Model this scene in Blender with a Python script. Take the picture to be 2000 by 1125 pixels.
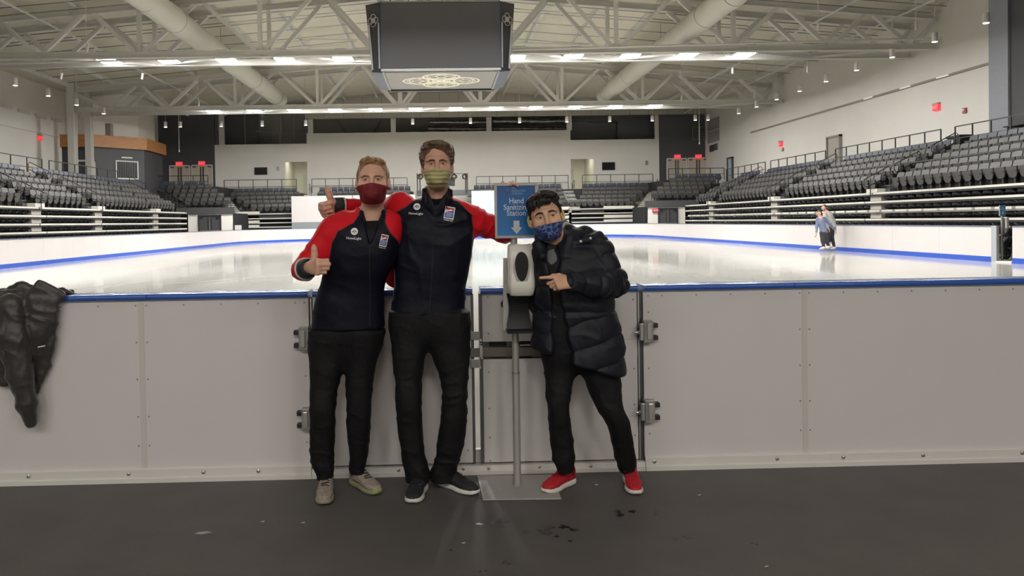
import bpy, bmesh, math, random
import numpy as np
from mathutils import Vector, Matrix
from mathutils.bvhtree import BVHTree

random.seed(7)
RNG = np.random.default_rng(7)
SC = bpy.context.scene
COL = SC.collection
for o in list(bpy.data.objects):
    bpy.data.objects.remove(o)
PI = math.pi

# ------------------------------------------------------------------ camera, world, exposure
CAM_H, FOC, PX0, PY0 = 1.45, 1500.0, 900.0, 459.0      # eye height; focal length and lens axis in pixels of the 2000 x 1125 frame
YAW, PITCH, ROLL = math.radians(1.37), math.radians(1.0), 0.0160
_f = Vector((math.sin(YAW)*math.cos(PITCH), math.cos(YAW)*math.cos(PITCH), -math.sin(PITCH)))
_r0 = Vector((math.cos(YAW), -math.sin(YAW), 0))
_u0 = _r0.cross(_f)
CR = _r0*math.cos(ROLL) - _u0*math.sin(ROLL)
CU = _u0*math.cos(ROLL) + _r0*math.sin(ROLL)
CF = _f
EYE = Vector((0, 0, CAM_H))
cam_data = bpy.data.cameras.new('camera')
cam = bpy.data.objects.new('camera', cam_data)
COL.objects.link(cam)
cam.matrix_world = Matrix(((CR.x, CU.x, -CF.x, EYE.x), (CR.y, CU.y, -CF.y, EYE.y), (CR.z, CU.z, -CF.z, EYE.z), (0, 0, 0, 1)))
cam_data.sensor_fit = 'HORIZONTAL'
cam_data.sensor_width = 36
cam_data.lens = FOC/2000*36
cam_data.shift_x = (1000-PX0)/2000
cam_data.shift_y = (PY0-562.5)/2000
cam_data.clip_end = 300
SC.camera = cam

world = bpy.data.worlds.new('world')
SC.world = world
world.use_nodes = True
world.node_tree.nodes['Background'].inputs[0].default_value = (0.9, 0.86, 0.78, 1)
world.node_tree.nodes['Background'].inputs[1].default_value = 0.0
SC.view_settings.view_transform = 'Standard'
SC.view_settings.look = 'None'
SC.view_settings.gamma = 1
SC.view_settings.use_curve_mapping = False
SC.view_settings.exposure = 0.0
try:
    SC.cycles.use_denoising = True
    SC.cycles.max_bounces = 8
    SC.cycles.diffuse_bounces = 5
    SC.cycles.glossy_bounces = 3
    SC.cycles.caustics_reflective = False
    SC.cycles.caustics_refractive = False
    SC.cycles.sample_clamp_indirect = 4.0
except Exception:
    pass
LAMP_STRENGTH = 190.0      # the high-bay lamps over the ice
FILL_STRENGTH = 33.0      # the unseen fill lamps added behind the camera


def at(px, py, y):
    """world point on the sight line of a photo pixel at distance y along the rink"""
    d = CF*FOC + CR*(px-PX0) - CU*(py-PY0)
    return EYE + d*(y/d.y)


# ------------------------------------------------------------------ materials
def srgb(r, g, b):
    return tuple(((c/255)/12.92 if c/255 <= .04045 else ((c/255+.055)/1.055)**2.4) for c in (r, g, b))


MATS = {}


def mat(name, col, rough=.6, metal=0., spec=.5, vary=0., vscale=6., bump=0., bscale=60., emit=0., coat=0., alpha=1., stretch=None, sheen=0.):
    """procedural principled material: noise-varied colour and noise bump"""
    if name in MATS:
        return MATS[name]
    m = bpy.data.materials.new(name)
    m.use_nodes = True
    nt = m.node_tree
    b = nt.nodes['Principled BSDF']
    b.inputs['Roughness'].default_value = rough
    b.inputs['Metallic'].default_value = metal
    b.inputs['Specular IOR Level'].default_value = spec
    b.inputs['Coat Weight'].default_value = coat
    b.inputs['Sheen Weight'].default_value = sheen
    b.inputs['Alpha'].default_value = alpha
    c4 = (*col, 1)
    b.inputs['Base Color'].default_value = c4
    tc = nt.nodes.new('ShaderNodeTexCoord')
    vec = tc.outputs['Object']
    if stretch:
        mp = nt.nodes.new('ShaderNodeMapping')
        mp.inputs['Scale'].default_value = stretch
        nt.links.new(vec, mp.inputs['Vector'])
        vec = mp.outputs['Vector']
    if vary > 0:
        n = nt.nodes.new('ShaderNodeTexNoise')
        n.inputs['Scale'].default_value = vscale
        n.inputs['Detail'].default_value = 5
        nt.links.new(vec, n.inputs['Vector'])
        r = nt.nodes.new('ShaderNodeValToRGB')
        r.color_ramp.elements[0].position = .3
        r.color_ramp.elements[1].position = .7
        r.color_ramp.elements[0].color = (*[c*(1-vary) for c in col], 1)
        r.color_ramp.elements[1].color = (*[min(1, c*(1+vary)) for c in col], 1)
        nt.links.new(n.outputs['Fac'], r.inputs['Fac'])
        nt.links.new(r.outputs['Color'], b.inputs['Base Color'])
    if bump > 0:
        n2 = nt.nodes.new('ShaderNodeTexNoise')
        n2.inputs['Scale'].default_value = bscale
        n2.inputs['Detail'].default_value = 3
        nt.links.new(vec, n2.inputs['Vector'])
        bp = nt.nodes.new('ShaderNodeBump')
        bp.inputs['Strength'].default_value = bump
        bp.inputs['Distance'].default_value = .01
        nt.links.new(n2.outputs['Fac'], bp.inputs['Height'])
        nt.links.new(bp.outputs['Normal'], b.inputs['Normal'])
    if emit > 0:
        b.inputs['Emission Color'].default_value = c4
        b.inputs['Emission Strength'].default_value = emit
    MATS[name] = m
    return m


# ------------------------------------------------------------------ mesh builder
LOC = {}      # world location of every parent made so far


class MB:
    def __init__(self):
        self.v, self.f = [], []

    def add(self, vs, fs):
        n = len(self.v)
        self.v.extend([tuple(p) for p in vs])
        self.f.extend([tuple(i+n for i in f) for f in fs])
        return self

    def box(self, x0, x1, y0, y1, z0, z1):
        x0, x1 = min(x0, x1), max(x0, x1)
        y0, y1 = min(y0, y1), max(y0, y1)
        z0, z1 = min(z0, z1), max(z0, z1)
        return self.add([(x0, y0, z0), (x1, y0, z0), (x1, y1, z0), (x0, y1, z0), (x0, y0, z1), (x1, y0, z1), (x1, y1, z1), (x0, y1, z1)],
                        [(0, 3, 2, 1), (4, 5, 6, 7), (0, 1, 5, 4), (1, 2, 6, 5), (2, 3, 7, 6), (3, 0, 4, 7)])

    def bar(self, p, q, w, h, up=(0, 0, 1)):
        """box beam from p to q, w wide across, h high along up"""
        p, q = Vector(p), Vector(q)
        d = (q-p).normalized()
        u = Vector(up)
        s = d.cross(u)
        if s.length < 1e-4:
            s = d.cross(Vector((0, 1, 0)))
        s.normalize()
        u = s.cross(d)
        s, u = s*w/2, u*h/2
        vs = [p-s-u, p+s-u, p+s+u, p-s+u, q-s-u, q+s-u, q+s+u, q-s+u]
        return self.add(vs, [(0, 1, 2, 3), (7, 6, 5, 4), (0, 4, 5, 1), (1, 5, 6, 2), (2, 6, 7, 3), (3, 7, 4, 0)])

    def ibeam(self, p, q, w, h, t=.03, up=(0, 0, 1)):
        p, q = Vector(p), Vector(q)
        d = (q-p).normalized()
        s = d.cross(Vector(up)).normalized()
        u = s.cross(d)
        o = u*(h/2-t/2)
        self.bar(p+o, q+o, w, t, u)
        self.bar(p-o, q-o, w, t, u)
        return self.bar(p, q, t, h-2*t, u)

    def tube(self, pts, r, n=8, caps=True):
        pts = [Vector(p) for p in pts]
        rs = r if isinstance(r, (list, tuple)) else [r]*len(pts)
        base = len(self.v)
        nrm = None
        for i, p in enumerate(pts):
            a = pts[max(i-1, 0)]
            b = pts[min(i+1, len(pts)-1)]
            t = (b-a)
            t = t.normalized() if t.length > 1e-9 else Vector((0, 0, 1))
            if nrm is None:
                nrm = t.orthogonal().normalized()
            else:
                nrm = (nrm - t*nrm.dot(t))
                nrm = nrm.normalized() if nrm.length > 1e-6 else t.orthogonal().normalized()
            bn = t.cross(nrm)
            for k in range(n):
                an = 2*PI*k/n
                self.v.append(tuple(p + nrm*math.cos(an)*rs[i] + bn*math.sin(an)*rs[i]))
        for i in range(len(pts)-1):
            for k in range(n):
                a = base+i*n+k
                b = base+i*n+(k+1) % n
                self.f.append((a, b, b+n, a+n))
        if caps:
            self.f.append(tuple(base+k for k in reversed(range(n))))
            e = base+(len(pts)-1)*n
            self.f.append(tuple(e+k for k in range(n)))
        return self

    def cyl(self, p, q, r, n=12):
        return self.tube([p, q], r, n)

    def prism(self, poly, z0, z1):
        """extrude an xy polygon (counter-clockwise) from z0 to z1"""
        n = len(poly)
        vs = [(x, y, z0) for x, y in poly]+[(x, y, z1) for x, y in poly]
        fs = [tuple(reversed(range(n))), tuple(range(n, 2*n))]+[(i, (i+1) % n, (i+1) % n+n, i+n) for i in range(n)]
        return self.add(vs, fs)

    def slab(self, poly, d, o=(0, 0, 0), ex=(1, 0, 0), ey=(0, 0, 1), en=(0, -1, 0)):
        """extrude a 2-D polygon given in the frame (ex, ey) by d along en"""
        o, ex, ey, en = Vector(o), Vector(ex), Vector(ey), Vector(en)
        n = len(poly)
        a = [o+ex*x+ey*y for x, y in poly]
        vs = a+[p+en*d for p in a]
        fs = [tuple(reversed(range(n))), tuple(range(n, 2*n))]+[(i, (i+1) % n, (i+1) % n+n, i+n) for i in range(n)]
        return self.add(vs, fs)

    def grid(self, P):
        """surface from an (n, m, 3) array"""
        n, m = P.shape[:2]
        b = len(self.v)
        self.v.extend(map(tuple, P.reshape(-1, 3)))
        for i in range(n-1):
            for j in range(m-1):
                a = b+i*m+j
                self.f.append((a, a+1, a+m+1, a+m))
        return self

    def build(self, name, m, parent=None, local=False, smooth=0, kind=None, bevel=0):
        me = bpy.data.meshes.new(name)
        off = Vector((0, 0, 0))
        if parent is not None and not local:
            off = LOC.get(parent.name, off)
        vs = self.v if off.length == 0 else [(a-off.x, b-off.y, c-off.z) for a, b, c in self.v]
        me.from_pydata(vs, [], self.f)
        if m is not None:
            me.materials.append(m)
        if smooth:
            me.polygons.foreach_set('use_smooth', [True]*len(me.polygons))
            me.set_sharp_from_angle(angle=math.radians(smooth))
        me.update()
        o = bpy.data.objects.new(name, me)
        COL.objects.link(o)
        if parent is not None:
            o.parent = parent
            LOC[o.name] = off.copy()
        else:
            LOC[o.name] = Vector((0, 0, 0))
        if kind:
            o['kind'] = kind
        if bevel > 0:
            bm = o.modifiers.new('soft_edges', 'BEVEL')
            bm.width = bevel
            bm.segments = 2
            bm.limit_method = 'ANGLE'
            bm.angle_limit = math.radians(40)
        return o


def tag(o, label=None, cat=None, group=None, kind=None):
    if label:
        o['label'] = label
    if cat:
        o['category'] = cat
    if group:
        o['group'] = group
    if kind:
        o['kind'] = kind
    return o


def thing(name, label, cat, loc=(0, 0, 0), group=None, kind=None):
    o = bpy.data.objects.new(name, None)
    o.empty_display_size = .1
    COL.objects.link(o)
    o.location = loc
    LOC[o.name] = Vector(loc)
    return tag(o, label, cat, group, kind)


def copy_tree(o, parent=None):
    c = o.copy()
    COL.objects.link(c)
    if parent is not None:
        c.parent = parent
    LOC[c.name] = LOC.get(o.name, Vector((0, 0, 0))).copy()
    for ch in o.children:
        copy_tree(ch, c)
    return c


def from_arrays(name, V, F, m, parent=None, smooth=True):
    """fast mesh from numpy vertices (n,3) and quads (k,4)"""
    me = bpy.data.meshes.new(name)
    off = LOC.get(parent.name, Vector((0, 0, 0))) if parent is not None else Vector((0, 0, 0))
    V = np.asarray(V, dtype=np.float32) - np.array(off, dtype=np.float32)
    F = np.asarray(F, dtype=np.int32)
    me.vertices.add(len(V))
    me.vertices.foreach_set('co', V.ravel())
    k = F.shape[1]
    me.loops.add(F.size)
    me.loops.foreach_set('vertex_index', F.ravel())
    me.polygons.add(len(F))
    me.polygons.foreach_set('loop_start', np.arange(0, F.size, k, dtype=np.int32))
    me.polygons.foreach_set('loop_total', np.full(len(F), k, dtype=np.int32))
    me.update(calc_edges=True)
    me.validate()
    if smooth:
        me.polygons.foreach_set('use_smooth', np.ones(len(me.polygons), dtype=bool))
    for mm in (m if isinstance(m, (list, tuple)) else [m]):
        if mm:
            me.materials.append(mm)
    o = bpy.data.objects.new(name, me)
    COL.objects.link(o)
    if parent is not None:
        o.parent = parent
        LOC[o.name] = off.copy()
    else:
        LOC[o.name] = Vector((0, 0, 0))
    return o


ORD = ['zeroth', 'first', 'second', 'third', 'fourth', 'fifth', 'sixth', 'seventh', 'eighth', 'ninth', 'tenth', 'eleventh', 'twelfth', 'thirteenth',
       'fourteenth', 'fifteenth', 'sixteenth', 'seventeenth', 'eighteenth', 'nineteenth', 'twentieth', 'twenty-first', 'twenty-second', 'twenty-third',
       'twenty-fourth', 'twenty-fifth', 'twenty-sixth', 'twenty-seventh', 'twenty-eighth', 'twenty-ninth', 'thirtieth']

# colours
m_rubber = mat('black_rubber', srgb(86, 83, 81), .55, vary=.12, vscale=3, bump=.25, bscale=220)
m_white_wall = mat('painted_wall', srgb(235, 231, 223), .75, vary=.03, vscale=.4, bump=.05, bscale=20)
m_char = mat('charcoal_paint', srgb(70, 70, 74), .6, vary=.06, vscale=.8)
m_dark = mat('dark_void', srgb(34, 34, 36), .8)
m_steel = mat('painted_steel', srgb(226, 224, 218), .55, vary=.03, vscale=1)
m_deck = mat('roof_deck', srgb(230, 224, 206), .85, vary=.06, vscale=1.6, bump=.5, bscale=9, stretch=(1, 4, 1))
m_duct = mat('fabric_duct', srgb(206, 205, 192), .7, vary=.03, vscale=.6, bump=.3, bscale=2.5)
m_hdpe = mat('white_board_plastic', srgb(217, 212, 210), .28, vary=.015, vscale=1.2, spec=.5)
m_hdpe2 = mat('white_kick_plastic', srgb(222, 218, 212), .35, vary=.02, vscale=2)
m_blue = mat('blue_cap_plastic', srgb(48, 92, 178), .25, vary=.04, vscale=4)
m_kickblue = mat('blue_kick_plastic', srgb(36, 78, 178), .35, vary=.03, vscale=2)
m_alu = mat('brushed_aluminium', srgb(190, 188, 184), .35, metal=.9, vary=.05, vscale=30, stretch=(1, 1, .05))
m_galv = mat('galvanised_steel', srgb(150, 152, 150), .4, metal=.8, vary=.1, vscale=18)
m_nose = mat('white_nosing', srgb(214, 211, 200), .45, vary=.04, vscale=.7)
m_black = mat('black_metal', srgb(40, 40, 42), .5)
m_rail = mat('black_rail_paint', srgb(52, 50, 50), .5)
m_seat = mat('grey_seat_plastic', srgb(70, 68, 67), .45, vary=.05, vscale=2)
m_seat_top = mat('seat_plastic_blue_reflection', srgb(64, 69, 80), .42, vary=.05, vscale=2)  # bluish reflection on the top-row backs, tinted into the seat colour
m_seat_edge = mat('dark_seat_bracket', srgb(44, 43, 43), .5)
m_wood = mat('oak_band', srgb(172, 118, 68), .5, vary=.22, vscale=2.2, stretch=(1, 1, 9))
m_lamp = mat('lamp_lens', (1, .985, .96), .5, emit=LAMP_STRENGTH)
m_pend = mat('pendant_glow', (1, .95, .85), .5, emit=6)
m_red_lit = mat('exit_red_glow', srgb(235, 60, 70), .5, emit=.9)
m_screen = mat('dark_led_screen', srgb(70, 69, 73), .5)
m_door = mat('beige_door_paint', srgb(196, 186, 170), .5, vary=.03)
m_doordark = mat('dark_door_paint', srgb(72, 72, 74), .5, vary=.05)
m_text_white = mat('white_print', srgb(235, 235, 235), .5)
m_glass_dark = mat('dark_window_glass', srgb(58, 58, 60), .12, spec=.8)
# ================================================================== the setting
def struct(mb, name, m, parent=None, **k):
    o = mb.build(name, m, parent, **k)
    if parent is None:
        o['kind'] = 'structure'
    return o


ICE_Z = .05
XL, XR, YN, YF = -15.5, 15.75, 4.52, 65.4      # inner faces of the rink boards
struct(MB().box(-30, 27, -8.2, 80, -.1, 0), 'floor', m_rubber)
# lighter wear, scuffs and wet marks on the rubber floor are built below as thin stains


def roof_z(x):
    return 14.25-abs(x)/12


# walls
struct(MB().box(25.6, 25.9, 34.8, 74.4, 0, 13), 'wall_right', m_white_wall)
struct(MB().box(25.2, 25.9, 33.6, 34.8, 0, 13), 'trim_1', mat('blue_grey_paint', srgb(150, 152, 160), .6, vary=.03))
struct(MB().box(25.3, 25.9, -8.2, 33.6, 0, 13), 'wall_right_near', m_char)
struct(MB().box(-29.5, -29.2, -8.2, 80, 0, 13), 'wall_left', m_white_wall)
struct(MB().box(-29.5, 25.9, -8.5, -8.2, 0, 14.6), 'wall_back', m_white_wall)
# reveal strip and lit ledge along the side walls
lw = MB().box(25.48, 25.6, 34.8, 62.8, 8.36, 8.46)
struct(lw, 'trim_2', mat('reveal_grey', srgb(150, 144, 132), .7))
struct(MB().box(-29.2, -29.08, 20, 59.5, 8.36, 8.46), 'trim_3', m_white_wall)

# end wall with its stepped top and two lit doorways
EW = 74.0
pieces = [(-21.6, -15.0, 0, 9.15), (-15.0, -12.85, 7.42, 9.15), (-12.85, 12.5, 0, 10.12), (12.5, 14.75, 7.32, 9.15), (14.75, 21.1, 0, 9.15),
          (-15.0, -12.85, 0, 4.0), (12.5, 14.75, 0, 4.0)]
mbw = MB()
for x0, x1, z0, z1 in pieces:
    mbw.box(x0, x1, EW, EW+.3, z0, z1)
struct(mbw, 'wall_end', m_white_wall)
m_hall = mat('hall_paint', srgb(232, 230, 216), .7)
for k, (x0, x1, zt, dx) in enumerate(((-15.0, -12.85, 7.42, 1), (12.5, 14.75, 7.32, -1))):
    c = MB()
    c.box(x0-.1, x0, EW+.3, EW+5, 4, 8).box(x1, x1+.1, EW+.3, EW+5, 4, 8).box(x0-.1, x1+.1, EW+5, EW+5.1, 4, 8)
    c.box(x0-.1, x1+.1, EW+.3, EW+5, 8, 8.1).box(x0-.1, x1+.1, EW+.3, EW+5, 3.9, 4)
    struct(c, 'wall_hall', m_hall)
    d = struct(MB().box((x0+x1)/2-.2 if dx > 0 else x0+.05, (x1-.05) if dx > 0 else x0+1.1, EW+4.9, EW+5, 4, 6.6), 'door_%d' % (k+1), mat('pale_door', srgb(205, 205, 192), .6))
    l = thing('ceiling_lamp', 'round lit ceiling lamp inside the %s doorway of the end wall' % ('left' if dx > 0 else 'right'), 'ceiling lamp', ((x0+x1)/2, EW+1.3, 7.9))
    MB().cyl(((x0+x1)/2, EW+1.4, 7.92), ((x0+x1)/2, EW+1.4, 8.0), .62, 20).build('lamp_rim', m_steel, l)
    MB().cyl(((x0+x1)/2, EW+1.4, 7.86), ((x0+x1)/2, EW+1.4, 7.93), .55, 20).build('diffuser', mat('hall_lamp', (1, .97, .88), .5, emit=9), l)
# dark end bays with the double doors
struct(MB().box(-26.9, -21.6, EW-.02, EW+.3, 0, 13.2), 'wall_end_left', m_char)
struct(MB().box(21.1, 25.6, EW-.02, EW+.3, 0, 13.2), 'wall_end_right', m_char)
struct(MB().box(-27.2, -26.9, 67.8, EW+.3, 0, 13.2), 'wall_left_far', m_white_wall)
# mechanical mezzanine behind the end wall
mz = MB().box(-21.8, 21.3, 79, 79.2, 8, 14).box(-21.8, -21.6, EW+.3, 79, 8, 14).box(21.1, 21.3, EW+.3, 79, 8, 14).box(-21.8, 21.3, EW+.3, 79.2, 8.0, 8.2)
struct(mz, 'wall_mezzanine', mat('mezzanine_grey', srgb(176, 174, 170), .8, vary=.05, vscale=.5))
# panels and braces seen in the openings
bp = MB().box(-21.4, -17.9, 76.0, 76.1, 8.2, 13)
struct(bp, 'wall_mezzanine_dark', m_doordark)
mp = MB().box(17.4, 21.0, 75.4, 75.5, 8.2, 13).box(12.6, 17.4, 75.2, 75.25, 11.0, 13)
struct(mp, 'wall_mezzanine_right', m_doordark)
for k, px in enumerate((432, 606, 768, 955, 1112, 1284)):
    x = at(px, 240, EW).x
    z0 = 9.15 if k in (0, 5) else 10.1
    c = MB().box(x-.24, x+.24, EW+.02, EW+.28, z0, 13.6)
    struct(c, 'trim_%d' % (k+4), m_steel)
mull = MB()
for px in (478, 545, 549, 573):
    x = at(px, 240, 75.6).x
    mull.box(x-.05, x+.05, 75.6, 75.7, 9, 13.3)
mull.box(-18, -13, 75.6, 75.68, 10.55, 10.62)
struct(mull, 'trim_10', mat('mullion_grey', srgb(126, 124, 120), .6))
br = MB()
for a, b in (((655, 233), (678, 262)), ((745, 236), (728, 262))):
    br.bar(at(a[0], a[1], 76.5), at(b[0], b[1], 76.5), .2, .2)
struct(br, 'trim_11', mat('mullion_grey', srgb(126, 124, 120), .6))
# hung fascia band made of sheets with open joints
fas = MB().box(-12.9, 25.5, 73.75, 73.8, 11.5, 13.9)
fo = struct(fas, 'trim_12', mat('fascia_back', srgb(120, 117, 110), .8))
x = -12.9
while x < 25.4:
    MB().box(x+.02, min(x+1.83, 25.5)-.02, 73.68, 73.75, 11.45, 13.85).build('fascia_panel', mat('fascia_grey', srgb(168, 163, 152), .7, vary=.03), fo)
    x += 1.83
# insulated ducts in the mezzanine
m_foil = mat('silver_foil', srgb(150, 148, 142), .3, metal=.7, vary=.5, vscale=2.5, bump=1, bscale=6)
for n_, (p0, p1, py, r) in enumerate((((840), (950), 238.5, .22), (836, 1106, 252, .26), (962, 1102, 237, .3), (1120, 1240, 236, .2))):
    a, b = at(p0, py, 76.2), at(p1, py, 76.2)
    pts = [a.lerp(b, t/14)+Vector((0, 0, random.uniform(-.04, .04))) for t in range(15)]
    o = MB().tube(pts, [r*random.uniform(.88, 1.12) for _ in pts], 10).build('insulated_duct', m_foil, smooth=50)
    tag(o, ('upper silver insulated duct, short run above the end wall opening left of centre', 'long silver insulated duct low in the central end wall openings',
            'upper silver insulated duct in the end wall opening right of centre', 'thin silver insulated duct across the top of the right end opening')[n_], 'duct', 'insulated ducts above the end wall')

# booth with the oak band in the far left corner; its middle face is turned towards the rink
B0, BM, B1, B2, B3 = (-29.2, 60.0), (-26.9, 60.25), (-24.2, 63.3), (-24.4, 68.0), (-29.2, 68.0)
struct(MB().prism([B0, BM, B1, B2, B3], 0, 7.75), 'wall_booth', m_char)
struct(MB().prism([(-29.2, 59.7), (-26.75, 59.95), (-23.9, 63.15), (-24.1, 68.1), (-29.2, 68.1)], 7.68, 8.62), 'trim_13', m_wood)
struct(MB().prism([(-29.2, 60.6), (-27.1, 60.8), (-24.75, 63.6), (-25.0, 67.9), (-29.2, 67.9)], 8.62, 13.2), 'wall_booth_upper', m_white_wall)
BE = Vector((B1[0]-BM[0], B1[1]-BM[1], 0)).normalized()
BN = Vector((BE.y, -BE.x, 0))


def on_booth(px, py):
    d = CF*FOC + CR*(px-PX0) - CU*(py-PY0)
    o = Vector((BM[0], BM[1], 0))
    t = ((o-EYE).dot(BN))/d.dot(BN)
    h = EYE+d*t
    return ((h-o).dot(BE), h.z)


def booth_rect(u0, u1, z0, z1, d, off=0.):
    return MB().slab([(u0, z0), (u1, z0), (u1, z1), (u0, z1)], d, Vector((BM[0], BM[1], 0))+BN*off, BE, (0, 0, 1), BN)


(wu0, wzt), (wu1, wzb) = on_booth(225, 313), on_booth(270, 351)
win = struct(booth_rect(wu0+.06, wu1-.06, wzb+.06, wzt-.06, .02), 'window_1', m_glass_dark)
for a, b, c, e in ((wu0, wu1, wzt-.09, wzt), (wu0, wu1, wzb, wzb+.1), (wu0, wu0+.09, wzb, wzt), (wu1-.09, wu1, wzb, wzt)):
    booth_rect(a, b, c, e, .08).build('window_frame', m_steel, win)
for k in range(9):
    u = wu0+.2+(wu1-wu0-.4)*k/8
    booth_rect(u-.015, u+.015, wzb+.1, wzt-.09, .03, .02).build('grille_bar', m_doordark, win)
(a, z1_), (b, z0_) = on_booth(237, 306), on_booth(258, 310)
tag(booth_rect(a, b, z0_, z1_, .05).build('wall_sign', mat('pale_sign', srgb(196, 196, 192), .5)), 'small pale sign plate above the barred booth window', 'sign')
dx0, dx1, dzt, dzb = at(146, 330, 59.9).x, at(186, 330, 59.9).x, at(166, 312, 59.9).z, 4.3
dd = struct(MB().box(dx0, dx1, 59.96, 59.99, dzb, dzt), 'door_3', m_glass_dark)
df = MB()
for (a, b, c, d) in ((dx0, dx0+.14, dzb, dzt), (dx1-.14, dx1, dzb, dzt), (dx0, dx1, dzt-.14, dzt)):
    df.box(a, b, 59.88, 59.97, c, d)
df.build('door_frame', m_steel, dd)
vg = at(208, 254, 61.8)
tag(MB().box(vg.x-.45, vg.x+.45, 61.5, 62.0, vg.z-.5, vg.z+.5).build('wall_vent', mat('vent_grey', srgb(150, 146, 138), .6)), 'square grey wall vent high above the oak band', 'vent')

# free-standing columns at the left ends of the far trusses
for x, y, w in ((-26.85, 56.8, .5), (-26.6, 58.9, .46)):
    c = MB().ibeam((x, y, 0), (x, y, 12.2), w, w, .05, up=(0, 1, 0))
    struct(c, 'trim_%d' % (14 if y < 57 else 15), m_steel)


def double_door(n, x0, x1, y, z0, z1, m, mf, label_bits=None):
    d = struct(MB().box(x0+.08, (x0+x1)/2-.02, y, y+.05, z0, z1-.08).box((x0+x1)/2+.02, x1-.08, y, y+.05, z0, z1-.08), 'door_%d' % n, m)
    f = MB()
    for (a, b, c, e) in ((x0, x0+.08, z0, z1), (x1-.08, x1, z0, z1), (x0, x1, z1-.08, z1)):
        f.box(a, b, y-.06, y+.06, c, e)
    f.build('door_frame', mf, d)
    for s in (-1, 1):
        xm = (x0+x1)/2+s*.13
        MB().box(xm-.05, xm+.05, y-.03, y, z0+.5, z1-.2).build('door_window', m_glass_dark, d)
        MB().box((x0+x1)/2+s*.1, (x0+x1)/2+s*(x1-x0)*.44, y-.06, y, z0+1.0, z0+1.09).build('panic_bar', m_galv, d)
        MB().box((x0+x1)/2+s*(x1-x0)*.28, (x0+x1)/2+s*(x1-x0)*.42, y-.1, y, z1-.24, z1-.15).build('door_closer', m_black, d)
    return d


DN = 4
for (a, b, y0) in ((330, 371, 323), (373, 415, 322), (1302, 1342, 309), (1343, 1384, 308)):
    pa, pb = at(a, y0, 73.85), at(b, y0, 73.85)
    double_door(DN, pa.x, pb.x, 73.9, 4.3, pa.z, m_door, m_steel)
    DN += 1


def exit_sign(px, py, y, where, axis='x', w=.32, off=None):
    p = at(px, py, y)
    if off is not None:
        p = p + Vector(off)
    t = thing('exit_sign', 'lit red exit sign '+where, 'exit sign', p)
    ex, en = (Vector((1, 0, 0)), Vector((0, -1, 0))) if axis == 'x' else ((Vector((0, -1, 0)), Vector((-1, 0, 0))) if axis == 'r' else (Vector((0, 1, 0)), Vector((1, 0, 0))))
    MB().slab([(-w, -.17), (w, -.17), (w, .17), (-w, .17)], .06, p, ex, (0, 0, 1), en).build('light_box', m_red_lit, t)
    MB().slab([(-w, .17), (w, .17), (w, .24), (-w, .24)], .16, p, ex, (0, 0, 1), en).build('mounting_canopy', m_galv, t)
    txt(t, 'EXIT', p+en*.065, ex, (0, 0, 1), .26, m_text_white, 'lettering')
    return t


def txt(parent, s, o, ex, ey, size, m, name='lettering', align='CENTER', bold=0., depth=.002, spacing=1., sx=1.):
    """flat printed lettering as a thin mesh in the frame (ex, ey) at o"""
    cu = bpy.data.curves.new('lettering', 'FONT')
    cu.body = s
    cu.size = 1
    cu.align_x = align
    cu.align_y = 'CENTER'
    cu.offset = bold
    cu.space_line = spacing
    cu.resolution_u = 3
    cu.extrude = 0.0
    ob = bpy.data.objects.new('lettering', cu)
    COL.objects.link(ob)
    me = bpy.data.meshes.new_from_object(ob.evaluated_get(bpy.context.evaluated_depsgraph_get()))
    bpy.data.objects.remove(ob)
    bpy.data.curves.remove(cu)
    ex, ey, o = Vector(ex), Vector(ey), Vector(o)
    off = LOC.get(parent.name, Vector((0, 0, 0))) if parent else Vector((0, 0, 0))
    for v in me.vertices:
        v.co = o + ex*(v.co.x*size*sx) + ey*(v.co.y*size) - off
    me.materials.clear()
    me.materials.append(m)
    ob = bpy.data.objects.new(name, me)
    COL.objects.link(ob)
    if parent:
        ob.parent = parent
        LOC[ob.name] = off.copy()
    return ob


exit_sign(350, 320, 73.8, 'above the left double door of the dark left end bay')
exit_sign(394, 319, 73.8, 'above the right double door of the dark left end bay')
exit_sign(1323, 306, 73.8, 'above the left double door of the dark right end bay')
exit_sign(1364, 306, 73.8, 'above the right double door of the dark right end bay')


def on_right(px, py):
    d = CF*FOC + CR*(px-PX0) - CU*(py-PY0)
    return EYE + d*(25.6/d.x)


def on_left(px, py):
    d = CF*FOC + CR*(px-PX0) - CU*(py-PY0)
    return EYE + d*(-29.2/d.x)


for (px, py, fn, ax, w) in ((1527, 281, on_right, 'r', 'far along the white right wall'), (1832, 209, on_right, 'r', 'high on the near part of the white right wall'),
                            (76, 269, on_left, 'l', 'on the white left wall')):
    p = fn(px, py)
    t = thing('exit_sign', 'lit red exit sign '+w, 'exit sign', p)
    s = -1 if ax == 'r' else 1
    MB().box(p.x+s*.05, p.x+s*.16, p.y-.22, p.y+.22, p.z-.18, p.z+.14).build('light_box', m_red_lit, t)
    MB().box(p.x, p.x+s*.18, p.y-.22, p.y+.22, p.z+.14, p.z+.21).build('mounting_canopy', m_galv, t)
    txt(t, 'EXIT', p+Vector((s*.165, 0, -.02)), (0, s*1.0, 0), (0, 0, 1), .22, m_text_white)
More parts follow.
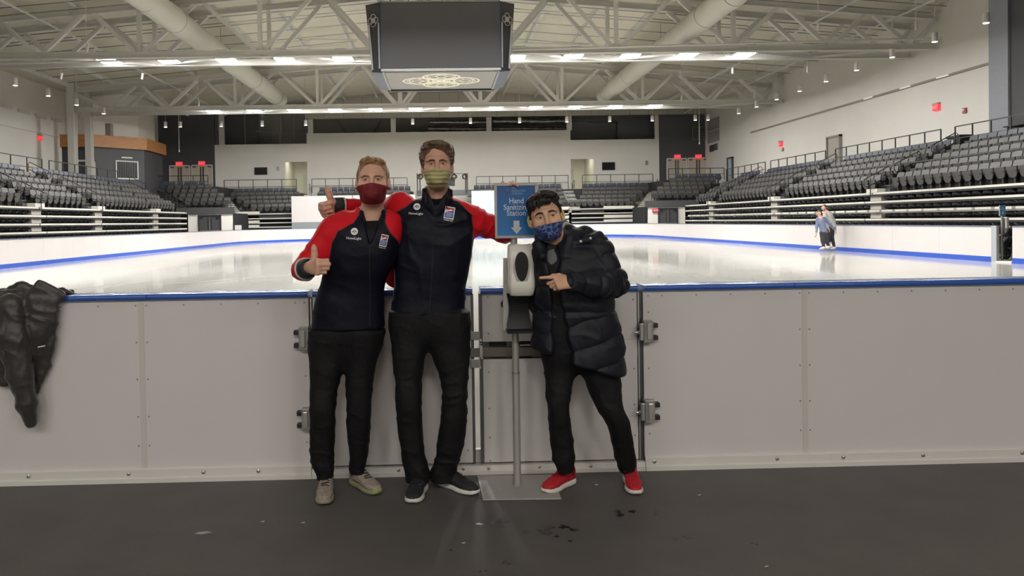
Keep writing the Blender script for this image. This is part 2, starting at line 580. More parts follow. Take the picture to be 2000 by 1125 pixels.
# wall fittings
for (px, py, fn, w, h, lab, m) in ((1886, 216, on_right, .11, .13, 'small red fire alarm strobe on the near right wall', mat('alarm_red', srgb(170, 90, 80), .5)),
                                   (1530, 292, on_right, .12, .13, 'small beige alarm box below the far right exit sign', mat('alarm_beige', srgb(150, 120, 100), .5))):
    p = fn(px, py)
    t = thing('fire_alarm', lab, 'fire alarm', p)
    MB().box(p.x-.1, p.x, p.y-w, p.y+w, p.z-h, p.z+h).build('housing', m, t)
    MB().box(p.x-.14, p.x-.1, p.y-w*.5, p.y+w*.5, p.z-h*.1, p.z+h*.6).build('strobe_lens', m_text_white, t)
p0, p1 = on_right(1618, 262), on_right(1645, 262)
d = struct(MB().box(25.5, 25.56, p1.y+.12, p0.y-.12, 4.3, p1.z-.1), 'door_8', mat('grey_door', srgb(176, 170, 158), .5))
f = MB()
for a, b, c, e in ((p1.y, p1.y+.12, 4.3, p1.z), (p0.y-.12, p0.y, 4.3, p1.z), (p1.y, p0.y, p1.z-.12, p1.z)):
    f.box(25.42, 25.6, a, b, c, e)
f.build('door_frame', mat('grey_frame', srgb(140, 136, 126), .5), d)
p0, p1 = on_right(1423, 306), on_right(1433, 306)
d = struct(MB().box(25.5, 25.56, p1.y+.1, p0.y-.1, 4.3, p1.z-.1), 'door_9', mat('blue_white_door', srgb(180, 196, 206), .4, vary=.25, vscale=2))
f = MB()
for a, b, c, e in ((p1.y, p1.y+.12, 4.3, p1.z), (p0.y-.12, p0.y, 4.3, p1.z), (p1.y, p0.y, p1.z-.12, p1.z)):
    f.box(25.42, 25.6, a, b, c, e)
f.build('door_frame', m_doordark, d)
for k, (px, py, w, h) in enumerate(((1394, 242, .5, .9), (1394, 266, .5, .85))):
    p = on_right(px, py)
    o = MB().box(25.54, 25.6, p.y-1.5, p.y+1.5, p.z-.55, p.z+.5).build('wall_grille', mat('vent_grey', srgb(150, 146, 138), .6))
    tag(o, ('upper' if k == 0 else 'lower')+' of two stacked grey grilles at the far end of the right wall', 'grille')
for k, (px, py) in enumerate(((1391, 290), (1399, 287))):
    p = on_right(px, py)
    o = MB().box(25.49, 25.59, p.y-.45, p.y+.45, p.z-.3, p.z+.3).build('control_box', m_galv if k else m_doordark)
    tag(o, ('dark' if k == 0 else 'pale grey')+' control box low on the far right wall under the grilles', 'control box')
# grille on the dark right end bay
a, b = at(1352, 247, 73.9), at(1378, 273, 73.9)
t = thing('wall_grille', 'square pale outlined grille on the dark right end bay', 'grille', ((a.x+b.x)/2, 73.9, b.z))
fr = MB()
for (x0, x1, z0, z1) in ((a.x, b.x, a.z-.05, a.z), (a.x, b.x, b.z, b.z+.05), (a.x, a.x+.05, b.z, a.z), (b.x-.05, b.x, b.z, a.z)):
    fr.box(x0, x1, 73.85, 73.98, z0, z1)
fr.build('grille_frame', m_galv, t)
for k in range(1, 8):
    z = b.z+(a.z-b.z)*k/8
    MB().box(a.x+.05, b.x-.05, 73.9, 73.97, z-.015, z+.015).build('louver', m_galv, t)
# televisions
for (x0, y0, x1, y1, w) in ((497, 327, 522, 341, 'left'), (1176, 317, 1201, 332, 'right')):
    a, b = at(x0, y0, 73.9), at(x1, y1, 73.9)
    t = thing('television', 'switched-off black television on the end wall near the %s doorway' % w, 'television', ((a.x+b.x)/2, 73.9, (a.z+b.z)/2))
    MB().box(a.x, b.x, 73.86, 73.99, b.z, a.z).build('casing', m_black, t)
    MB().box(a.x+.04, b.x-.04, 73.845, 73.86, b.z+.04, a.z-.04).build('screen', mat('tv_glass', srgb(28, 28, 30), .1), t)
for (px, py) in ((543, 329), (1263, 318)):
    a = at(px, py, 73.95)
    tag(MB().box(a.x-.1, a.x+.1, 73.9, 74, a.z-.2, a.z+.2).build('wall_switch', m_galv), 'small grey control box on the white end wall, %s side' % ('left' if px < 800 else 'right'), 'control box')

# ------------------------------------------------------------------ roof: deck panels, purlins, trusses, ducts
ceil = struct(MB().add([(-29.5, -8.5, roof_z(29.5)+.2), (0, -8.5, roof_z(0)+.2), (0, 80, roof_z(0)+.2), (-29.5, 80, roof_z(29.5)+.2)], [(0, 1, 2, 3)])
              .add([(0, -8.5, roof_z(0)+.2), (26, -8.5, roof_z(26)+.2), (26, 80, roof_z(26)+.2), (0, 80, roof_z(0)+.2)], [(0, 1, 2, 3)]), 'ceiling', m_deck)
me_l, me_r = None, None
sl = math.atan(1/12)
for side in (-1, 1):
    base = None
    for i in range(9):
        for j in range(17):
            x0, y0 = side*i*3.0, 33.0+j*2.5
            if side > 0 and i == 8:
                w = 1.5
            else:
                w = 3.0
            if base is None or w != 3.0:
                mb = MB()
                a, b = 0.02, w-.02
                z = lambda u: -u/12
                mb.add([(side*a, .02, z(a)), (side*b, .02, z(b)), (side*b, 2.48, z(b)), (side*a, 2.48, z(a)),
                        (side*a, .02, z(a)+.1), (side*b, .02, z(b)+.1), (side*b, 2.48, z(b)+.1), (side*a, 2.48, z(a)+.1)],
                       [(0, 3, 2, 1), (4, 5, 6, 7), (0, 1, 5, 4), (1, 2, 6, 5), (2, 3, 7, 6), (3, 0, 4, 7)] if side > 0 else
                       [(0, 1, 2, 3), (7, 6, 5, 4), (4, 5, 1, 0), (5, 6, 2, 1), (6, 7, 3, 2), (7, 4, 0, 3)])
                o = mb.build('roof_panel', m_deck, ceil, local=True)
                if w == 3.0:
                    base = o
            else:
                o = base.copy()
                COL.objects.link(o)
            o.location = (x0, y0, roof_z(x0)+random.uniform(-.012, .012))
for x in range(-27, 25, 3):
    z = roof_z(x)-.18
    p = MB().ibeam((x, -8, z), (x, 79, z), .2, .34, .03)
    tag(p.build('roof_purlin', m_steel), 'white steel purlin under the roof deck, '+('over the ridge line' if x == 0 else '%s line %s of the ridge' % (ORD[abs(x)//3], 'left' if x < 0 else 'right')), 'purlin', 'roof purlins', 'structure')
BOT = [-24.2, -20, -15, -9, -3, 3, 9, 15, 20, 24.2]
TOPN = [-22, -17.5, -12, -6, 0, 6, 12, 17.5, 22]


def truss(y, label, full=True, xl=-26.7):
    t = thing('roof_truss', label, 'roof truss', (0, y, 10), 'roof trusses', 'structure')
    zb = 10.05
    zt = lambda x: roof_z(x)-.55
    MB().ibeam((xl, y, zb), (25.5, y, zb), .3, .32, .03).build('bottom_chord', m_steel, t)
    for s, xe in ((-1, xl), (1, 25.5)):
        MB().ibeam((0, y, zt(0)), (xe, y, zt(xe)), .3, .34, .03).build('top_chord', m_steel, t)

    def web(p, q, w=.2):
        MB().bar(p, q, w, w, (0, 1, 0)).build('web_member', m_steel, t)
    for i, xb in enumerate(BOT):
        if i > 0:
            web((xb-.22, y, zb+.16), (TOPN[i-1]+.25, y, zt(TOPN[i-1]+.25)-.15))
        if i < 9:
            web((xb+.22, y, zb+.16), (TOPN[i]-.25, y, zt(TOPN[i]-.25)-.15))
        if abs(xb) < 16:
            web((xb, y, zb+.16), (xb, y, zt(xb)-.15), .2)
            MB().bar((xb-.4, y, zb+.2), (xb+.4, y, zb+.2), .06, .26).build('gusset_plate', m_steel, t)
    web((25.4, y, zt(25.4)-.2), (24.4, y, zb+.16))
    web((xl, y, zt(xl)-.2), (xl+2.3, y, zb+.16))
    return t


truss(39.0, 'front member of the nearer pair of white steel roof trusses')
truss(41.1, 'rear member of the nearer pair of white steel roof trusses')
truss(56.8, 'front member of the farther pair of white steel roof trusses')
truss(58.9, 'rear member of the farther pair of white steel roof trusses')
truss(21.2, 'front member of the pair of roof trusses nearer than the scoreboard')
truss(23.3, 'rear member of the pair of roof trusses nearer than the scoreboard')
# cross ties between the paired bottom chords
for yy, nm in ((39.0, 'nearer'), (56.8, 'farther')):
    t = thing('truss_bracing', 'flat white cross braces between the %s pair of truss bottom chords' % nm, 'bracing', (0, yy+1, 10), None, 'structure')
    for i in range(9):
        a, b = BOT[i], BOT[i+1]
        y0, y1 = (yy, yy+2.1) if i % 2 else (yy+2.1, yy)
        MB().bar((a, y0, 9.98), (b, y1, 9.98), .1, .1).build('brace', m_steel, t)
# fabric air ducts
for x, w in ((-12.65, 'left'), (13.0, 'right')):
    t = thing('fabric_duct', 'long pale round fabric air duct under the roof, %s of the scoreboard' % w, 'air duct', (x, 45, 11.3))
    ys = np.linspace(-6, 61, 140)
    pts = [(x+.02*math.sin(y*2.1), y, 11.3+.02*math.sin(y*3.3)) for y in ys]
    MB().tube(pts, [.6*(1+.006*math.sin(y*5)+.008*math.sin(y*1.7)) for y in ys], 28).build('sleeve', m_duct, t, smooth=60)
    for yy in (27, 33.5, 37.2, 45, 52.5, 59.5):
        MB().tube([(x, yy-.03, 11.3), (x, yy+.03, 11.3)], .618, 28).build('seam_band', mat('duct_seam', srgb(170, 168, 156), .7), t, smooth=40)
        MB().tube([(x, yy, 11.9), (x, yy, roof_z(x)-.3)], .015, 5).build('hanger', m_galv, t)
# thin service pipes
for k, (x0, y0, z0, x1, y1, z1) in enumerate(((-20, 20, 11.9, -20, 73, 11.9), (20.2, 28, 11.85, 20.2, 73, 11.85), (-26, 37.8, 9.35, 25, 37.8, 10.2), (-8, 48, 12.9, 24, 48, 11.9),
                                              (-24, 48.3, 11.8, -8, 48.3, 12.9), (23.5, 30, 11.6, 23.5, 74, 11.6))):
    o = MB().tube([(x0, y0, z0), (x1, y1, z1)], .05, 6).build('service_pipe', m_steel)
    tag(o, ('white service pipe along the roof slope, left part of the hall', 'white service pipe along the roof slope, right part of the hall', 'white pipe crossing just before the nearer truss',
            'white sprinkler pipe crossing the roof between the trusses, right part', 'white sprinkler pipe crossing the roof between the trusses, left part', 'white pipe close to the top of the right wall')[k], 'pipe', 'roof pipes')
for k in range(16):
    y = 44+k*2.1 if k < 8 else 35+(k-8)*1.2
    if abs(y-57.8) < 1.2 or abs(y-40) < 1.3:
        continue
    # thin conduits across the deck, following the slope
    MB().tube([(-26, y, roof_z(26)-.5), (0, y, roof_z(0)-.5), (25, y, roof_z(25)-.5)], .025, 5).build('conduit', m_galv, ceil)

# high-bay lamps between the paired chords
hb = None
ROWS = [(39.95, -16.9, 2.98, 'nearer', ), (57.75, -16.85, 3.0, 'farther'), (22.2, -16.9, 2.98, 'nearest')]
for y, x0, st, nm in ROWS:
    for k in range(12):
        x = x0+k*st
        lab = 'lit rectangular high-bay lamp, %s from the left under the %s roof truss' % (ORD[k+1], nm)
        if hb is None:
            hb = thing('high_bay_lamp', lab, 'ceiling lamp', (x, y, 9.9), 'high-bay lamps')
            h = MB().box(-.5, .5, -.5, .5, .06, .13).box(-.35, .35, -.25, .25, .13, .21)
            h.build('housing', m_steel, hb, local=True)
            MB().box(-.46, .46, -.46, .46, .035, .06).build('lens', m_lamp, hb, local=True)
            MB().bar((-.35, 0, .13), (-.2, 0, .34), .03, .03).bar((.35, 0, .13), (.2, 0, .34), .03, .03).box(-.26, .26, -1.02, 1.22, .33, .37).build('hanger', m_galv, hb, local=True)
            o = hb
        else:
            o = copy_tree(hb)
        o.location = (x, y, 9.88)
        o['label'] = lab
        LOC[o.name] = Vector(o.location)
# unseen lamps added behind the camera to light the near boards and the men
m_fill = mat('fill_lamp_lens', (1, .965, .92), .5, emit=FILL_STRENGTH)
for k in range(5):
    x = -6+k*3.0
    t = thing('fill_lamp', 'lit lobby ceiling lamp behind the viewer, %s from the left' % ORD[k+1], 'ceiling lamp', (x, -3.4, 5.2))
    MB().box(x-.65, x+.65, -4.0, -2.8, 5.2, 5.28).build('housing', m_steel, t)
    MB().box(x-.6, x+.6, -3.95, -2.85, 5.16, 5.2).build('lens', m_fill, t)
    MB().box(x-.02, x+.02, -3.42, -3.38, 5.28, 13.5).build('hanger', m_galv, t)

# pendant lamps round the edge
pend = None


def pendant(x, y, z, label, tilt=0):
    global pend
    if pend is None:
        pend = thing('pendant_lamp', label, 'pendant lamp', (x, y, z), 'cylinder pendant lamps')
        MB().tube([(0, 0, 0), (0, 0, .42)], .13, 12).build('shade', m_steel, pend, local=True, smooth=40)
        MB().tube([(0, 0, -.02), (0, 0, .0)], .115, 12).build('lit_lens', m_pend, pend, local=True)
        MB().tube([(0, 0, 0), (0, 0, 1)], .012, 5).build('stem', m_steel, pend, local=True)
        o = pend
    else:
        o = copy_tree(pend)
    o.location = (x, y, z)
    o['label'] = label
    for ch in o.children:
        if ch.name.startswith('stem'):
            ch.location = (0, 0, .4)
            ch.scale = (1, 1, roof_z(x)+.18-z-.4)
    return o


for k in range(9):
    pendant(23.0, 31.9+3.37*k, 9.45, 'white cylinder pendant lamp, %s nearest in the row along the right wall' % ORD[k+1])
for k in range(6):
    pendant(-23.7, 36.4+3.6*k+(.4 if k == 5 else 0), 9.45, 'white cylinder pendant lamp, %s nearest in the row along the left wall' % ORD[k+1])
for k, px in enumerate((323, 352, 432, 512, 597, 806, 919, 1015, 1107, 1191, 1274, 1358, 1383)):
    p = at(px, 240, 63)
    pendant(p.x, 63, 9.5, 'white cylinder pendant lamp, %s from the left in the row before the end wall' % ORD[k+1])
mic = None
for k, (x, y) in enumerate(((16.4, 33), (16.3, 42.6), (20.7, 33), (20.5, 42.5), (21, 51), (-16.2, 42.3), (-16.1, 35.6), (-20.4, 42), (-20.3, 35.5), (16.4, 52), (-16.2, 52))):
    lab = 'small white spotlight on a long thin rod, over the %s stand, %s' % ('right' if x > 0 else 'left', ('nearest' if y < 40 else 'middle' if y < 50 else 'farthest')+(' outer one' if abs(x) > 18 else ' inner one'))
    if mic is None:
        mic = thing('hanging_spotlight', lab, 'spotlight', (x, y, 9.5), 'hanging spotlights')
        MB().tube([(0, 0, .0), (.04, .06, .34)], .06, 10).build('lamp_head', m_steel, mic, local=True, smooth=40)
        MB().tube([(0, 0, 0), (0, 0, 1)], .014, 5).build('rod', m_steel, mic, local=True)
        o = mic
    else:
        o = copy_tree(mic)
    o.location = (x, y, 9.45)
    o['label'] = lab
    for ch in o.children:
        if ch.name.startswith('rod'):
            ch.location = (0, 0, .3)
            ch.scale = (1, 1, roof_z(x)+.18-9.75)
for (px, pyt, pyb, w) in ((350, 218, 294, 'left'), (1366, 210, 279, 'right')):
    a, b = at(px, pyt, 66), at(px, pyb, 66)
    t = thing('hanging_microphone', 'white microphone on a long rod before the dark %s end bay' % w, 'microphone', b)
    MB().tube([(b.x, 66, b.z), (b.x, 66, roof_z(b.x)+.15)], .025, 6).build('rod', m_steel, t)
    MB().tube([(b.x, 66, b.z-.12), (b.x, 66, b.z+.05)], .06, 10).build('capsule', m_steel, t)

for k, (px, py) in enumerate(((9, 208), (45, 218), (78, 227), (109, 234), (138, 241))):
    p = on_left(px, py)
    t = MB().box(-29.2, -29.05, p.y-.75, p.y+.75, p.z-.1, p.z+.1).build('wall_bar', m_hdpe)
    tag(t, 'short white bar high on the left wall, %s from the near end' % ORD[k+1], 'wall bar', 'white bars on the left wall')
for k, (px, py) in enumerate(((1360, 290), (1395, 280), (1700, 190), (1773, 170), (1846, 148))):
    p = on_right(px, py)
    if k > 1:
        t = MB().box(25.42, 25.5, p.y-.45, p.y+.45, 8.38, 8.44).build('strip_lamp', mat('strip_lamp_white', srgb(240, 236, 226), .4, emit=.4))
        tag(t, 'short pale strip lamp on the right wall ledge, %s from the near end' % ORD[5-k], 'strip lamp', 'strip lamps on the right wall')
# ================================================================== scoreboard over centre ice
def crest(parent, o, ex, ey, r, m, th=.06, rich=True):
    """four-lobed line emblem from flat rings: lobes, inner circle, crossed arcs"""
    o, ex, ey = Vector(o), Vector(ex), Vector(ey)
    n_ = ex.cross(ey).normalized()

    def ring(cx, cy, ra, rb, w, a0=0, a1=2*PI, n=40):
        mb = MB()
        pts = []
        for k in range(n+1):
            a = a0+(a1-a0)*k/n
            for s in (-.5, .5):
                q = o+ex*((cx+(ra+s*w)*math.cos(a))*r)+ey*((cy+(rb+s*w)*math.sin(a))*r)
                pts.append(q)
        vs = pts+[p+n_*.012 for p in pts]
        N = len(pts)
        fs = []
        for k in range(n):
            a = 2*k
            fs += [(a, a+1, a+3, a+2), (N+a, N+a+2, N+a+3, N+a+1), (a, a+2, N+a+2, N+a), (a+1, N+a+1, N+a+3, a+3)]
        mb.add(vs, fs)
        return mb
    big = MB()
    for k in range(4):
        a = k*PI/2
        c, s = math.cos(a), math.sin(a)
        mb = ring(c*.52, s*.52, .46, .46, th)
        big.add(mb.v, mb.f)
        if rich:
            mb = ring(c*.52, s*.52, .36, .36, th*.5)
            big.add(mb.v, mb.f)
            mb = ring(c*.62, s*.62, .14, .14, th*.5)
            big.add(mb.v, mb.f)
            mb = ring(c*.2, s*.2, .62, .62, th*.5, a-.9, a+.9)
            big.add(mb.v, mb.f)
    for rr, w in ((.34, th), (.22, th*.6), (.1, th*.6)):
        mb = ring(0, 0, rr, rr, w)
        big.add(mb.v, mb.f)
    if rich:
        for k in range(8):
            a = k*PI/4+PI/8
            mb = ring(.5*math.cos(a), .5*math.sin(a), .12, .12, th*.45)
            big.add(mb.v, mb.f)
    return big.build('emblem', m, parent)


sbx, sby, z0, z1 = .06, 33.0, 7.88, 10.86
sb = thing('scoreboard', 'large dark four-sided video scoreboard hanging over centre ice', 'scoreboard', (sbx, 35.3, z1))
m_sb = mat('scoreboard_black', srgb(42, 42, 46), .45)
m_skirt = mat('scoreboard_skirt', srgb(54, 64, 82), .4, vary=.08, vscale=1.5)
m_under = mat('scoreboard_under', srgb(146, 144, 138), .6)
hw, dep, ch_t, ch_b = 2.56, 4.6, .66, .42
# core body: eight-sided, corner faces taper downwards
top = [(-hw, 0), (hw, 0), (hw+ch_t, .42), (hw+ch_t, dep-.42), (hw, dep), (-hw, dep), (-hw-ch_t, dep-.42), (-hw-ch_t, .42)]
bot = [(-hw, 0), (hw, 0), (hw+ch_b, .3), (hw+ch_b, dep-.3), (hw, dep), (-hw, dep), (-hw-ch_b, dep-.3), (-hw-ch_b, .3)]
core = MB()
vs = [(sbx+x, sby+y, z0+.06) for x, y in bot]+[(sbx+x, sby+y, z1) for x, y in top]
core.add(vs, [tuple(reversed(range(8))), tuple(range(8, 16))]+[(i, (i+1) % 8, (i+1) % 8+8, i+8) for i in range(8)])
core.build('body', m_sb, sb)
MB().box(sbx-hw+.04, sbx+hw-.04, sby-.07, sby, z0+.14, z1-.05).build('screen', m_screen, sb, bevel=.01)
MB().box(sbx-hw, sbx-hw+.05, sby-.09, sby, z0+.1, z1).build('screen_frame', m_skirt, sb)
MB().box(sbx+hw-.05, sbx+hw, sby-.09, sby, z0+.1, z1).build('screen_frame', m_skirt, sb)
MB().box(sbx-hw, sbx+hw, sby-.08, sby, z1-.04, z1+.03).build('screen_frame', m_galv, sb)
MB().box(sbx-hw, sbx+hw, sby-.09, sby+.05, z0+.03, z0+.13).build('screen_frame', m_galv, sb)
# underside: chamfered skirts and the emblem screen
und = MB().box(sbx-hw+.12, sbx+hw-.12, sby+.1, sby+dep-.3, z0-.0, z0+.06)
und.build('underside_screen', m_under, sb)
for s in (-1, 1):
    MB().box(sbx+s*(hw-.14), sbx+s*(hw-.04), sby+.05, sby+dep-.1, z0-.05, z0+.06).build('underside_frame', m_galv, sb)
    MB().add([(sbx+s*(hw-.04), sby+.02, z0-.03), (sbx+s*(hw+ch_b), sby+.3, z0+.06), (sbx+s*(hw+ch_b), sby+dep-.3, z0+.06), (sbx+s*(hw-.04), sby+dep-.02, z0-.03),
              (sbx+s*(hw-.04), sby+.02, z0+.07), (sbx+s*(hw+ch_b), sby+.3, z0+.1), (sbx+s*(hw+ch_b), sby+dep-.3, z0+.1), (sbx+s*(hw-.04), sby+dep-.02, z0+.07)],
             [(0, 1, 2, 3), (7, 6, 5, 4), (0, 4, 5, 1), (1, 5, 6, 2), (2, 6, 7, 3), (3, 7, 4, 0)]).build('skirt', m_skirt, sb)
MB().box(sbx-hw, sbx+hw, sby+dep-.3, sby+dep, z0-.08, z0+.06).build('underside_frame', m_sb, sb)
m_line = mat('emblem_line', srgb(236, 231, 214), .5, emit=.3)
m_line2 = mat('emblem_line_grey', srgb(196, 194, 188), .5)
crest(sb, (sbx, sby+2.1, z0-.004), (1, 0, 0), (0, -1, 0), 1.75, m_line, .055)
for s in (-1, 1):
    # corner emblem and light strips on the tapering corner faces
    a = Vector((sbx+s*hw, sby, z1))
    b = Vector((sbx+s*(hw+ch_t), sby+.42, z1))
    c = Vector((sbx+s*hw, sby, z0+.06))
    d = Vector((sbx+s*(hw+ch_b), sby+.3, z0+.06))
    ex = (b-a).normalized()*s
    ey = Vector((0, 0, 1))
    n_ = ex.cross(ey).normalized()
    mid = a.lerp(b, .5)+(c-a)*.17
    crest(sb, mid+n_*.015+(d-b)*.08, ex, ey, .27, m_line2, .09, rich=False)
    for t, off in ((.1, .02), (.86, .02)):
        p, q = a.lerp(b, t)+(c-a)*.32, c.lerp(d, t)+Vector((0, 0, .1))
        p2 = a.lerp(b, t)+(c.lerp(d, t)-a.lerp(b, t))*.3
        MB().bar(p2+n_*.03, q+n_*.03, .07, .04, n_).build('light_strip', mat('strip_grey', srgb(176, 178, 184), .4), sb)
for x in (-2.2, -1.4, -.5, .1, .9, 1.6, 2.3):
    MB().tube([(sbx+x, 34.2, z1), (sbx+x*.98, 34.4, 14.0)], .025, 6).build('hoist_cable', m_black, sb)
MB().box(sbx-2.4, sbx+2.4, 34, 36.6, z1, z1+.14).build('top_plate', m_galv, sb)

# ================================================================== ice and rink boards
RC = 8.5


def rink_path(inset=0., n=10):
    """closed outline, counter-clockwise, starting at the near left corner"""
    pts = []
    x0, x1, y0, y1, r = XL+inset, XR-inset, YN+inset, YF-inset, RC-inset
    for cx, cy, a0 in ((x1-r, y0+r, -PI/2), (x1-r, y1-r, 0), (x0+r, y1-r, PI/2), (x0+r, y0+r, PI)):
        for k in range(n+1):
            a = a0+PI/2*k/n
            pts.append((cx+r*math.cos(a), cy+r*math.sin(a)))
    return pts


m_ice = bpy.data.materials.new('ice')
m_ice.use_nodes = True
nt = m_ice.node_tree
bs = nt.nodes['Principled BSDF']
tc = nt.nodes.new('ShaderNodeTexCoord')
n1 = nt.nodes.new('ShaderNodeTexNoise')
n1.inputs['Scale'].default_value = .12
n1.inputs['Detail'].default_value = 6
mp1 = nt.nodes.new('ShaderNodeMapping')
mp1.inputs['Scale'].default_value = (3.2, .5, 1)
nt.links.new(tc.outputs['Object'], mp1.inputs['Vector'])
nt.links.new(mp1.outputs['Vector'], n1.inputs['Vector'])
cr = nt.nodes.new('ShaderNodeValToRGB')
cr.color_ramp.elements[0].position = .35
cr.color_ramp.elements[0].color = (*srgb(186, 184, 177), 1)
cr.color_ramp.elements[1].position = .62
cr.color_ramp.elements[1].color = (*srgb(206, 204, 198), 1)
nt.links.new(n1.outputs['Fac'], cr.inputs['Fac'])
nt.links.new(cr.outputs['Color'], bs.inputs['Base Color'])
n2 = nt.nodes.new('ShaderNodeTexNoise')
n2.inputs['Scale'].default_value = 1.4
n2.inputs['Detail'].default_value = 4
nt.links.new(tc.outputs['Object'], n2.inputs['Vector'])
mr = nt.nodes.new('ShaderNodeMapRange')
mr.inputs['To Min'].default_value = .03
mr.inputs['To Max'].default_value = .13
nt.links.new(n1.outputs['Fac'], mr.inputs['Value'])
nt.links.new(mr.outputs['Result'], bs.inputs['Roughness'])
bmp = nt.nodes.new('ShaderNodeBump')
bmp.inputs['Strength'].default_value = .06
bmp.inputs['Distance'].default_value = .01
nt.links.new(n2.outputs['Fac'], bmp.inputs['Height'])
nt.links.new(bmp.outputs['Normal'], bs.inputs['Normal'])
bs.inputs['IOR'].default_value = 1.31
ice = struct(MB().prism(rink_path(), 0.001, ICE_Z), 'ice_surface', m_ice)
ice['kind'] = 'structure'
# resurfacer tracks: long faint raised ridges left on the ice
m_track = mat('ice_track', srgb(204, 201, 192), .15)
m_track2 = mat('ice_track_light', srgb(226, 224, 217), .15)
for k, ((ax, ay), (bx, by), w, mt) in enumerate((((115, 535), (470, 507), .05, 1), (210, 0, 0, 0) and ((230, 556), (560, 513), .04, 0), ((400, 556), (585, 527), .04, 0), ((1000, 520), (1230, 549), .03, 0),
                                                 ((300, 556), (590, 535), .03, 1), ((1340, 532), (1560, 523), .03, 0))):
    def on_ice(px, py):
        d = CF*FOC + CR*(px-PX0) - CU*(py-PY0)
        return EYE + d*((ICE_Z-CAM_H)/d.z)
    a, b = on_ice(ax, ay), on_ice(bx, by)
    pts = [a.lerp(b, t/12)+Vector((math.sin(t*.5)*.1, 0, 0)) for t in range(13)]
    mb = MB()
    for i in range(12):
        mb.bar(pts[i], pts[i+1], w*.7, .003)
    mb.build('resurfacer_ridge', m_track2 if mt else m_track, ice)

# far and side boards: each straight or curved panel is a part
rb = thing('rink_boards', 'white rink boards with a blue kick strip around the far sides of the ice', 'rink boards', (0, 35, 0))


def board_run(pts, gap=.004):
    """panels between successive outline points (inside faces), each with kick strip and cap"""
    for (a, b) in zip(pts[:-1], pts[1:]):
        a, b = Vector((*a, 0)), Vector((*b, 0))
        d = (b-a).normalized()
        n_ = Vector((d.y, -d.x, 0))           # outwards for a counter-clockwise outline
        a2, b2 = a+d*gap, b-d*gap
        mk = lambda z0, z1, o0, o1: MB().add([a2+n_*o0+Vector((0, 0, z0)), b2+n_*o0+Vector((0, 0, z0)), b2+n_*o1+Vector((0, 0, z0)), a2+n_*o1+Vector((0, 0, z0)),
                                              a2+n_*o0+Vector((0, 0, z1)), b2+n_*o0+Vector((0, 0, z1)), b2+n_*o1+Vector((0, 0, z1)), a2+n_*o1+Vector((0, 0, z1))],
                                             [(0, 1, 2, 3), (7, 6, 5, 4), (0, 4, 5, 1), (1, 5, 6, 2), (2, 6, 7, 3), (3, 7, 4, 0)])
        mk(.2, 1.05, 0, .08).build('board_panel', m_hdpe, rb)
        mk(.02, .2, -.012, .08).build('kick_strip', m_kickblue, rb)
        mk(1.05, 1.09, -.01, .12).build('cap_rail', mat('grey_cap', srgb(96, 104, 124), .4), rb)


def seg(a, b, n):
    return [(a[0]+(b[0]-a[0])*k/n, a[1]+(b[1]-a[1])*k/n) for k in range(n+1)]


op = rink_path(0, 8)
cR = op[9:18]     # far right corner
cL = op[18:27]    # far left corner
GATE0, GATE1 = 20.86, 21.46
board_run(seg((XR, 13.2), (XR, GATE0), 3))
board_run(seg((XR, GATE1), cR[0], 14))
board_run(cR)
board_run(seg(cR[-1], cL[0], 6))
board_run(cL)
board_run(seg(cL[-1], (XL, 13.2), 18))
# opening in the right boards: post and threshold
MB().box(XR-.02, XR+.06, GATE1-.02, GATE1+.19, .02, 1.09).build('gate_post', mat('pale_post', srgb(166, 172, 178), .4), rb)
MB().box(XR-.03, XR+.3, GATE0, GATE1, .02, .09).build('threshold', m_hdpe2, rb)

# ================================================================== stands
# one seat, facing -x in its own frame (rink side at -x)
SEAT_W = .535


def rounded(w, h, r, n=4, top_only=False):
    pts = []
    for cx, cy, a0 in ((w/2-r, r, -PI/2), (w/2-r, h-r, 0), (-w/2+r, h-r, PI/2), (-w/2+r, r, PI)):
        for k in range(n+1):
            a = a0+PI/2*k/n
            pts.append((cx+r*math.cos(a), cy+r*math.sin(a)))
    return pts


def seat_back_mb():
    mb = MB()
    poly = rounded(SEAT_W*.95, .43, .08, 3)
    t = math.radians(14)
    mb.slab(poly, .045, (.0, 0, .44), (0, -1, 0), (math.sin(t), 0, math.cos(t)), (-math.cos(t), 0, math.sin(t)))
    return mb


def seat_pan_mb():
    # tipped-up pan: shield shape, wide at the top, round below
    mb = MB()
    w = SEAT_W*.84
    pts = [(-w/2, .4), (-w/2*.98, .16), (-w/2*.72, .04), (-w/2*.3, 0), (w/2*.3, 0), (w/2*.72, .04), (w/2*.98, .16), (w/2, .4)]
    t = math.radians(-9)
    mb.slab(list(reversed([(-x, y) for x, y in pts])), .07, (-.1, 0, .26), (0, -1, 0), (math.sin(t), 0, math.cos(t)), (-math.cos(t), 0, math.sin(t)))
    return mb


def seat_frame_mb():
    mb = MB()
    for s in (-1, 1):
        mb.box(-.3, .05, s*(SEAT_W/2-.015)-.02, s*(SEAT_W/2-.015)+.02, .44, .5)
    mb.box(-.1, .06, -.04, .04, .0, .44)
    mb.box(-.06, .0, -SEAT_W/2, SEAT_W/2, .36, .42)
    return mb


SEATS = []       # (x, y, z, rotation, bank, row, index)
ROWS_N, TREAD, RISE, FLOOR0 = 5, .8, .385, 2.40


def seat_row(bank, row, p0, p1, skip=()):
    """seats evenly from p0 to p1 (xy at floor z), facing the rink"""
    a, b = Vector(p0), Vector(p1)
    n = max(1, int((b-a).length/.55+.15))
    return [a.lerp(b, (k+.5)/n) for k in range(n)]


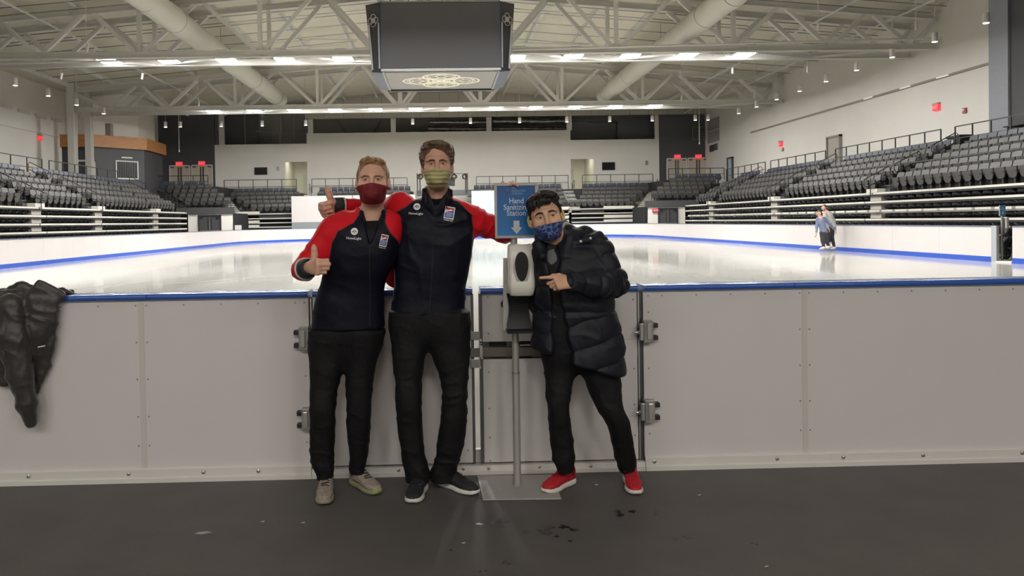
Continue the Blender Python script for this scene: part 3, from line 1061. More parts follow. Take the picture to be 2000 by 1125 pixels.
def stand(side, name, x_front, sections, label):
    """one long side stand; side +1 right, -1 left"""
    t = thing('seating_stand', label, 'grandstand', (side*x_front, 45, 0), None, 'structure')
    ya, yb = sections[0][0]-1.2, sections[-1][1]+1.0
    for r in range(ROWS_N):
        x0 = x_front+.1+r*TREAD
        z = FLOOR0+r*RISE
        MB().box(side*x0, side*(x0+TREAD+.3), ya, yb, z-.45 if r else z-.12, z-.01).build('row_platform', m_black, t)
        MB().box(side*(x0-.02), side*(x0+.06), ya, yb, z-.07, z).build('row_nosing', mat('dark_nosing', srgb(74, 73, 72), .5), t)
    xb = x_front+.1+ROWS_N*TREAD
    MB().box(side*xb, side*25.5 if side > 0 else side*29.1, ya, yb+3, 3.9, FLOOR0+ROWS_N*RISE).build('concourse_slab', m_black, t)
    MB().box(side*(x_front+1.1), side*(xb+.2), ya, yb, .0, 2.2).build('back_panel', m_dark, t)
    # retracted telescopic rows: nosing beams, dark folded seats, aisle boxes
    zr = [2.40, 2.02, 1.64, 1.26]
    for i, z in enumerate(zr):
        y = ya
        brk = [s[0]-.6 for s in sections[1:]]
        if side > 0 and i == 2:
            # the third beam is made of short white boards
            yy = ya
            while yy < yb-.9:
                MB().box(side*x_front, side*(x_front+.14), yy+.07, yy+.86, z-.06, z+.03).build('nosing_board', m_nose, t)
                yy += .97
            MB().box(side*(x_front+.02), side*(x_front+.12), ya, yb, z-.11, z-.075).build('nosing_beam', m_alu, t)
        else:
            cuts = sorted([ya, yb]+[c+((.6 if i % 2 else 0)) for c in brk if ya < c < yb])
            for c0, c1 in zip(cuts[:-1], cuts[1:]):
                MB().box(side*x_front, side*(x_front+.12), c0+.06, c1-.06, z-.05, z+.03).build('nosing_beam', m_nose, t)
                MB().box(side*(x_front+.02), side*(x_front+.2), c0+.02, c1-.02, z-.12, z-.05).build('nosing_beam', m_black, t)
    fold = MB()
    for i, z in enumerate(zr):
        MB().box(side*(x_front+.5), side*(x_front+1.1), ya, yb, z-.38, z-.12).build('riser_panel', m_dark, t)
        y = ya+.3
        while y < yb-.3:
            fold.tube([(side*(x_front+.36), y-.24, z-.25), (side*(x_front+.34), y-.12, z-.17), (side*(x_front+.34), y+.12, z-.17), (side*(x_front+.36), y+.24, z-.25)], [.05, .1, .1, .05], 6)
            y += .55
    fold.build('folded_seats', mat('folded_seat_black', srgb(40, 40, 46), .4), t, kind='stuff', smooth=50)
    for j, (a, b) in enumerate(sections):
        for r in range(ROWS_N):
            xs = x_front+.72+r*TREAD
            z = FLOOR0+r*RISE
            for k, p in enumerate(seat_row(name, r, (side*xs, a, z), (side*xs, b, z))):
                SEATS.append((p.x, p.y, p.z, 0 if side > 0 else PI, name, j, r, k))
        if j:
            # aisle between this section and the nearer one
            y0, y1 = sections[j-1][1], a
            ym = (y0+y1)/2
            for r in range(ROWS_N):
                x0 = x_front+.1+r*TREAD
                z = FLOOR0+r*RISE
                MB().box(side*(x0+.4), side*(x0+TREAD), ym-.5, ym+.5, z, z+RISE/2).build('aisle_step', mat('step_grey', srgb(88, 87, 86), .6), t)
            MB().box(side*(x_front-.02), side*(x_front+.35), ym-.42, ym+.42, FLOOR0+.02, FLOOR0+.2).build('aisle_box', m_nose, t)
            for z in zr[1:]:
                MB().box(side*(x_front+.16), side*(x_front+.5), ym-.42, ym+.42, z+.05, z+.27).build('aisle_box', mat('aisle_box_grey', srgb(190, 187, 178), .5), t)
    return t


SEC_R = [(20.5, 32.9), (34.1, 43.3), (44.5, 53.7), (54.9, 58.6)]
SEC_L = [(24.0, 35.2), (36.4, 41.6), (42.8, 50.4), (50.7, 55.2)]
stand(1, 'right', 19.0, SEC_R, 'long right-hand stand: stacked retracted rows with white nosings under fixed seat rows')
stand(-1, 'left', 18.5, SEC_L, 'long left-hand stand: stacked retracted rows with white nosings under fixed seat rows')


def end_stand(name, x0, x1, label, slope=0., tele=True, y_front=67.4, floor=2.40, cols=None, rails=None):
    """stand behind the far boards, rows facing the camera; slope shifts each row sideways"""
    t = thing('seating_stand', label, 'grandstand', ((x0+x1)/2, y_front, 0), None, 'structure')
    for r in range(ROWS_N):
        yy = y_front+.1+r*TREAD
        z = floor+r*RISE
        s = slope*r
        MB().box(x0+s, x1+s, yy, yy+TREAD+.2, z-.45, z-.01).build('row_platform', m_black, t)
    MB().box(x0-.5, x1+.5, y_front+1.2, y_front+ROWS_N*TREAD+.2, 0, 2.0).build('back_panel', m_dark, t)
    MB().box(x0-.2+slope*3, x1+.2+slope*3, y_front+.1+ROWS_N*TREAD, EW-.03, 3.9, floor+ROWS_N*RISE).build('concourse_slab', m_black, t)
    if tele:
        for i, z in enumerate((2.40, 2.0, 1.62, 1.24)):
            MB().box(x0, x1, y_front, y_front+.12, z-.05, z+.03).build('nosing_beam', m_nose, t)
            MB().box(x0, x1, y_front+.02, y_front+.2, z-.12, z-.05).build('nosing_beam', m_black, t)
            MB().box(x0, x1, y_front+.6, y_front+1.1, z-.38, z-.12).build('riser_panel', m_dark, t)
            xs0, xs1 = (x0-.05, x0+1.9) if (x0+x1) < 0 else (x1-2.6, x1+.05)
            MB().box(xs0, xs1, y_front+.1, y_front+.5, z+.04, z+.22).build('step_box', m_nose, t)
    for r in range(ROWS_N):
        yy = y_front+.72+r*TREAD
        z = floor+r*RISE
        c0, c1 = cols[r] if cols else (x0+slope*r, x1+slope*r)
        for k, p in enumerate(seat_row(name, r, (c0, yy, z), (c1, yy, z))):
            SEATS.append((p.x, p.y, p.z, PI/2, name, 0, r, k))
    return t


def cx(px, y):
    return (px-864)/1500*y


end_stand('left end', cx(466, 67.4), cx(572, 67.4), 'stand behind the far boards, left of the left lit doorway',
          cols=[(cx(492, 68), cx(572, 68)), (cx(480, 69), cx(580, 69)), (cx(468, 70), cx(580, 70)), (cx(453, 70.5), cx(588, 70.5)), (cx(443, 71), cx(582, 71))])
end_stand('left middle', cx(612, 67.4), cx(800, 67.4), 'stand behind the far boards, just right of the left lit doorway')
end_stand('right middle', cx(930, 67.4), cx(1112, 67.4), 'stand behind the far boards, just left of the right lit doorway')
end_stand('right end', cx(1118, 67.4), cx(1240, 67.4), 'stand behind the far boards, right of the right lit doorway',
          cols=[(cx(1100, 68), cx(1234, 68)), (cx(1134, 69), cx(1246, 69)), (cx(1138, 70), cx(1256, 70)), (cx(1139, 70.5), cx(1268, 70.5)), (cx(1140, 71), cx(1278, 71))])
end_stand('left corner', cx(362, 62.4), cx(452, 62.4), 'dark corner stand over the dark double doors, far left', slope=-.75, tele=False, y_front=62.2, floor=2.86)
end_stand('right corner', cx(1278, 62.4), cx(1375, 62.4), 'dark corner stand over the dark double doors, far right', slope=.75, tele=False, y_front=62.2, floor=2.86)
# walls under the corner stands, dark bands and doors
for k, (a, b, d0, d1, yt) in enumerate(((372, 458, 392, 436, 421), (1268, 1342, 1288, 1327, 408))):
    x0, x1 = cx(a, 62), cx(b, 62)
    struct(MB().box(x0, x1, 62.0, 62.15, 0, 2.35), 'wall_vomitory', m_white_wall)
    struct(MB().box(cx(a-22 if k == 0 else a-4, 62), cx(b+2 if k == 0 else b+30, 62), 61.9, 62.3, 2.38, 2.9), 'trim_%d' % (20+k), m_doordark)
    struct(MB().box(cx(b+1, 62) if k == 0 else cx(a-6, 62), cx(b+5, 62) if k == 0 else cx(a-1, 62), 62.0, 66, 0, 2.4), 'wall_stand_side', m_dark)
    double_door(10+k, cx(d0, 62), cx(d1, 62), 61.95, 0, 2.3, m_doordark, m_black)
es = at(1281, 411, 61.95)
t = thing('wall_sign', 'red sign plate beside the dark double doors under the right corner stand', 'sign', es)
MB().box(es.x-.28, es.x+.28, 61.9, 61.98, es.z-.14, es.z+.14).build('plate', mat('red_sign', srgb(205, 60, 66), .5), t)
txt(t, 'EXIT', (es.x, 61.895, es.z), (1, 0, 0), (0, 0, 1), .2, m_text_white)
ut = at(469, 447, 61.8)
t = thing('utility_box', 'white utility box on the floor beside the dark doors under the left corner stand', 'utility box', (ut.x, 61.7, 0))
MB().box(ut.x-.35, ut.x+.1, 61.5, 61.9, 1.0, 1.45).box(ut.x-.3, ut.x+.05, 61.55, 61.9, 0, 1).build('casing', m_hdpe, t, bevel=.02)
# handrailings
def railing(name_label, pts, h=1.07, step=1.9, mids=(.5,), group='stand railings', r=.028):
    pts = [Vector(p) for p in pts]
    t = thing('railing', name_label, 'railing', pts[0], group)
    up = Vector((0, 0, 1))
    for a, b in zip(pts[:-1], pts[1:]):
        MB().bar(a+up*h, b+up*h, 2*r, 2*r).build('top_rail', m_rail, t)
        for m_ in mids:
            MB().bar(a+up*h*m_, b+up*h*m_, 1.6*r, 1.6*r).build('mid_rail', m_rail, t)
        n = max(1, round((b-a).length/step))
        for k in range(n+1):
            p = a.lerp(b, k/n)
            MB().bar(p, p+up*h, 2*r, 2*r, (0, 1, 0)).build('post', m_rail, t)
    return t


CZ = FLOOR0+ROWS_N*RISE
for k, (a, b) in enumerate(((46.2, 54.2), (34.9, 44.2), (25.0, 33.4)) and ((54.9, 62.5), (46.2, 54.0), (35.4, 45.0), (23.0, 34.4))):
    railing('dark railing behind the top row of the right stand, %s stretch from the far end' % ORD[k+1], [(23.35, a, CZ), (23.35, b, CZ)], r=.024, step=1.2)
for k, (a, b) in enumerate(((25.0, 36.6), (38.2, 44.6), (45.4, 54.8))):
    railing('dark railing behind the top row of the left stand, %s stretch from the near end' % ORD[k+1], [(-22.85, a, CZ), (-22.85, b, CZ)], r=.024, step=1.6)
railing('dark cross railing in front of the third row of the right stand', [(20.72, 21, FLOOR0+RISE), (20.72, 58, FLOOR0+RISE)], h=.95, step=1.9, mids=())
railing('dark cross railing in front of the third row of the left stand', [(-20.22, 24, FLOOR0+RISE), (-20.22, 55, FLOOR0+RISE)], h=.95, step=1.9, mids=())
for (a, b, w) in ((443, 582, 'left end'), (612, 797, 'left middle'), (932, 1112, 'right middle'), (1140, 1279, 'right end')):
    railing('dark railing along the top of the %s stand below the end wall' % w, [(cx(a, 71.8), 71.8, CZ), (cx(b, 71.8), 71.8, CZ)], h=1.3, step=1.25)
railing('dark railing along the top of the left corner stand', [(cx(297, 66.8), 66.8, 4.78), (cx(412, 66.8), 66.8, 4.78)], h=1.0, step=1.2)
railing('dark railing along the top of the right corner stand', [(cx(1310, 66.8), 66.8, 4.78), (cx(1420, 66.8), 66.8, 4.78)], h=1.0, step=1.2)
railing('dark front railing of the left corner stand', [(cx(352, 62.1), 62.1, 2.9), (cx(455, 62.1), 62.1, 2.9)], h=.75, step=1.9, mids=(.3, .6), r=.02)
railing('dark front railing of the right corner stand', [(cx(1276, 62.1), 62.1, 2.9), (cx(1378, 62.1), 62.1, 2.9)], h=.75, step=1.9, mids=(.3, .6), r=.02)


def aisle_rail(lab, p, d, L, drop, r=.022):
    """hairpin handrail: bent tube standing in an aisle, running down the slope"""
    p, d = Vector(p), Vector(d)
    up = Vector((0, 0, 1))
    t = thing('aisle_handrail', lab, 'handrail', p, 'aisle handrails')
    a = p+up*.95
    b = p+d*L-up*drop+up*.95
    c = p+d*L-up*drop+up*.55
    e = p+up*.55
    pts = [p, e, a-up*.08, a+d*.08, b-d*.1, b+up*-.06+d*.04, c+up*.08+d*.03, c-d*.08, e+d*.05]
    MB().tube(pts, r, 7).build('bent_tube', m_rail, t, smooth=60)
    MB().tube([b-d*.25-up*.9+up*.05, b-d*.25], r, 7).build('post', m_rail, t, smooth=60)
    return t


for j, (ym) in enumerate((33.5, 43.9, 54.3)):
    for r in (4.7, 2.6, .9):
        aisle_rail('black bent handrail in the %s aisle of the right stand, %s' % (('nearest', 'middle', 'farthest')[j], {4.7: 'at the top', 2.6: 'halfway up', .9: 'low down'}[r]),
                   (19.1+r*TREAD, ym, FLOOR0+max(0, (r-.3))*RISE), (-1, 0, 0), 1.15, .5)
for j, (ym) in enumerate((35.8, 42.2, 55.7)):
    for r in (4.7, 2.6, .9):
        aisle_rail('black bent handrail in the %s aisle of the left stand, %s' % (('nearest', 'middle', 'farthest')[j], {4.7: 'at the top', 2.6: 'halfway up', .9: 'low down'}[r]),
                   (-18.6-r*TREAD, ym, FLOOR0+max(0, (r-.3))*RISE), (1, 0, 0), 1.15, .5)
for (px, y, rr, w) in ((425, 71.4, 4.3, 'left of the left end stand, at the top'), (607, 71.6, 4.3, 'in the aisle by the left lit doorway'), (1124, 71.6, 4.3, 'in the aisle by the right lit doorway'),
                       (1288, 71.4, 4.3, 'right of the right end stand, at the top')):
    aisle_rail('black bent handrail '+w, (cx(px, y), y, CZ-.1), (.35 if px < 864 else -.35, -.9, 0), 1.1, .4)
# aisle stairs beside the end stands
for k, (pa, pb, da) in enumerate(((452, 478, -.62), (584, 611, 0), (1112, 1134, 0), (1244, 1268, .62))):
    t = thing('aisle_stairs', 'pale aisle stairs '+('between the left corner stand and the left end stand', 'below the left lit doorway', 'below the right lit doorway', 'between the right end stand and the right corner stand')[k],
              'stairs', (cx(pa, 68), 68, 0), 'end aisle stairs', 'structure')
    for s in range(10):
        y = 67.5+s*.4
        z = FLOOR0+s*RISE/2
        MB().box(cx(pa, 68)+da*s*.4, cx(pb, 68)+da*s*.4, y, y+.5, z-.3, z).build('step', mat('pale_step', srgb(196, 192, 182), .6), t)
        MB().box(cx(pa, 68)+da*s*.4, cx(pb, 68)+da*s*.4, y-.02, y, z-.17, z-.08).build('riser_shadow_gap', m_galv, t)

# the seats: the nearest three hundred in the frame as things, the others as one mass
vis = []
for s in SEATS:
    dx = s[0]/s[1]
    px = PX0+FOC*math.tan(math.atan(dx)-YAW)
    vis.append((px > -30 and px < 2040 and not (600 < px < 930 and s[3] == PI/2), s))
inview = sorted([s for ok, s in vis if ok], key=lambda s: math.hypot(s[0], s[1]))
single, rest = inview[:300], inview[300:]+[s for ok, s in vis if not ok and s[1] > 22]
st0 = thing('stadium_seat', 'seat', 'seat', (0, 0, 0), 'grey tip-up stadium seats')
seat_back_mb().build('backrest', m_seat, st0, local=True, bevel=0)
seat_pan_mb().build('seat_pan', m_seat, st0, local=True)
seat_frame_mb().build('seat_frame', m_seat_edge, st0, local=True)
st1 = copy_tree(st0)
for ch in st1.children:
    if ch.name.startswith('backrest'):
        ch.data = ch.data.copy()
        ch.data.materials[0] = m_seat_top
ROWW = ['front', 'second', 'third', 'fourth', 'top']
SECW = {('right', 0): 'nearest', ('right', 1): 'second nearest', ('right', 2): 'third nearest', ('right', 3): 'farthest',
        ('left', 0): 'nearest', ('left', 1): 'second nearest', ('left', 2): 'third nearest', ('left', 3): 'farthest'}
used = {0: False, 1: False}
for s in single:
    kx = 1 if s[6] == 4 else 0
    src = (st0, st1)[kx]
    o = src if not used[kx] else copy_tree(src)
    used[kx] = True
    o.location = (s[0], s[1], s[2])
    o.rotation_euler = (0, 0, s[3])
    if s[4] in ('right', 'left'):
        o['label'] = 'grey tip-up seat, %s from near end, %s row, %s section of the %s stand' % (ORD[min(s[7]+1, 30)], ROWW[s[6]], SECW[(s[4], s[5])], s[4])
    else:
        o['label'] = 'grey tip-up seat, %s from the left, %s row of the %s stand' % (ORD[min(s[7]+1, 30)], ROWW[s[6]], s[4])
for u, src in ((used[0], st0), (used[1], st1)):
    if not u:
        for ch in list(src.children):
            bpy.data.objects.remove(ch)
        bpy.data.objects.remove(src)
mbs = [(seat_back_mb(), 0), (seat_pan_mb(), 0), (seat_frame_mb(), 1)]
for top in (False, True):
    V, F, MI, nb = [], [], [], 0
    for s in rest:
        if (s[6] == 4) != top:
            continue
        c, sn = math.cos(s[3]), math.sin(s[3])
        for mb, mi in mbs:
            a = np.array(mb.v)
            V.append(np.stack([a[:, 0]*c-a[:, 1]*sn+s[0], a[:, 0]*sn+a[:, 1]*c+s[1], a[:, 2]+s[2]], 1))
            F += [tuple(i+nb for i in f) for f in mb.f]
            MI += [mi]*len(mb.f)
            nb += len(a)
    me = bpy.data.meshes.new('stadium_seating')
    me.from_pydata(np.concatenate(V).tolist(), [], F)
    me.materials.append(m_seat_top if top else m_seat)
    me.materials.append(m_seat_edge)
    me.polygons.foreach_set('material_index', MI)
    o = bpy.data.objects.new('stadium_seating', me)
    COL.objects.link(o)
    tag(o, ('top-row ' if top else '')+'grey tip-up seats in the farther parts of the stands', 'seating', 'grey tip-up stadium seats', 'stuff')

# white partition, bright curtain and the bridge with wreaths at the far end
t = thing('partition_panel', 'tall white partition panels with a grey foot behind the far boards', 'partition', (cx(640, 66.6), 66.6, 0))
for a, b in ((572, 689), (692, 812)):
    MB().box(cx(a, 66.6), cx(b, 66.6), 66.55, 66.65, 1.62, 3.86).build('panel', m_hdpe, t)
    MB().box(cx(a, 66.6), cx(b, 66.6), 66.52, 66.66, .4, 1.62).build('foot_panel', mat('foot_grey', srgb(140, 144, 148), .5), t)
MB().box(cx(689, 66.6), cx(692, 66.6), 66.55, 66.65, .4, 3.86).build('post', m_galv, t)
m_curt = mat('clear_curtain', srgb(206, 224, 232), .12, spec=.9, vary=.12, vscale=.7, stretch=(4, 1, .6))
xs = np.linspace(cx(922, 66.6), cx(1012, 66.6), 40)
zz = np.linspace(.0, 4.1, 6)
P = np.zeros((40, 6, 3))
P[..., 0] = xs[:, None]
P[..., 1] = 66.6+.06*np.sin(np.arange(40)*1.3)[:, None]+.02*np.sin(zz*2)[None, :]
P[..., 2] = zz[None, :]
mbc = MB().grid(P)
P2 = P.copy()
P2[..., 1] += .02
mbc.grid(P2[::-1])
tag(mbc.build('plastic_curtain', m_curt, smooth=60), 'bright bluish plastic curtain behind the far boards, left of the sign', 'curtain')
t = thing('announcer_bridge', 'dark bridge platform with side frames behind the taller man\'s head', 'platform', (cx(862, 69), 69, 0))
yb_ = 68.5
za, zb_ = at(862, 379, yb_).z, at(862, 364, yb_).z
MB().box(cx(815, yb_), cx(932, yb_), yb_, yb_+1.5, za-.1, za+.35).build('deck', mat('bridge_grey', srgb(92, 94, 98), .5), t)
for px in (817, 822, 878, 911, 914):
    MB().bar((cx(px, yb_), yb_, za), (cx(px, yb_), yb_, at(px, 339, yb_).z), .12, .12, (0, 1, 0)).build('post', m_rail, t)
MB().bar(at(878, 339, yb_), at(914, 339, yb_), .05, .05).build('top_rail', m_rail, t)
for py in (372, 384):
    MB().bar((cx(914, yb_), yb_, at(914, py, yb_).z), (cx(934, yb_), yb_, at(914, py, yb_).z), .1, .1).build('side_rail', m_rail, t)
for k, px in enumerate((821, 887, 908)):
    c = at(px, 345, 68.3)
    pts = [c+Vector((math.cos(a)*.19, 0, math.sin(a)*.19)) for a in np.linspace(0, 2*PI, 25)]
    mb = MB().tube(pts, [.075*(1+.3*math.sin(i*7.7)) for i in range(25)], 7)
    w = mb.build('wreath', mat('wreath_green', srgb(44, 52, 40), .9, vary=.4, vscale=20))
    tag(w, 'small dark green wreath hung on a bridge post, '+('left of the taller man\'s head', 'first right of the taller man\'s head', 'second right of the taller man\'s head')[k], 'wreath', 'wreaths on the bridge')
    MB().bar(c+Vector((-.06, -.07, -.2)), c+Vector((.06, -.07, -.2)), .05, .1).build('red_bow', mat('bow_red', srgb(140, 40, 40), .6), w)
c = at(881, 355, 68.4)
t = thing('loudspeaker', 'black loudspeaker on short legs on the bridge right of the taller man', 'loudspeaker', (c.x, 68.8, za+.35))
MB().box(c.x-.34, c.x+.34, 68.6, 69.1, c.z-.34, c.z+.42).build('cabinet', m_black, t, bevel=.03)
for s in (-.2, .2):
    MB().box(c.x+s-.04, c.x+s+.04, 68.8, 68.9, za+.351, c.z-.34).build('leg', m_galv, t)

# things at the top of the right stand
p = at(1903, 268, 35.0)
t = thing('waste_bin', 'black bin with a round opening at the top of the right stand', 'bin', (24.0, 34.9, CZ))
MB().box(23.7, 24.3, 34.6, 35.5, CZ, CZ+.62).build('body', m_black, t, bevel=.04)
MB().box(23.66, 24.34, 34.56, 35.54, CZ+.62, CZ+.74).build('lid', m_seat_edge, t, bevel=.03)
MB().cyl((23.69, 35.1, CZ+.45), (23.64, 35.1, CZ+.45), .1, 14).build('opening', m_white_wall, t)
for side, (xa, xb, ya, yb) in (('right', (23.7, 24.4, 29.2, 31.9)), ('left', (-24.1, -23.4, 38.3, 41.2))):
    t = thing('folding_table', 'dark folding table behind the top row of the %s stand' % side, 'table', ((xa+xb)/2, (ya+yb)/2, CZ))
    MB().box(xa, xb, ya, yb, CZ+.72, CZ+.77).build('tabletop', m_seat_edge, t)
    for x in (xa+.06, xb-.06):
        for y in (ya+.2, yb-.2):
            MB().bar((x, y, CZ), (x, y, CZ+.72), .04, .04, (0, 1, 0)).build('leg', m_black, t)
# ================================================================== soft-body modelling: blended distance fields meshed by surface nets
def vnoise(P, seed=0):
    """smooth value noise, about -1..1, on (n,3) points"""
    P = np.asarray(P, dtype=np.float64)
    i = np.floor(P).astype(np.int64)
    f = P-i
    f = f*f*(3-2*f)

    def h(a, b, c):
        n = (a*374761393+b*668265263+c*2147483647+seed*1274126177) & 0xffffffff
        n = ((n ^ (n >> 13))*1274126177) & 0xffffffff
        n = n ^ (n >> 16)
        return (n & 0xffff)/32767.5-1
    r = 0
    for dx in (0, 1):
        for dy in (0, 1):
            for dz in (0, 1):
                w = (f[:, 0] if dx else 1-f[:, 0])*(f[:, 1] if dy else 1-f[:, 1])*(f[:, 2] if dz else 1-f[:, 2])
                r = r+w*h(i[:, 0]+dx, i[:, 1]+dy, i[:, 2]+dz)
    return r


def A(v):
    return np.array(v, dtype=np.float64)


def axis_coords(lo, hi, h, fine=()):
    """grid lines from lo to hi, step h, refined to hf inside the (a, b, hf) spans"""
    out = [lo]
    while out[-1] < hi:
        s = h
        for a, b, hf in fine:
            if a-h <= out[-1] <= b:
                s = min(s, hf)
        out.append(out[-1]+s)
    return np.array(out)


class Field:
    def __init__(self, lo, hi, h, fine=((), (), ())):
        self.h = h
        self.c = [axis_coords(lo[k], hi[k], h, fine[k]) for k in range(3)]
        self.d = np.full([len(c) for c in self.c], .5, dtype=np.float32)

    def like(self):
        g = object.__new__(Field)
        g.h, g.c = self.h, self.c
        g.d = np.full_like(self.d, .5)
        return g

    def sub(self, lo, hi):
        sl = []
        for k in range(3):
            a = max(0, int(np.searchsorted(self.c[k], lo[k]))-1)
            b = min(len(self.c[k]), int(np.searchsorted(self.c[k], hi[k]))+1)
            sl.append(slice(a, max(a+1, b)))
        X = self.c[0][sl[0]][:, None, None]
        Y = self.c[1][sl[1]][None, :, None]
        Z = self.c[2][sl[2]][None, None, :]
        return tuple(sl), X, Y, Z

    def put(self, sl, d, k, mode='add'):
        a = self.d[sl]
        if mode == 'add':
            h = np.maximum(k-np.abs(a-d), 0)/max(k, 1e-6)
            self.d[sl] = np.minimum(a, d)-h*h*k*.25
        else:
            d = -d
            h = np.maximum(k-np.abs(a-d), 0)/max(k, 1e-6)
            self.d[sl] = np.maximum(a, d)+h*h*k*.25

    def cone(self, p, q, r1, r2=None, k=.02, flat=None, mode='add'):
        r2 = r1 if r2 is None else r2
        p, q = A(p), A(q)
        m = max(r1, r2)+k+3*self.h
        sl, X, Y, Z = self.sub(np.minimum(p, q)-m, np.maximum(p, q)+m)
        b = q-p
        L = max(b@b, 1e-12)
        dx, dy, dz = X-p[0], Y-p[1], Z-p[2]
        t = np.clip((dx*b[0]+dy*b[1]+dz*b[2])/L, 0, 1)
        dx, dy, dz = dx-t*b[0], dy-t*b[1], dz-t*b[2]
        l2 = dx*dx+dy*dy+dz*dz
        if flat is not None:
            n, s = A(flat[0]), flat[1]
            dn = dx*n[0]+dy*n[1]+dz*n[2]
            l2 = l2+dn*dn*(s*s-1)
        self.put(sl, np.sqrt(l2)-(r1+(r2-r1)*t), k, mode)
        return self

    def chain(self, pts, rs, k=.02, flat=None):
        for i in range(len(pts)-1):
            self.cone(pts[i], pts[i+1], rs[i], rs[i+1], k, flat)
        return self

    def ell(self, c, r, R=None, k=.02, mode='add'):
        c, r = A(c), A(r)
        R = np.eye(3) if R is None else np.asarray(R)
        ext = np.abs(R)@r+k+3*self.h
        sl, X, Y, Z = self.sub(c-ext, c+ext)
        dx, dy, dz = X-c[0], Y-c[1], Z-c[2]
        u = [(R[0, j]*dx+R[1, j]*dy+R[2, j]*dz)/r[j] for j in range(3)]
        k0 = np.sqrt(u[0]**2+u[1]**2+u[2]**2)
        k1 = np.sqrt((u[0]/r[0])**2+(u[1]/r[1])**2+(u[2]/r[2])**2)+1e-9
        self.put(sl, k0*(k0-1)/k1, k, mode)
        return self

    def half(self, p, n, k=.005):
        """keep only the side of the plane that n points away from"""
        p, n = A(p), A(n)
        n = n/np.linalg.norm(n)
        X, Y, Z = self.c[0][:, None, None], self.c[1][None, :, None], self.c[2][None, None, :]
        d = (X-p[0])*n[0]+(Y-p[1])*n[1]+(Z-p[2])*n[2]
        a = self.d
        h = np.maximum(k-np.abs(a-d), 0)/max(k, 1e-6)
        self.d = (np.maximum(a, d)+h*h*k*.25).astype(np.float32)
        return self

    def loft(self, secs, ax=(0, 0, 1), ex=(1, 0, 0), k=.02, n=2.3, mode='add', smooth=True):
        """secs: (centre, half width along ex, half depth across); straight main axis ax"""
        ax, ex = A(ax)/np.linalg.norm(ax), A(ex)
        ex = ex-ax*(ex@ax)
        ex = ex/np.linalg.norm(ex)
        ey = np.cross(ax, ex)
        o = A(secs[0][0])
        S = np.array([(A(c)-o)@ax for c, _, _ in secs])
        C = np.array([[(A(c)-o)@ex, (A(c)-o)@ey] for c, _, _ in secs])
        W = np.array([[a, b] for _, a, b in secs])
        if S[-1] < S[0]:
            S, C, W = S[::-1], C[::-1], W[::-1]
        s_ = np.linspace(S[0], S[-1], 90)
        T = np.concatenate([C, W], 1)
        if smooth and len(S) > 2:
            m = np.gradient(T, S, axis=0)
            i = np.clip(np.searchsorted(S, s_, 'right')-1, 0, len(S)-2)
            hh = (S[i+1]-S[i])[:, None]
            t = ((s_-S[i])/(S[i+1]-S[i]))[:, None]
            T = (2*t**3-3*t**2+1)*T[i]+(t**3-2*t**2+t)*hh*m[i]+(-2*t**3+3*t**2)*T[i+1]+(t**3-t**2)*hh*m[i+1]
        else:
            T = np.stack([np.interp(s_, S, T[:, j]) for j in range(4)], 1)
        ext = W.max()+k+3*self.h
        P = np.array([A(c) for c, _, _ in secs])
        sl, X, Y, Z = self.sub(P.min(0)-ext, P.max(0)+ext)
        dx, dy, dz = X-o[0], Y-o[1], Z-o[2]
        s = dx*ax[0]+dy*ax[1]+dz*ax[2]
        sc = np.clip(s, S[0], S[-1])
        g = [np.interp(sc, s_, T[:, j]) for j in range(4)]
        u = (dx*ex[0]+dy*ex[1]+dz*ex[2]-g[0])/g[2]
        v = (dx*ey[0]+dy*ey[1]+dz*ey[2]-g[1])/g[3]
        rho = (np.abs(u)**n+np.abs(v)**n)**(1/n)
        d = (rho-1)*np.minimum(g[2], g[3])
        d = np.maximum(d, np.maximum(S[0]-s, s-S[-1]))
        self.put(sl, d, k, mode)
        return self

    def sample(self, V):
        """trilinear value of the field at points"""
        idx, fr = [], []
        for k in range(3):
            i = np.clip(np.searchsorted(self.c[k], V[:, k])-1, 0, len(self.c[k])-2)
            idx.append(i)
            fr.append((V[:, k]-self.c[k][i])/(self.c[k][i+1]-self.c[k][i]))
        r = 0
        for a in (0, 1):
            for b in (0, 1):
                for c in (0, 1):
                    w = (fr[0] if a else 1-fr[0])*(fr[1] if b else 1-fr[1])*(fr[2] if c else 1-fr[2])
                    r = r+w*self.d[idx[0]+a, idx[1]+b, idx[2]+c]
        return r

    def mesh(self):
        d = self.d
        d[0], d[-1], d[:, 0], d[:, -1], d[:, :, 0], d[:, :, -1] = (.1,)*6
        s = d < 0
        cnt = sum(s[a:s.shape[0]-1+a, b:s.shape[1]-1+b, c:s.shape[2]-1+c].astype(np.int8) for a in (0, 1) for b in (0, 1) for c in (0, 1))
        act = (cnt > 0) & (cnt < 8)
        I = np.argwhere(act)
        idm = np.full(act.shape, -1, dtype=np.int32)
        idm[act] = np.arange(len(I))
        cv = {}
        for a in (0, 1):
            for b in (0, 1):
                for c in (0, 1):
                    cv[a, b, c] = d[I[:, 0]+a, I[:, 1]+b, I[:, 2]+c]
        acc = np.zeros((len(I), 3))
        w = np.zeros(len(I))
        for ax in range(3):
            for o1 in (0, 1):
                for o2 in (0, 1):
                    p = [o1, o2]
                    p.insert(ax, 0)
                    q = list(p)
                    q[ax] = 1
                    va, vb = cv[tuple(p)], cv[tuple(q)]
                    m = (va < 0) != (vb < 0)
                    t = np.where(m, va/np.where(np.abs(va-vb) < 1e-12, 1, va-vb), 0)
                    pt = np.tile(np.array(p, float), (len(I), 1))
                    pt[:, ax] = t
                    acc += pt*m[:, None]
                    w += m
        loc = acc/w[:, None]
        V = np.zeros((len(I), 3))
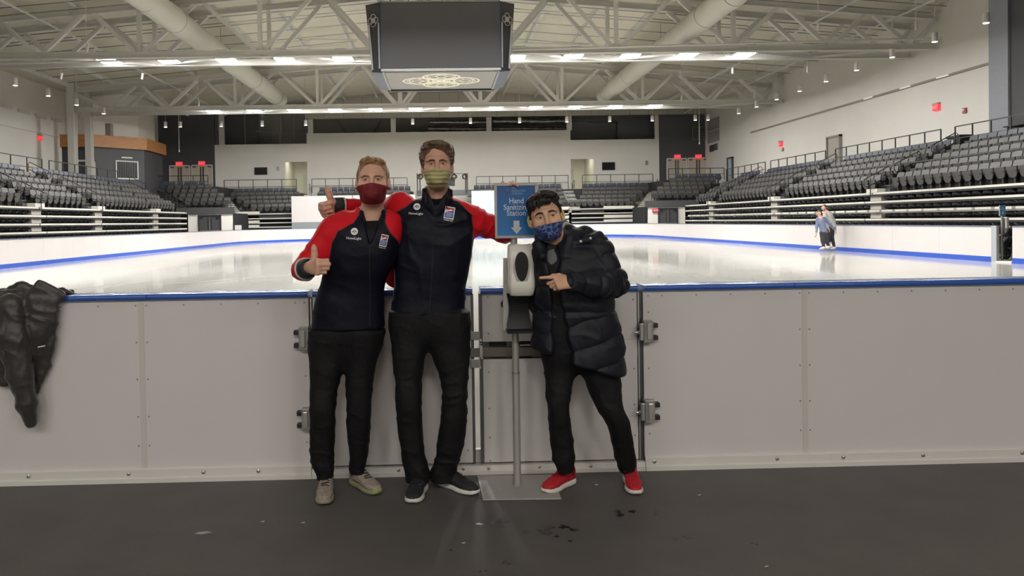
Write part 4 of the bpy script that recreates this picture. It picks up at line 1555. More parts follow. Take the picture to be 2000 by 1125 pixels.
        for k in range(3):
            c = self.c[k]
            V[:, k] = c[I[:, k]]+loc[:, k]*(c[I[:, k]+1]-c[I[:, k]])
        Q = []
        for ax in range(3):
            b, c = [j for j in range(3) if j != ax]
            s0 = [slice(None)]*3
            s1 = [slice(None)]*3
            s0[ax], s1[ax] = slice(0, -1), slice(1, None)
            A0, A1 = s[tuple(s0)], s[tuple(s1)]
            E = np.argwhere(A0 != A1)
            ok = (E[:, b] > 0) & (E[:, c] > 0) & (E[:, b] < d.shape[b]-1) & (E[:, c] < d.shape[c]-1)
            E = E[ok]
            ins = A0[E[:, 0], E[:, 1], E[:, 2]]

            def cell(db, dc):
                e = E.copy()
                e[:, b] -= db
                e[:, c] -= dc
                return idm[e[:, 0], e[:, 1], e[:, 2]]
            q = np.stack([cell(1, 1), cell(0, 1), cell(0, 0), cell(1, 0)], 1)
            flip = ins if ax != 1 else ~ins
            q[~flip] = q[~flip][:, ::-1]
            Q.append(q)
        Q = np.concatenate(Q)
        Q = Q[(Q >= 0).all(1)]
        return V, Q


def normals(V, Q):
    n = np.cross(V[Q[:, 2]]-V[Q[:, 0]], V[Q[:, 3]]-V[Q[:, 1]])
    N = np.zeros_like(V)
    for j in range(4):
        for k in range(3):
            N[:, k] += np.bincount(Q[:, j], n[:, k], len(V))
    return N/(np.linalg.norm(N, axis=1)[:, None]+1e-12)


def relax(V, Q, it=1, w=.5):
    cnt = np.zeros(len(V))
    for j in range(4):
        cnt += np.bincount(Q[:, j], minlength=len(V))*2
    for _ in range(it):
        S = np.zeros_like(V)
        for j in range(4):
            for o in (1, 3):
                src = V[Q[:, (j+o) % 4]]
                for k in range(3):
                    S[:, k] += np.bincount(Q[:, j], src[:, k], len(V))
        V = V*(1-w)+w*S/cnt[:, None]
    return V


def solid(name, F, m, parent=None, disp=None, it=1, attrs=None):
    """mesh a field, relax it, push it along its normals by disp(V, N), link it"""
    V, Q = F.mesh()
    V = relax(V, Q, it)
    V0 = V
    if disp is not None:
        V = V+normals(V, Q)*disp(V)[:, None]
    o = from_arrays(name, V, Q, m, parent)
    if attrs:
        for an, fn in attrs.items():
            at_ = o.data.attributes.new(an, 'FLOAT', 'POINT')
            at_.data.foreach_set('value', np.asarray(fn(V0), dtype=np.float32))
    return o


def folds(V, axis, freq=22., amp=.004, seed=0, warp=.6, ratio=3.):
    """cloth folds running across the given axis"""
    ax = A(axis)/np.linalg.norm(axis)
    s = V@ax
    P = V-np.outer(s, ax)
    Q_ = P*freq/ratio+np.outer(s, ax)*freq
    n1 = vnoise(Q_+warp*vnoise(V*9, seed+5)[:, None], seed)
    n2 = vnoise(Q_*2.1, seed+1)
    r = 1-np.abs(n1)
    return amp*((r*r)*1.3-.7+.35*n2)


# ================================================================== the boards in front
BY = 4.39
m_post = mat('dark_gate_post', srgb(96, 98, 98), .4, metal=.7, vary=.08)
m_clear = mat('clear_grey_housing', srgb(150, 148, 142), .25, vary=.15, vscale=60)
m_strip = mat('joint_strip_plastic', srgb(206, 201, 194), .4)


def X(px, y=BY, py=700):
    return at(px, py, y).x


def Zp(px, py, y=BY):
    return at(px, py, y).z


CAPZ0, CAPZ1 = 1.035, 1.068


def cap_rail(x0, x1, parent):
    prof = []
    yc0, yc1 = BY-.03, BY+.15
    r = .014
    for (cy_, cz_, a0) in ((yc0+r, CAPZ0+r, PI), (yc1-r, CAPZ0+r, 1.5*PI), (yc1-r, CAPZ1-r, 0), (yc0+r, CAPZ1-r, .5*PI)):
        for k in range(5):
            a = a0+k*PI/8
            prof.append((cy_+r*math.cos(a), cz_+r*math.sin(a)))
    return MB().slab(prof, x1-x0, (x0, 0, 0), (0, 1, 0), (0, 0, 1), (1, 0, 0)).build('cap_rail', m_blue, parent, smooth=40)


def screws(pts, parent, y, r=.006):
    mb = MB()
    for (x, z) in pts:
        mb.tube([(x, y+.002, z), (x, y-.003, z)], [r, r*.7], 7)
    mb.build('screw_heads', m_galv, parent, kind='stuff', smooth=40)


def kick(x0, x1, parent, bolts, z1=.078):
    prof = [(BY-.03, .0), (BY+.01, .0), (BY+.01, z1), (BY-.012, z1), (BY-.02, z1-.006), (BY-.02, .03), (BY-.03, .024)]
    k = MB().slab(prof, x1-x0, (x0, 0, 0), (0, 1, 0), (0, 0, 1), (1, 0, 0)).build('kick_plate', m_hdpe2, parent)
    for b in bolts:
        MB().tube([(b, BY-.02, .052), (b, BY-.026, .052), (b, BY-.029, .052)], [.010, .010, .004], 10).build('bolt', m_alu, k, smooth=40)


xl0, xs1, xg0 = -4.2, X(277.5), X(605)
xgl0, xgl1, xgr0, xgr1 = X(612.5), X(925), X(941), X(1245)
xg1, xs2, xr1 = X(1257), X(1572), 4.9
bl = thing('rink_board_section', 'fixed white rink board left of the gates with a dark jacket hung on it', 'rink boards', (-2, BY, 0), 'front rink boards')
MB().box(xl0, xs1-.012, BY, BY+.06, .05, CAPZ0+.005).build('board_panel', m_hdpe, bl, bevel=.003)
MB().box(xs1+.012, xg0, BY, BY+.06, .05, CAPZ0+.005).build('board_panel', m_hdpe, bl, bevel=.003)
MB().box(xs1-.0155, xs1+.0155, BY-.003, BY+.03, .078, CAPZ0).build('joint_strip', m_strip, bl, bevel=.0015)
MB().box(xl0, xg0, BY+.06, BY+.12, 0, CAPZ0).build('rear_frame', m_galv, bl)
cap_rail(xl0, X(292), bl)
cap_rail(X(292)+.004, xg0, bl)
kick(xl0, xg0, bl, [X(54), X(249), X(395), X(502), X(-120), X(-300)])
zz_ = [Zp(275, v) for v in (597, 669, 741, 814, 871)]
screws([(xs1-.03, z) for z in zz_]+[(xs1+.03, z) for z in zz_]+[(xs1-.03-.21*k, zz_[0]) for k in range(1, 12)]+[(xs1+.03+.21*k, zz_[0]) for k in range(1, 6)]+
       [(xg0-.025, z) for z in zz_], bl, BY)
br_ = thing('rink_board_section', 'fixed white rink board right of the gates, bare, long', 'rink boards', (2, BY, 0), 'front rink boards')
MB().box(xg1, xs2-.012, BY, BY+.06, .05, CAPZ0+.005).build('board_panel', m_hdpe, br_, bevel=.003)
MB().box(xs2+.012, xr1, BY, BY+.06, .05, CAPZ0+.005).build('board_panel', m_hdpe, br_, bevel=.003)
MB().box(xs2-.0155, xs2+.0155, BY-.003, BY+.03, .078, CAPZ0).build('joint_strip', m_strip, br_, bevel=.0015)
MB().box(xg1, xr1, BY+.06, BY+.12, 0, CAPZ0).build('rear_frame', m_galv, br_)
cap_rail(xg1, X(1548), br_)
cap_rail(X(1548)+.004, xr1, br_)
kick(xg1, xr1, br_, [X(1274), X(1513), X(1642), X(1797), X(1990)])
zz2 = [Zp(1572, v) for v in (572, 643, 713, 783, 840)]
screws([(xs2-.028, z) for z in zz2]+[(xs2+.028, z) for z in zz2]+[(xs2-.03-.2*k, zz2[0]) for k in range(1, 5)]+[(xs2+.03+.2*k, zz2[0]) for k in range(1, 9)]+
       [(xg1+.03, z) for z in zz2+[Zp(1262, 610)]], br_, BY)
# posts and sill of the gate opening
gp = thing('trim_30', None, None, (.0, BY, 0), None, 'structure')
for a, b in ((xg0+.002, X(612)), (X(1246), xg1-.002)):
    MB().box(a, b, BY+.02, BY+.11, 0.0, CAPZ0).build('post', m_post, gp)
    MB().box(a+.004, a+.012, BY+.008, BY+.02, .06, CAPZ0-.01).build('post_edge', m_alu, gp)
MB().slab([(BY-.028, 0), (BY+.1, 0), (BY+.1, .12), (BY+.06, .12), (BY+.06, .05), (BY-.014, .05), (BY-.018, .022), (BY-.028, .02)], xg1-xg0-.004, (xg0+.002, 0, 0), (0, 1, 0), (0, 0, 1), (1, 0, 0)).build('sill', m_hdpe2, gp)
for px in (700, 775, 902, 951, 1050, 1150, 1235):
    MB().tube([(X(px), BY-.017, .036), (X(px), BY-.023, .036), (X(px), BY-.025, .036)], [.009, .009, .004], 10).build('bolt', m_alu, gp, smooth=40)
# gates
zs0, zs1 = Zp(1000, 701), Zp(1000, 667)
gl = thing('rink_gate', 'left white rink gate leaf behind the two men in red and navy', 'gate', (-.2, BY, 0), 'rink gates')
MB().box(xgl0, xgl1-.012, BY, BY+.05, .062, CAPZ0).build('gate_panel', m_hdpe, gl, bevel=.003)
MB().box(xgl1-.02, xgl1+.004, BY+.004, BY+.09, .058, CAPZ0).build('edge_frame', m_post, gl)
cap_rail(xgl0+.003, xgl1-.002, gl)
screws([(xgl1-.04, Zp(905, v)) for v in (580, 640, 735, 800, 880)]+[(xgl0+.03, z) for z in zz_], gl, BY)
gr_ = thing('rink_gate', 'right white rink gate leaf behind the hand sanitizer stand', 'gate', (.6, BY, 0), 'rink gates')
MB().box(xgr0+.006, xgr1, BY, BY+.05, zs1, CAPZ0).build('gate_panel', m_hdpe, gr_, bevel=.003)
MB().box(xgr0+.006, xgr1, BY, BY+.05, .062, zs0).build('gate_panel', m_hdpe, gr_, bevel=.003)
MB().box(X(1070), xgr1, BY, BY+.05, zs0, zs1).build('gate_panel', m_hdpe, gr_)
MB().box(xgr0, X(1072), BY+.035, BY+.045, zs0, zs1).build('slot_plate', mat('slot_metal', srgb(110, 108, 104), .5, metal=.5), gr_)
for a, b, c, e in ((957, 989, 668, 677), (957, 989, 694, 700), (1016, 1040, 667, 673), (1016, 1040, 692, 700)):
    MB().box(X(a), X(b), BY+.02, BY+.034, Zp(a, e), Zp(a, c)).build('slot_hole', m_dark, gr_)
MB().box(X(1016), X(1060), BY+.0, BY+.03, Zp(1030, 675), Zp(1030, 673)).build('slot_rod', m_alu, gr_)
MB().box(xgr0-.012, xgr0+.008, BY+.004, BY+.09, .058, CAPZ0).build('edge_frame', m_post, gr_)
cap_rail(xgr0-.004, xgr1+.002, gr_)
screws([(xgr0+.04, Zp(950, v)) for v in (580, 652, 727, 798, 855, 900)]+[(xgr1-.02, Zp(1237, v)) for v in (585, 720, 790, 850)]+[(X(1024), Zp(1024, 901))], gr_, BY)
# latch across the gap
la = thing('gate_latch', 'grey steel latch plates and bar bridging the gap between the gates', 'latch', (.2, BY-.01, .75))
for (x0, x1, y0, y1, m, o) in ((917, 938, 647, 664, m_galv, .012), (919, 939, 701, 718, m_galv, .012), (919, 1075, 679, 697, mat('latch_bar_steel', srgb(118, 114, 106), .45, metal=.5), .02)):
    MB().box(X(x0), X(x1), BY-o, BY-o+.008, Zp(x0, y1), Zp(x0, y0)).build('latch_bar' if o > .015 else 'latch_plate', m, la, bevel=.002)
for px, py in ((940, 671), (941, 698), (939, 663), (937, 716)):
    MB().tube([(X(px), BY-.02, Zp(px, py)), (X(px), BY-.03, Zp(px, py))], .007, 8).build('bolt', m_alu, la, smooth=40)
MB().box(X(937), X(942), BY-.03, BY-.012, Zp(940, 698), Zp(940, 670)).build('pivot_pin', m_alu, la)


def hinge(px0, px1, py0, py1, s, lab):
    """gate hinge: housing with two black tabs on the far side, bolt on the gate side"""
    x0, x1, z0, z1 = X(px0), X(px1), Zp(px0, py1), Zp(px0, py0)
    w, h = x1-x0, z1-z0
    t = bpy.data.objects.new('gate_hinge', None)
    COL.objects.link(t)
    t.parent = br_ if s > 0 else bl
    c0 = Vector(((x0+x1)/2, BY-.03, z0))
    t.location = c0-LOC[t.parent.name]
    LOC[t.name] = c0
    f = (lambda u: x0+w*u) if s > 0 else (lambda u: x1-w*u)
    MB().box(f(.4), f(.78), BY-.05, BY, z0+h*.02, z1-h*.02).build('housing', m_clear, t, bevel=.004)
    MB().box(f(.34), f(.42), BY-.06, BY, z0, z1).build('cover_plate', m_galv, t, bevel=.002)
    MB().box(f(.5), f(.7), BY-.058, BY-.048, z0+h*.15, z0+h*.85).build('cover_plate', mat('hinge_clear', srgb(186, 184, 178), .2, metal=.4), t, bevel=.003)
    for u in (.12, .66):
        MB().box(f(.76), f(1.0), BY-.045, BY-.005, z0+h*u, z0+h*(u+.2)).build('tab', m_black, t, bevel=.003)
    MB().box(f(.2), f(.35), BY-.055, BY-.03, z0+h*.12, z0+h*.86).build('bracket', m_alu, t, bevel=.003)
    zc = z0+h*.47
    MB().tube([(f(.0), BY-.043, zc), (f(.5), BY-.043, zc)], .0055, 8).build('bolt', m_alu, t, smooth=40)
    for u in (.1, .24):
        MB().tube([(f(u), BY-.043, zc), (f(u+.09), BY-.043, zc)], .012, 6).build('nut', m_alu, t)


hinge(1238, 1282, 624, 668, 1, 'upper steel gate hinge at the right gate post')
hinge(1238, 1284, 778, 823, 1, 'lower steel gate hinge at the right gate post')
hinge(577, 622, 637, 683, -1, 'upper steel gate hinge at the left gate post')
hinge(580, 624, 794, 838, -1, 'lower steel gate hinge at the left gate post')

# ================================================================== sanitizer stand
def floorpt(px, py):
    d = CF*FOC + CR*(px-PX0) - CU*(py-PY0)
    return EYE + d*(-CAM_H/d.z)


PY_ = 4.17
m_sil = mat('satin_silver', srgb(172, 169, 164), .42, metal=.35, vary=.04, vscale=40, stretch=(1, 1, .05))
xp = at(1008.5, 800, PY_).x
ss = thing('sanitizer_stand', 'silver pole stand with blue sign and white hand sanitizer dispenser before the gate', 'sanitizer stand', (xp, PY_, 0))
bp_ = [floorpt(943, 978), floorpt(1097, 976), floorpt(1078, 929), floorpt(932, 931)]
MB().prism([(p.x, p.y) for p in bp_], .001, .007).build('base_plate', m_sil, ss, bevel=.0015)
MB().tube([(xp, PY_, .006), (xp, PY_, .62)], .0205, 20).build('pole', m_sil, ss, smooth=40)
MB().tube([(xp, PY_, .62), (xp, PY_, 1.40)], .0188, 20).build('pole', m_sil, ss, smooth=40)
MB().tube([(xp, PY_, .615), (xp, PY_, .625)], .0215, 20).build('pole_joint', m_galv, ss, smooth=40)
MB().tube([(xp, PY_, .006), (xp, PY_, .012)], .028, 20).build('pole_foot', m_sil, ss, smooth=40)
DY = PY_-.03
zt_, zb_ = Zp(1012, 476, DY), Zp(1012, 575, DY)
# back bracket with flared sides, black drip tray
bk = MB()
pl = [(983, 504), (1003, 504), (1003, 645), (1000, 650), (984, 645), (982, 640)]
bk.slab([(at(a, b, DY+.0).x, at(a, b, DY).z) for a, b in reversed(pl)], .012, (0, DY+.0, 0), (1, 0, 0), (0, 0, 1), (0, 1, 0))
bk.box(at(986, 600, DY).x, at(1041, 600, DY).x, DY+.002, DY+.014, Zp(1010, 645, DY), Zp(1010, 520, DY))
bk.build('back_bracket', m_sil, ss, bevel=.002)
tray = MB()
n_ = 12
P = np.zeros((n_+1, 2, 3))
for i in range(n_+1):
    t = i/n_
    z = Zp(1012, 572, DY)+(Zp(1012, 642, DY)-Zp(1012, 572, DY))*t
    pinch = 4.5*math.sin(PI*min(1, t*1.15))
    P[i, 0] = (at(989+pinch, 600, DY).x, DY-.012-.02*(1-math.sin(PI*t)), z)
    P[i, 1] = (at(1037-pinch, 600, DY).x, DY-.012-.02*(1-math.sin(PI*t)), z)
tray.grid(P)
tray.grid((P+np.array([0, .012, 0]))[::-1])
tray.box(at(988, 645, DY).x, at(1040, 645, DY).x, DY-.11, DY-.0, Zp(1012, 649, DY-.06), Zp(1012, 644, DY-.06))
tray.build('drip_tray', mat('tray_black', srgb(22, 22, 25), .45, spec=.3), ss)
F = Field((at(980, 500, DY).x, DY-.14, zb_-.03), (at(1050, 500, DY).x, DY+.03, zt_+.03), .004)
xc_ = at(1015.5, 520, DY).x
F.loft([((xc_, DY-.055, zb_), .060, .05), ((xc_, DY-.06, zb_+.02), .0665, .058), ((xc_, DY-.058, (zb_+zt_)/2), .069, .056), ((xc_, DY-.05, zt_-.03), .0695, .05), ((xc_, DY-.045, zt_-.008), .066, .043), ((xc_, DY-.043, zt_), .058, .036)], n=4.5)
solid('dispenser_body', F, mat('dispenser_white', srgb(226, 222, 212), .3, spec=.5), ss, it=3)
zw = Zp(1019, 522, DY-.11)


def oval_pts(cx_, cz_, a, b, egg=.0):
    return [(cx_+a*math.cos(t)*(1+egg*math.sin(t)), cz_+b*math.sin(t)) for t in np.linspace(0, 2*PI, 33)[:-1]]


MB().slab(oval_pts(at(1018.5, 520, DY-.11).x, zw-.014, .041, .090, .12), .03, (0, DY-.095, 0)).build('window_rim', mat('rim_silver', srgb(176, 173, 166), .35), ss, smooth=50)
MB().slab(oval_pts(at(1018.5, 520, DY-.11).x, zw+.004, .0345, .078, .16), .03, (0, DY-.0975, 0)).build('window', mat('dispenser_window', srgb(14, 14, 17), .22, spec=.35), ss, smooth=50)
MB().tube([(at(1005, 561, DY-.1).x, DY-.1, Zp(1005, 561, DY-.1)), (at(1005, 561, DY-.1).x, DY-.119, Zp(1005, 561, DY-.1))], .003, 8).build('lock_hole', m_dark, ss)
# the framed sign
SY = PY_-.035
sg0, sg1 = at(967, 466, SY), at(1050, 357, SY)
sw, sh = sg1.x-sg0.x, sg1.z-sg0.z
fr = .0145
sr = MB()
for a, b, c, e in ((sg0.x, sg1.x, sg0.z, sg0.z+fr), (sg0.x, sg1.x, sg1.z-fr, sg1.z), (sg0.x, sg0.x+fr, sg0.z+fr, sg1.z-fr), (sg1.x-fr, sg1.x, sg0.z+fr, sg1.z-fr)):
    MB().box(a, b, SY, SY+.022, c, e).build('sign_frame', m_sil, ss, bevel=.002)
m_signblue = bpy.data.materials.new('sign_blue')
m_signblue.use_nodes = True
nt = m_signblue.node_tree
tcn = nt.nodes.new('ShaderNodeTexCoord')
sep = nt.nodes.new('ShaderNodeSeparateXYZ')
rmp = nt.nodes.new('ShaderNodeValToRGB')
nt.links.new(tcn.outputs['Generated'], sep.inputs[0])
nt.links.new(sep.outputs['Z'], rmp.inputs['Fac'])
rmp.color_ramp.elements[0].color = (*srgb(34, 120, 190), 1)
rmp.color_ramp.elements[1].color = (*srgb(30, 84, 146), 1)
nt.links.new(rmp.outputs['Color'], nt.nodes['Principled BSDF'].inputs['Base Color'])
nt.nodes['Principled BSDF'].inputs['Roughness'].default_value = .3
face = MB().box(sg0.x+fr, sg1.x-fr, SY+.006, SY+.018, sg0.z+fr, sg1.z-fr).build('sign_face', m_signblue, ss)
m_sgt = mat('sign_print', srgb(214, 222, 228), .5)
m_sgt2 = mat('sign_print_pale', srgb(140, 176, 212), .5)
xcn = (sg0.x+sg1.x)/2


def sline(s, px, py, size, m, bold=0., sx=1., al='CENTER'):
    p = at(px, py, SY+.005)
    txt(ss, s, (p.x, SY+.0045, p.z), (1, 0, 0), (0, 0, 1), size, m, 'lettering', al, bold, sx=sx)


sline('Hand', 1008.5, 392.5, .0415, m_sgt, .008, .9)
sline('Sanitizing', 1008.5, 405, .0415, m_sgt, .008, .9)
sline('Station', 1008.5, 416.5, .0415, m_sgt, .008, .9)
for k, s in enumerate(('The', 'Skating Club', 'of Boston')):
    sline(s, 999, 367.5+5.2*k, .0155, m_sgt2, .0, .95, 'LEFT')
crest(ss, at(991, 372, SY+.004)+Vector((0, -.0, 0)), (1, 0, 0), (0, 0, 1), .0095, m_sgt2, .14, rich=False).scale = (1, 1, 1)
ar = [(-.5, 1), (-.5, .0), (-1.0, .0), (0, -1), (1.0, .0), (.5, .0), (.5, 1)]
pa = at(1009, 444, SY)
MB().slab([(x*.031 if abs(x) == 1 or x == 0 else x*.032, y*.036) for x, y in ar], .0015, (pa.x, SY+.0055, pa.z)).build('arrow', m_sgt, ss)
# small black strap hanging behind the dispenser
o = MB().tube([at(984, 585, PY_+.04), at(980, 592, PY_+.05), at(981, 600, PY_+.06)], [.004, .006, .004], 8).build('strap_loop', m_black, ss, smooth=50)

# ================================================================== jacket hung over the left board
m_jk = mat('black_brown_nylon', srgb(52, 48, 46), .42, vary=.08, vscale=8, bump=.25, bscale=40, sheen=.2)
JY = BY-.06
F = Field((at(-40, 600, JY).x, JY-.14, Zp(0, 840, JY)), (at(145, 600, JY).x, BY+.3, Zp(0, 535, JY)), .0065)
J = lambda px, py, dy=0: at(px, py, JY+dy)
zc_ = CAPZ1+.012
# folded body lying over the cap, front panel hanging
F.cone((J(-30, 575).x, BY-.02, zc_), (J(118, 575).x, BY-.02, zc_), .028, .012, .02)
F.cone((J(-30, 575).x, BY+.12, zc_), (J(112, 572).x, BY+.12, zc_), .026, .012, .03)
for u in np.linspace(0, 1, 9):
    a = J(-22+u*137, 580, .0)
    zb2 = [760, 790, 800, 800, 790, 765, 735, 690, 600][int(u*8)]
    b = J(-22+u*112-12*u, zb2*.93, .015)
    F.cone((a.x, BY-.045, zc_-.01), b, .034, .032, .03, flat=((0, 1, 0), 2.4))
for x0, x1, y1 in ((100, 92, 690), (92, 82, 720), (84, 74, 745)):
    F.cone(J(x0, 590, .0), J(x1, y1, .02), .034, .02, .03, flat=((0, 1, 0), 2.2))
# hem edge on the right
F.chain([J(112, 584, .02), J(104, 660, .02), J(91, 715, .03), J(74, 765, .03)], [.012, .016, .016, .01], .02)
# sleeve, hanging in front
F.chain([J(20, 600, -.03), J(22, 660, -.045), J(38, 730, -.04), J(52, 790, -.03), J(60, 824, -.02)], [.075, .083, .07, .052, .038], .03, flat=((0, 1, 0), 1.5))
F.chain([J(70, 590, -.0), J(76, 640, -.01), J(72, 690, -.0)], [.07, .06, .03], .03, flat=((0, 1, 0), 1.9))
# collar lump on top
F.chain([(J(8, 562).x, BY-.0, Zp(8, 566)), (J(30, 556).x, BY+.0, Zp(30, 560)), (J(52, 562).x, BY+.02, Zp(52, 567)), (J(62, 572).x, BY+.03, Zp(60, 574))], [.018, .028, .026, .016], .02)
F.chain([(J(60, 570).x, BY+.05, zc_), (J(100, 570).x, BY+.05, zc_+.004), (J(133, 572).x, BY+.04, zc_-.006)], [.024, .02, .008], .02)
jk = solid('jacket', F, m_jk, None, disp=lambda V: folds(V, (.5, 0, 1), 16, .008, 3)+folds(V, (1, 0, -.3), 30, .004, 4)*.7, it=2)
tag(jk, 'black hooded jacket draped over the left rink board with one sleeve hanging', 'jacket')
jp = J(86, 676, -.03)
MB().slab([(-.02, -.004), (.02, .003), (.02, .009), (-.02, .002)], .003, (jp.x, JY-.055, jp.z)).build('woven_tag', m_text_white, jk)
# litter and damp marks on the rubber floor
m_wet = mat('damp_patch', srgb(50, 48, 47), .18, spec=.6)
for k, (px, py, w, h, n_) in enumerate(((965, 1022, .09, .05, 5), (1105, 1033, .1, .045, 6), (1040, 1040, .06, .03, 3), (1225, 1000, .07, .05, 4), (1098, 1052, .035, .03, 3), (990, 1095, .03, .03, 3),
                                         (1340, 1052, .05, .02, 3), (1475, 1062, .02, .015, 2), (1280, 1000, .03, .04, 3), (875, 1076, .015, .012, 1), (945, 1118, .02, .02, 2))):
    rr = random.Random(k+11)
    c = floorpt(px, py)
    mb = MB()
    for j in range(n_):
        ox, oy = rr.uniform(-w, w), rr.uniform(-h, h)
        a_, b_ = w*rr.uniform(.2, .45), h*rr.uniform(.25, .5)
        th = rr.uniform(0, 3)
        pts = []
        for q in range(14):
            an = 2*PI*q/14
            rad = rr.uniform(.6, 1.15)
            u, v = a_*rad*math.cos(an), b_*rad*math.sin(an)
            pts.append((c.x+ox+u*math.cos(th)-v*math.sin(th), c.y+oy+u*math.sin(th)+v*math.cos(th)))
        mb.prism(pts, .0004, .001+.0001*j)
    o = mb.build('damp_patch', m_wet)
    o.parent = bpy.data.objects['floor']
lit = floorpt(396, 1043)
mb = MB().add([(lit.x-.04, lit.y, .002), (lit.x, lit.y-.008, .002), (lit.x+.045, lit.y+.006, .003), (lit.x+.02, lit.y+.014, .008), (lit.x-.02, lit.y+.01, .006)], [(0, 1, 2, 3, 4), (4, 3, 2, 1, 0)])
tag(mb.build('paper_scrap', mat('scrap_paper', srgb(170, 166, 158), .7)), 'crumpled pale paper scrap on the black floor, lower left', 'litter')
for k, (px, py) in enumerate(((1366, 968), (1497, 1108), (513, 1020), (592, 1022), (1165, 948), (905, 1062))):
    c = floorpt(px, py)
    o = MB().tube([(c.x-.008, c.y, .003), (c.x+.008, c.y+.004, .003)], [.002, .003], 5).build('lint_speck', mat('lint', srgb(190, 188, 184), .8))
    o.parent = bpy.data.objects['floor']
# ================================================================== people
m_skin1 = mat('skin_fair', srgb(214, 168, 144), .5, vary=.07, vscale=14, bump=.1, bscale=220, spec=.35)
m_skin2 = mat('skin_ruddy', srgb(205, 158, 136), .5, vary=.08, vscale=14, bump=.1, bscale=220, spec=.35)
m_skin3 = mat('skin_tan', srgb(212, 167, 138), .48, vary=.06, vscale=14, bump=.1, bscale=220, spec=.35)
m_eye = mat('eye_white', srgb(176, 164, 156), .25)
m_iris = mat('dark_iris', srgb(46, 34, 28), .15)
m_lash = mat('dark_lash', srgb(52, 36, 28), .7)
m_blond = mat('ginger_blond_hair', srgb(152, 119, 84), .6, vary=.35, vscale=60, bump=.5, bscale=90, stretch=(1, 1, .3))
m_brown = mat('brown_hair', srgb(92, 70, 54), .55, vary=.4, vscale=55, bump=.6, bscale=80, stretch=(1, 1, .35))
m_hblack = mat('black_hair', srgb(30, 27, 26), .6, vary=.4, vscale=60, bump=.6, bscale=90, stretch=(1, .5, .6))
m_navy = mat('navy_softshell', srgb(15, 18, 31), .62, vary=.1, vscale=5, bump=.2, bscale=35)
m_trous = mat('black_track_fabric', srgb(19, 18, 20), .7, vary=.1, vscale=6, bump=.25, bscale=45, spec=.25)
m_puff = mat('dark_navy_puffer', srgb(18, 21, 31), .6, vary=.12, vscale=6, bump=.35, bscale=22, spec=.4)
m_inner = mat('black_inner_layer', srgb(15, 15, 18), .7, vary=.1, bump=.2, bscale=40, spec=.3)
m_tee = mat('grey_shirt', srgb(104, 104, 106), .8, vary=.08)
m_cuff = mat('black_cuff', srgb(34, 34, 38), .7, bump=.3, bscale=90)
m_stripe = mat('white_cuff_stripe', srgb(205, 200, 196), .7)


def two_tone(name, c0, c1, rough=.55):
    """jacket cloth: navy where the attribute is negative, red where positive, a pale piping between"""
    m = bpy.data.materials.new(name)
    m.use_nodes = True
    nt = m.node_tree
    b = nt.nodes['Principled BSDF']
    b.inputs['Roughness'].default_value = rough
    b.inputs['Specular IOR Level'].default_value = .22
    at_ = nt.nodes.new('ShaderNodeAttribute')
    at_.attribute_name = 'panel'
    r = nt.nodes.new('ShaderNodeValToRGB')
    r.color_ramp.interpolation = 'CONSTANT'
    mr = nt.nodes.new('ShaderNodeMapRange')
    mr.inputs['From Min'].default_value = -.05
    mr.inputs['From Max'].default_value = .05
    nt.links.new(at_.outputs['Fac'], mr.inputs['Value'])
    nt.links.new(mr.outputs['Result'], r.inputs['Fac'])
    r.color_ramp.elements[0].color = (*c0, 1)
    r.color_ramp.elements[1].color = (*c1, 1)
    r.color_ramp.elements[1].position = .52
    e = r.color_ramp.elements.new(.48)
    e.color = (*srgb(96, 52, 62), 1)
    tc = nt.nodes.new('ShaderNodeTexCoord')
    n = nt.nodes.new('ShaderNodeTexNoise')
    n.inputs['Scale'].default_value = 30
    nt.links.new(tc.outputs['Object'], n.inputs['Vector'])
    bp = nt.nodes.new('ShaderNodeBump')
    bp.inputs['Strength'].default_value = .2
    bp.inputs['Distance'].default_value = .01
    nt.links.new(n.outputs['Fac'], bp.inputs['Height'])
    nt.links.new(bp.outputs['Normal'], b.inputs['Normal'])
    nt.links.new(r.outputs['Color'], b.inputs['Base Color'])
    return m


RED = srgb(206, 22, 36)
NAVY = srgb(9, 12, 27)
m_jacket = two_tone('red_navy_softshell', NAVY, RED)
m_red = mat('red_softshell', RED, .55, bump=.2, bscale=35)


def rot(yaw=0, pitch=0, roll=0):
    return np.array((Matrix.Rotation(math.radians(yaw), 3, 'Z') @ Matrix.Rotation(math.radians(pitch), 3, 'X') @ Matrix.Rotation(math.radians(roll), 3, 'Y')))


def rows(F, L, k=.03, n=2.3):
    """loft from photo-measured rows: (px, py, Y, half width in px, half depth in m)"""
    return F.loft([(A(at(px, py, y)), hw*y/1500, dp) for px, py, y, hw, dp in L], k=k, n=n)


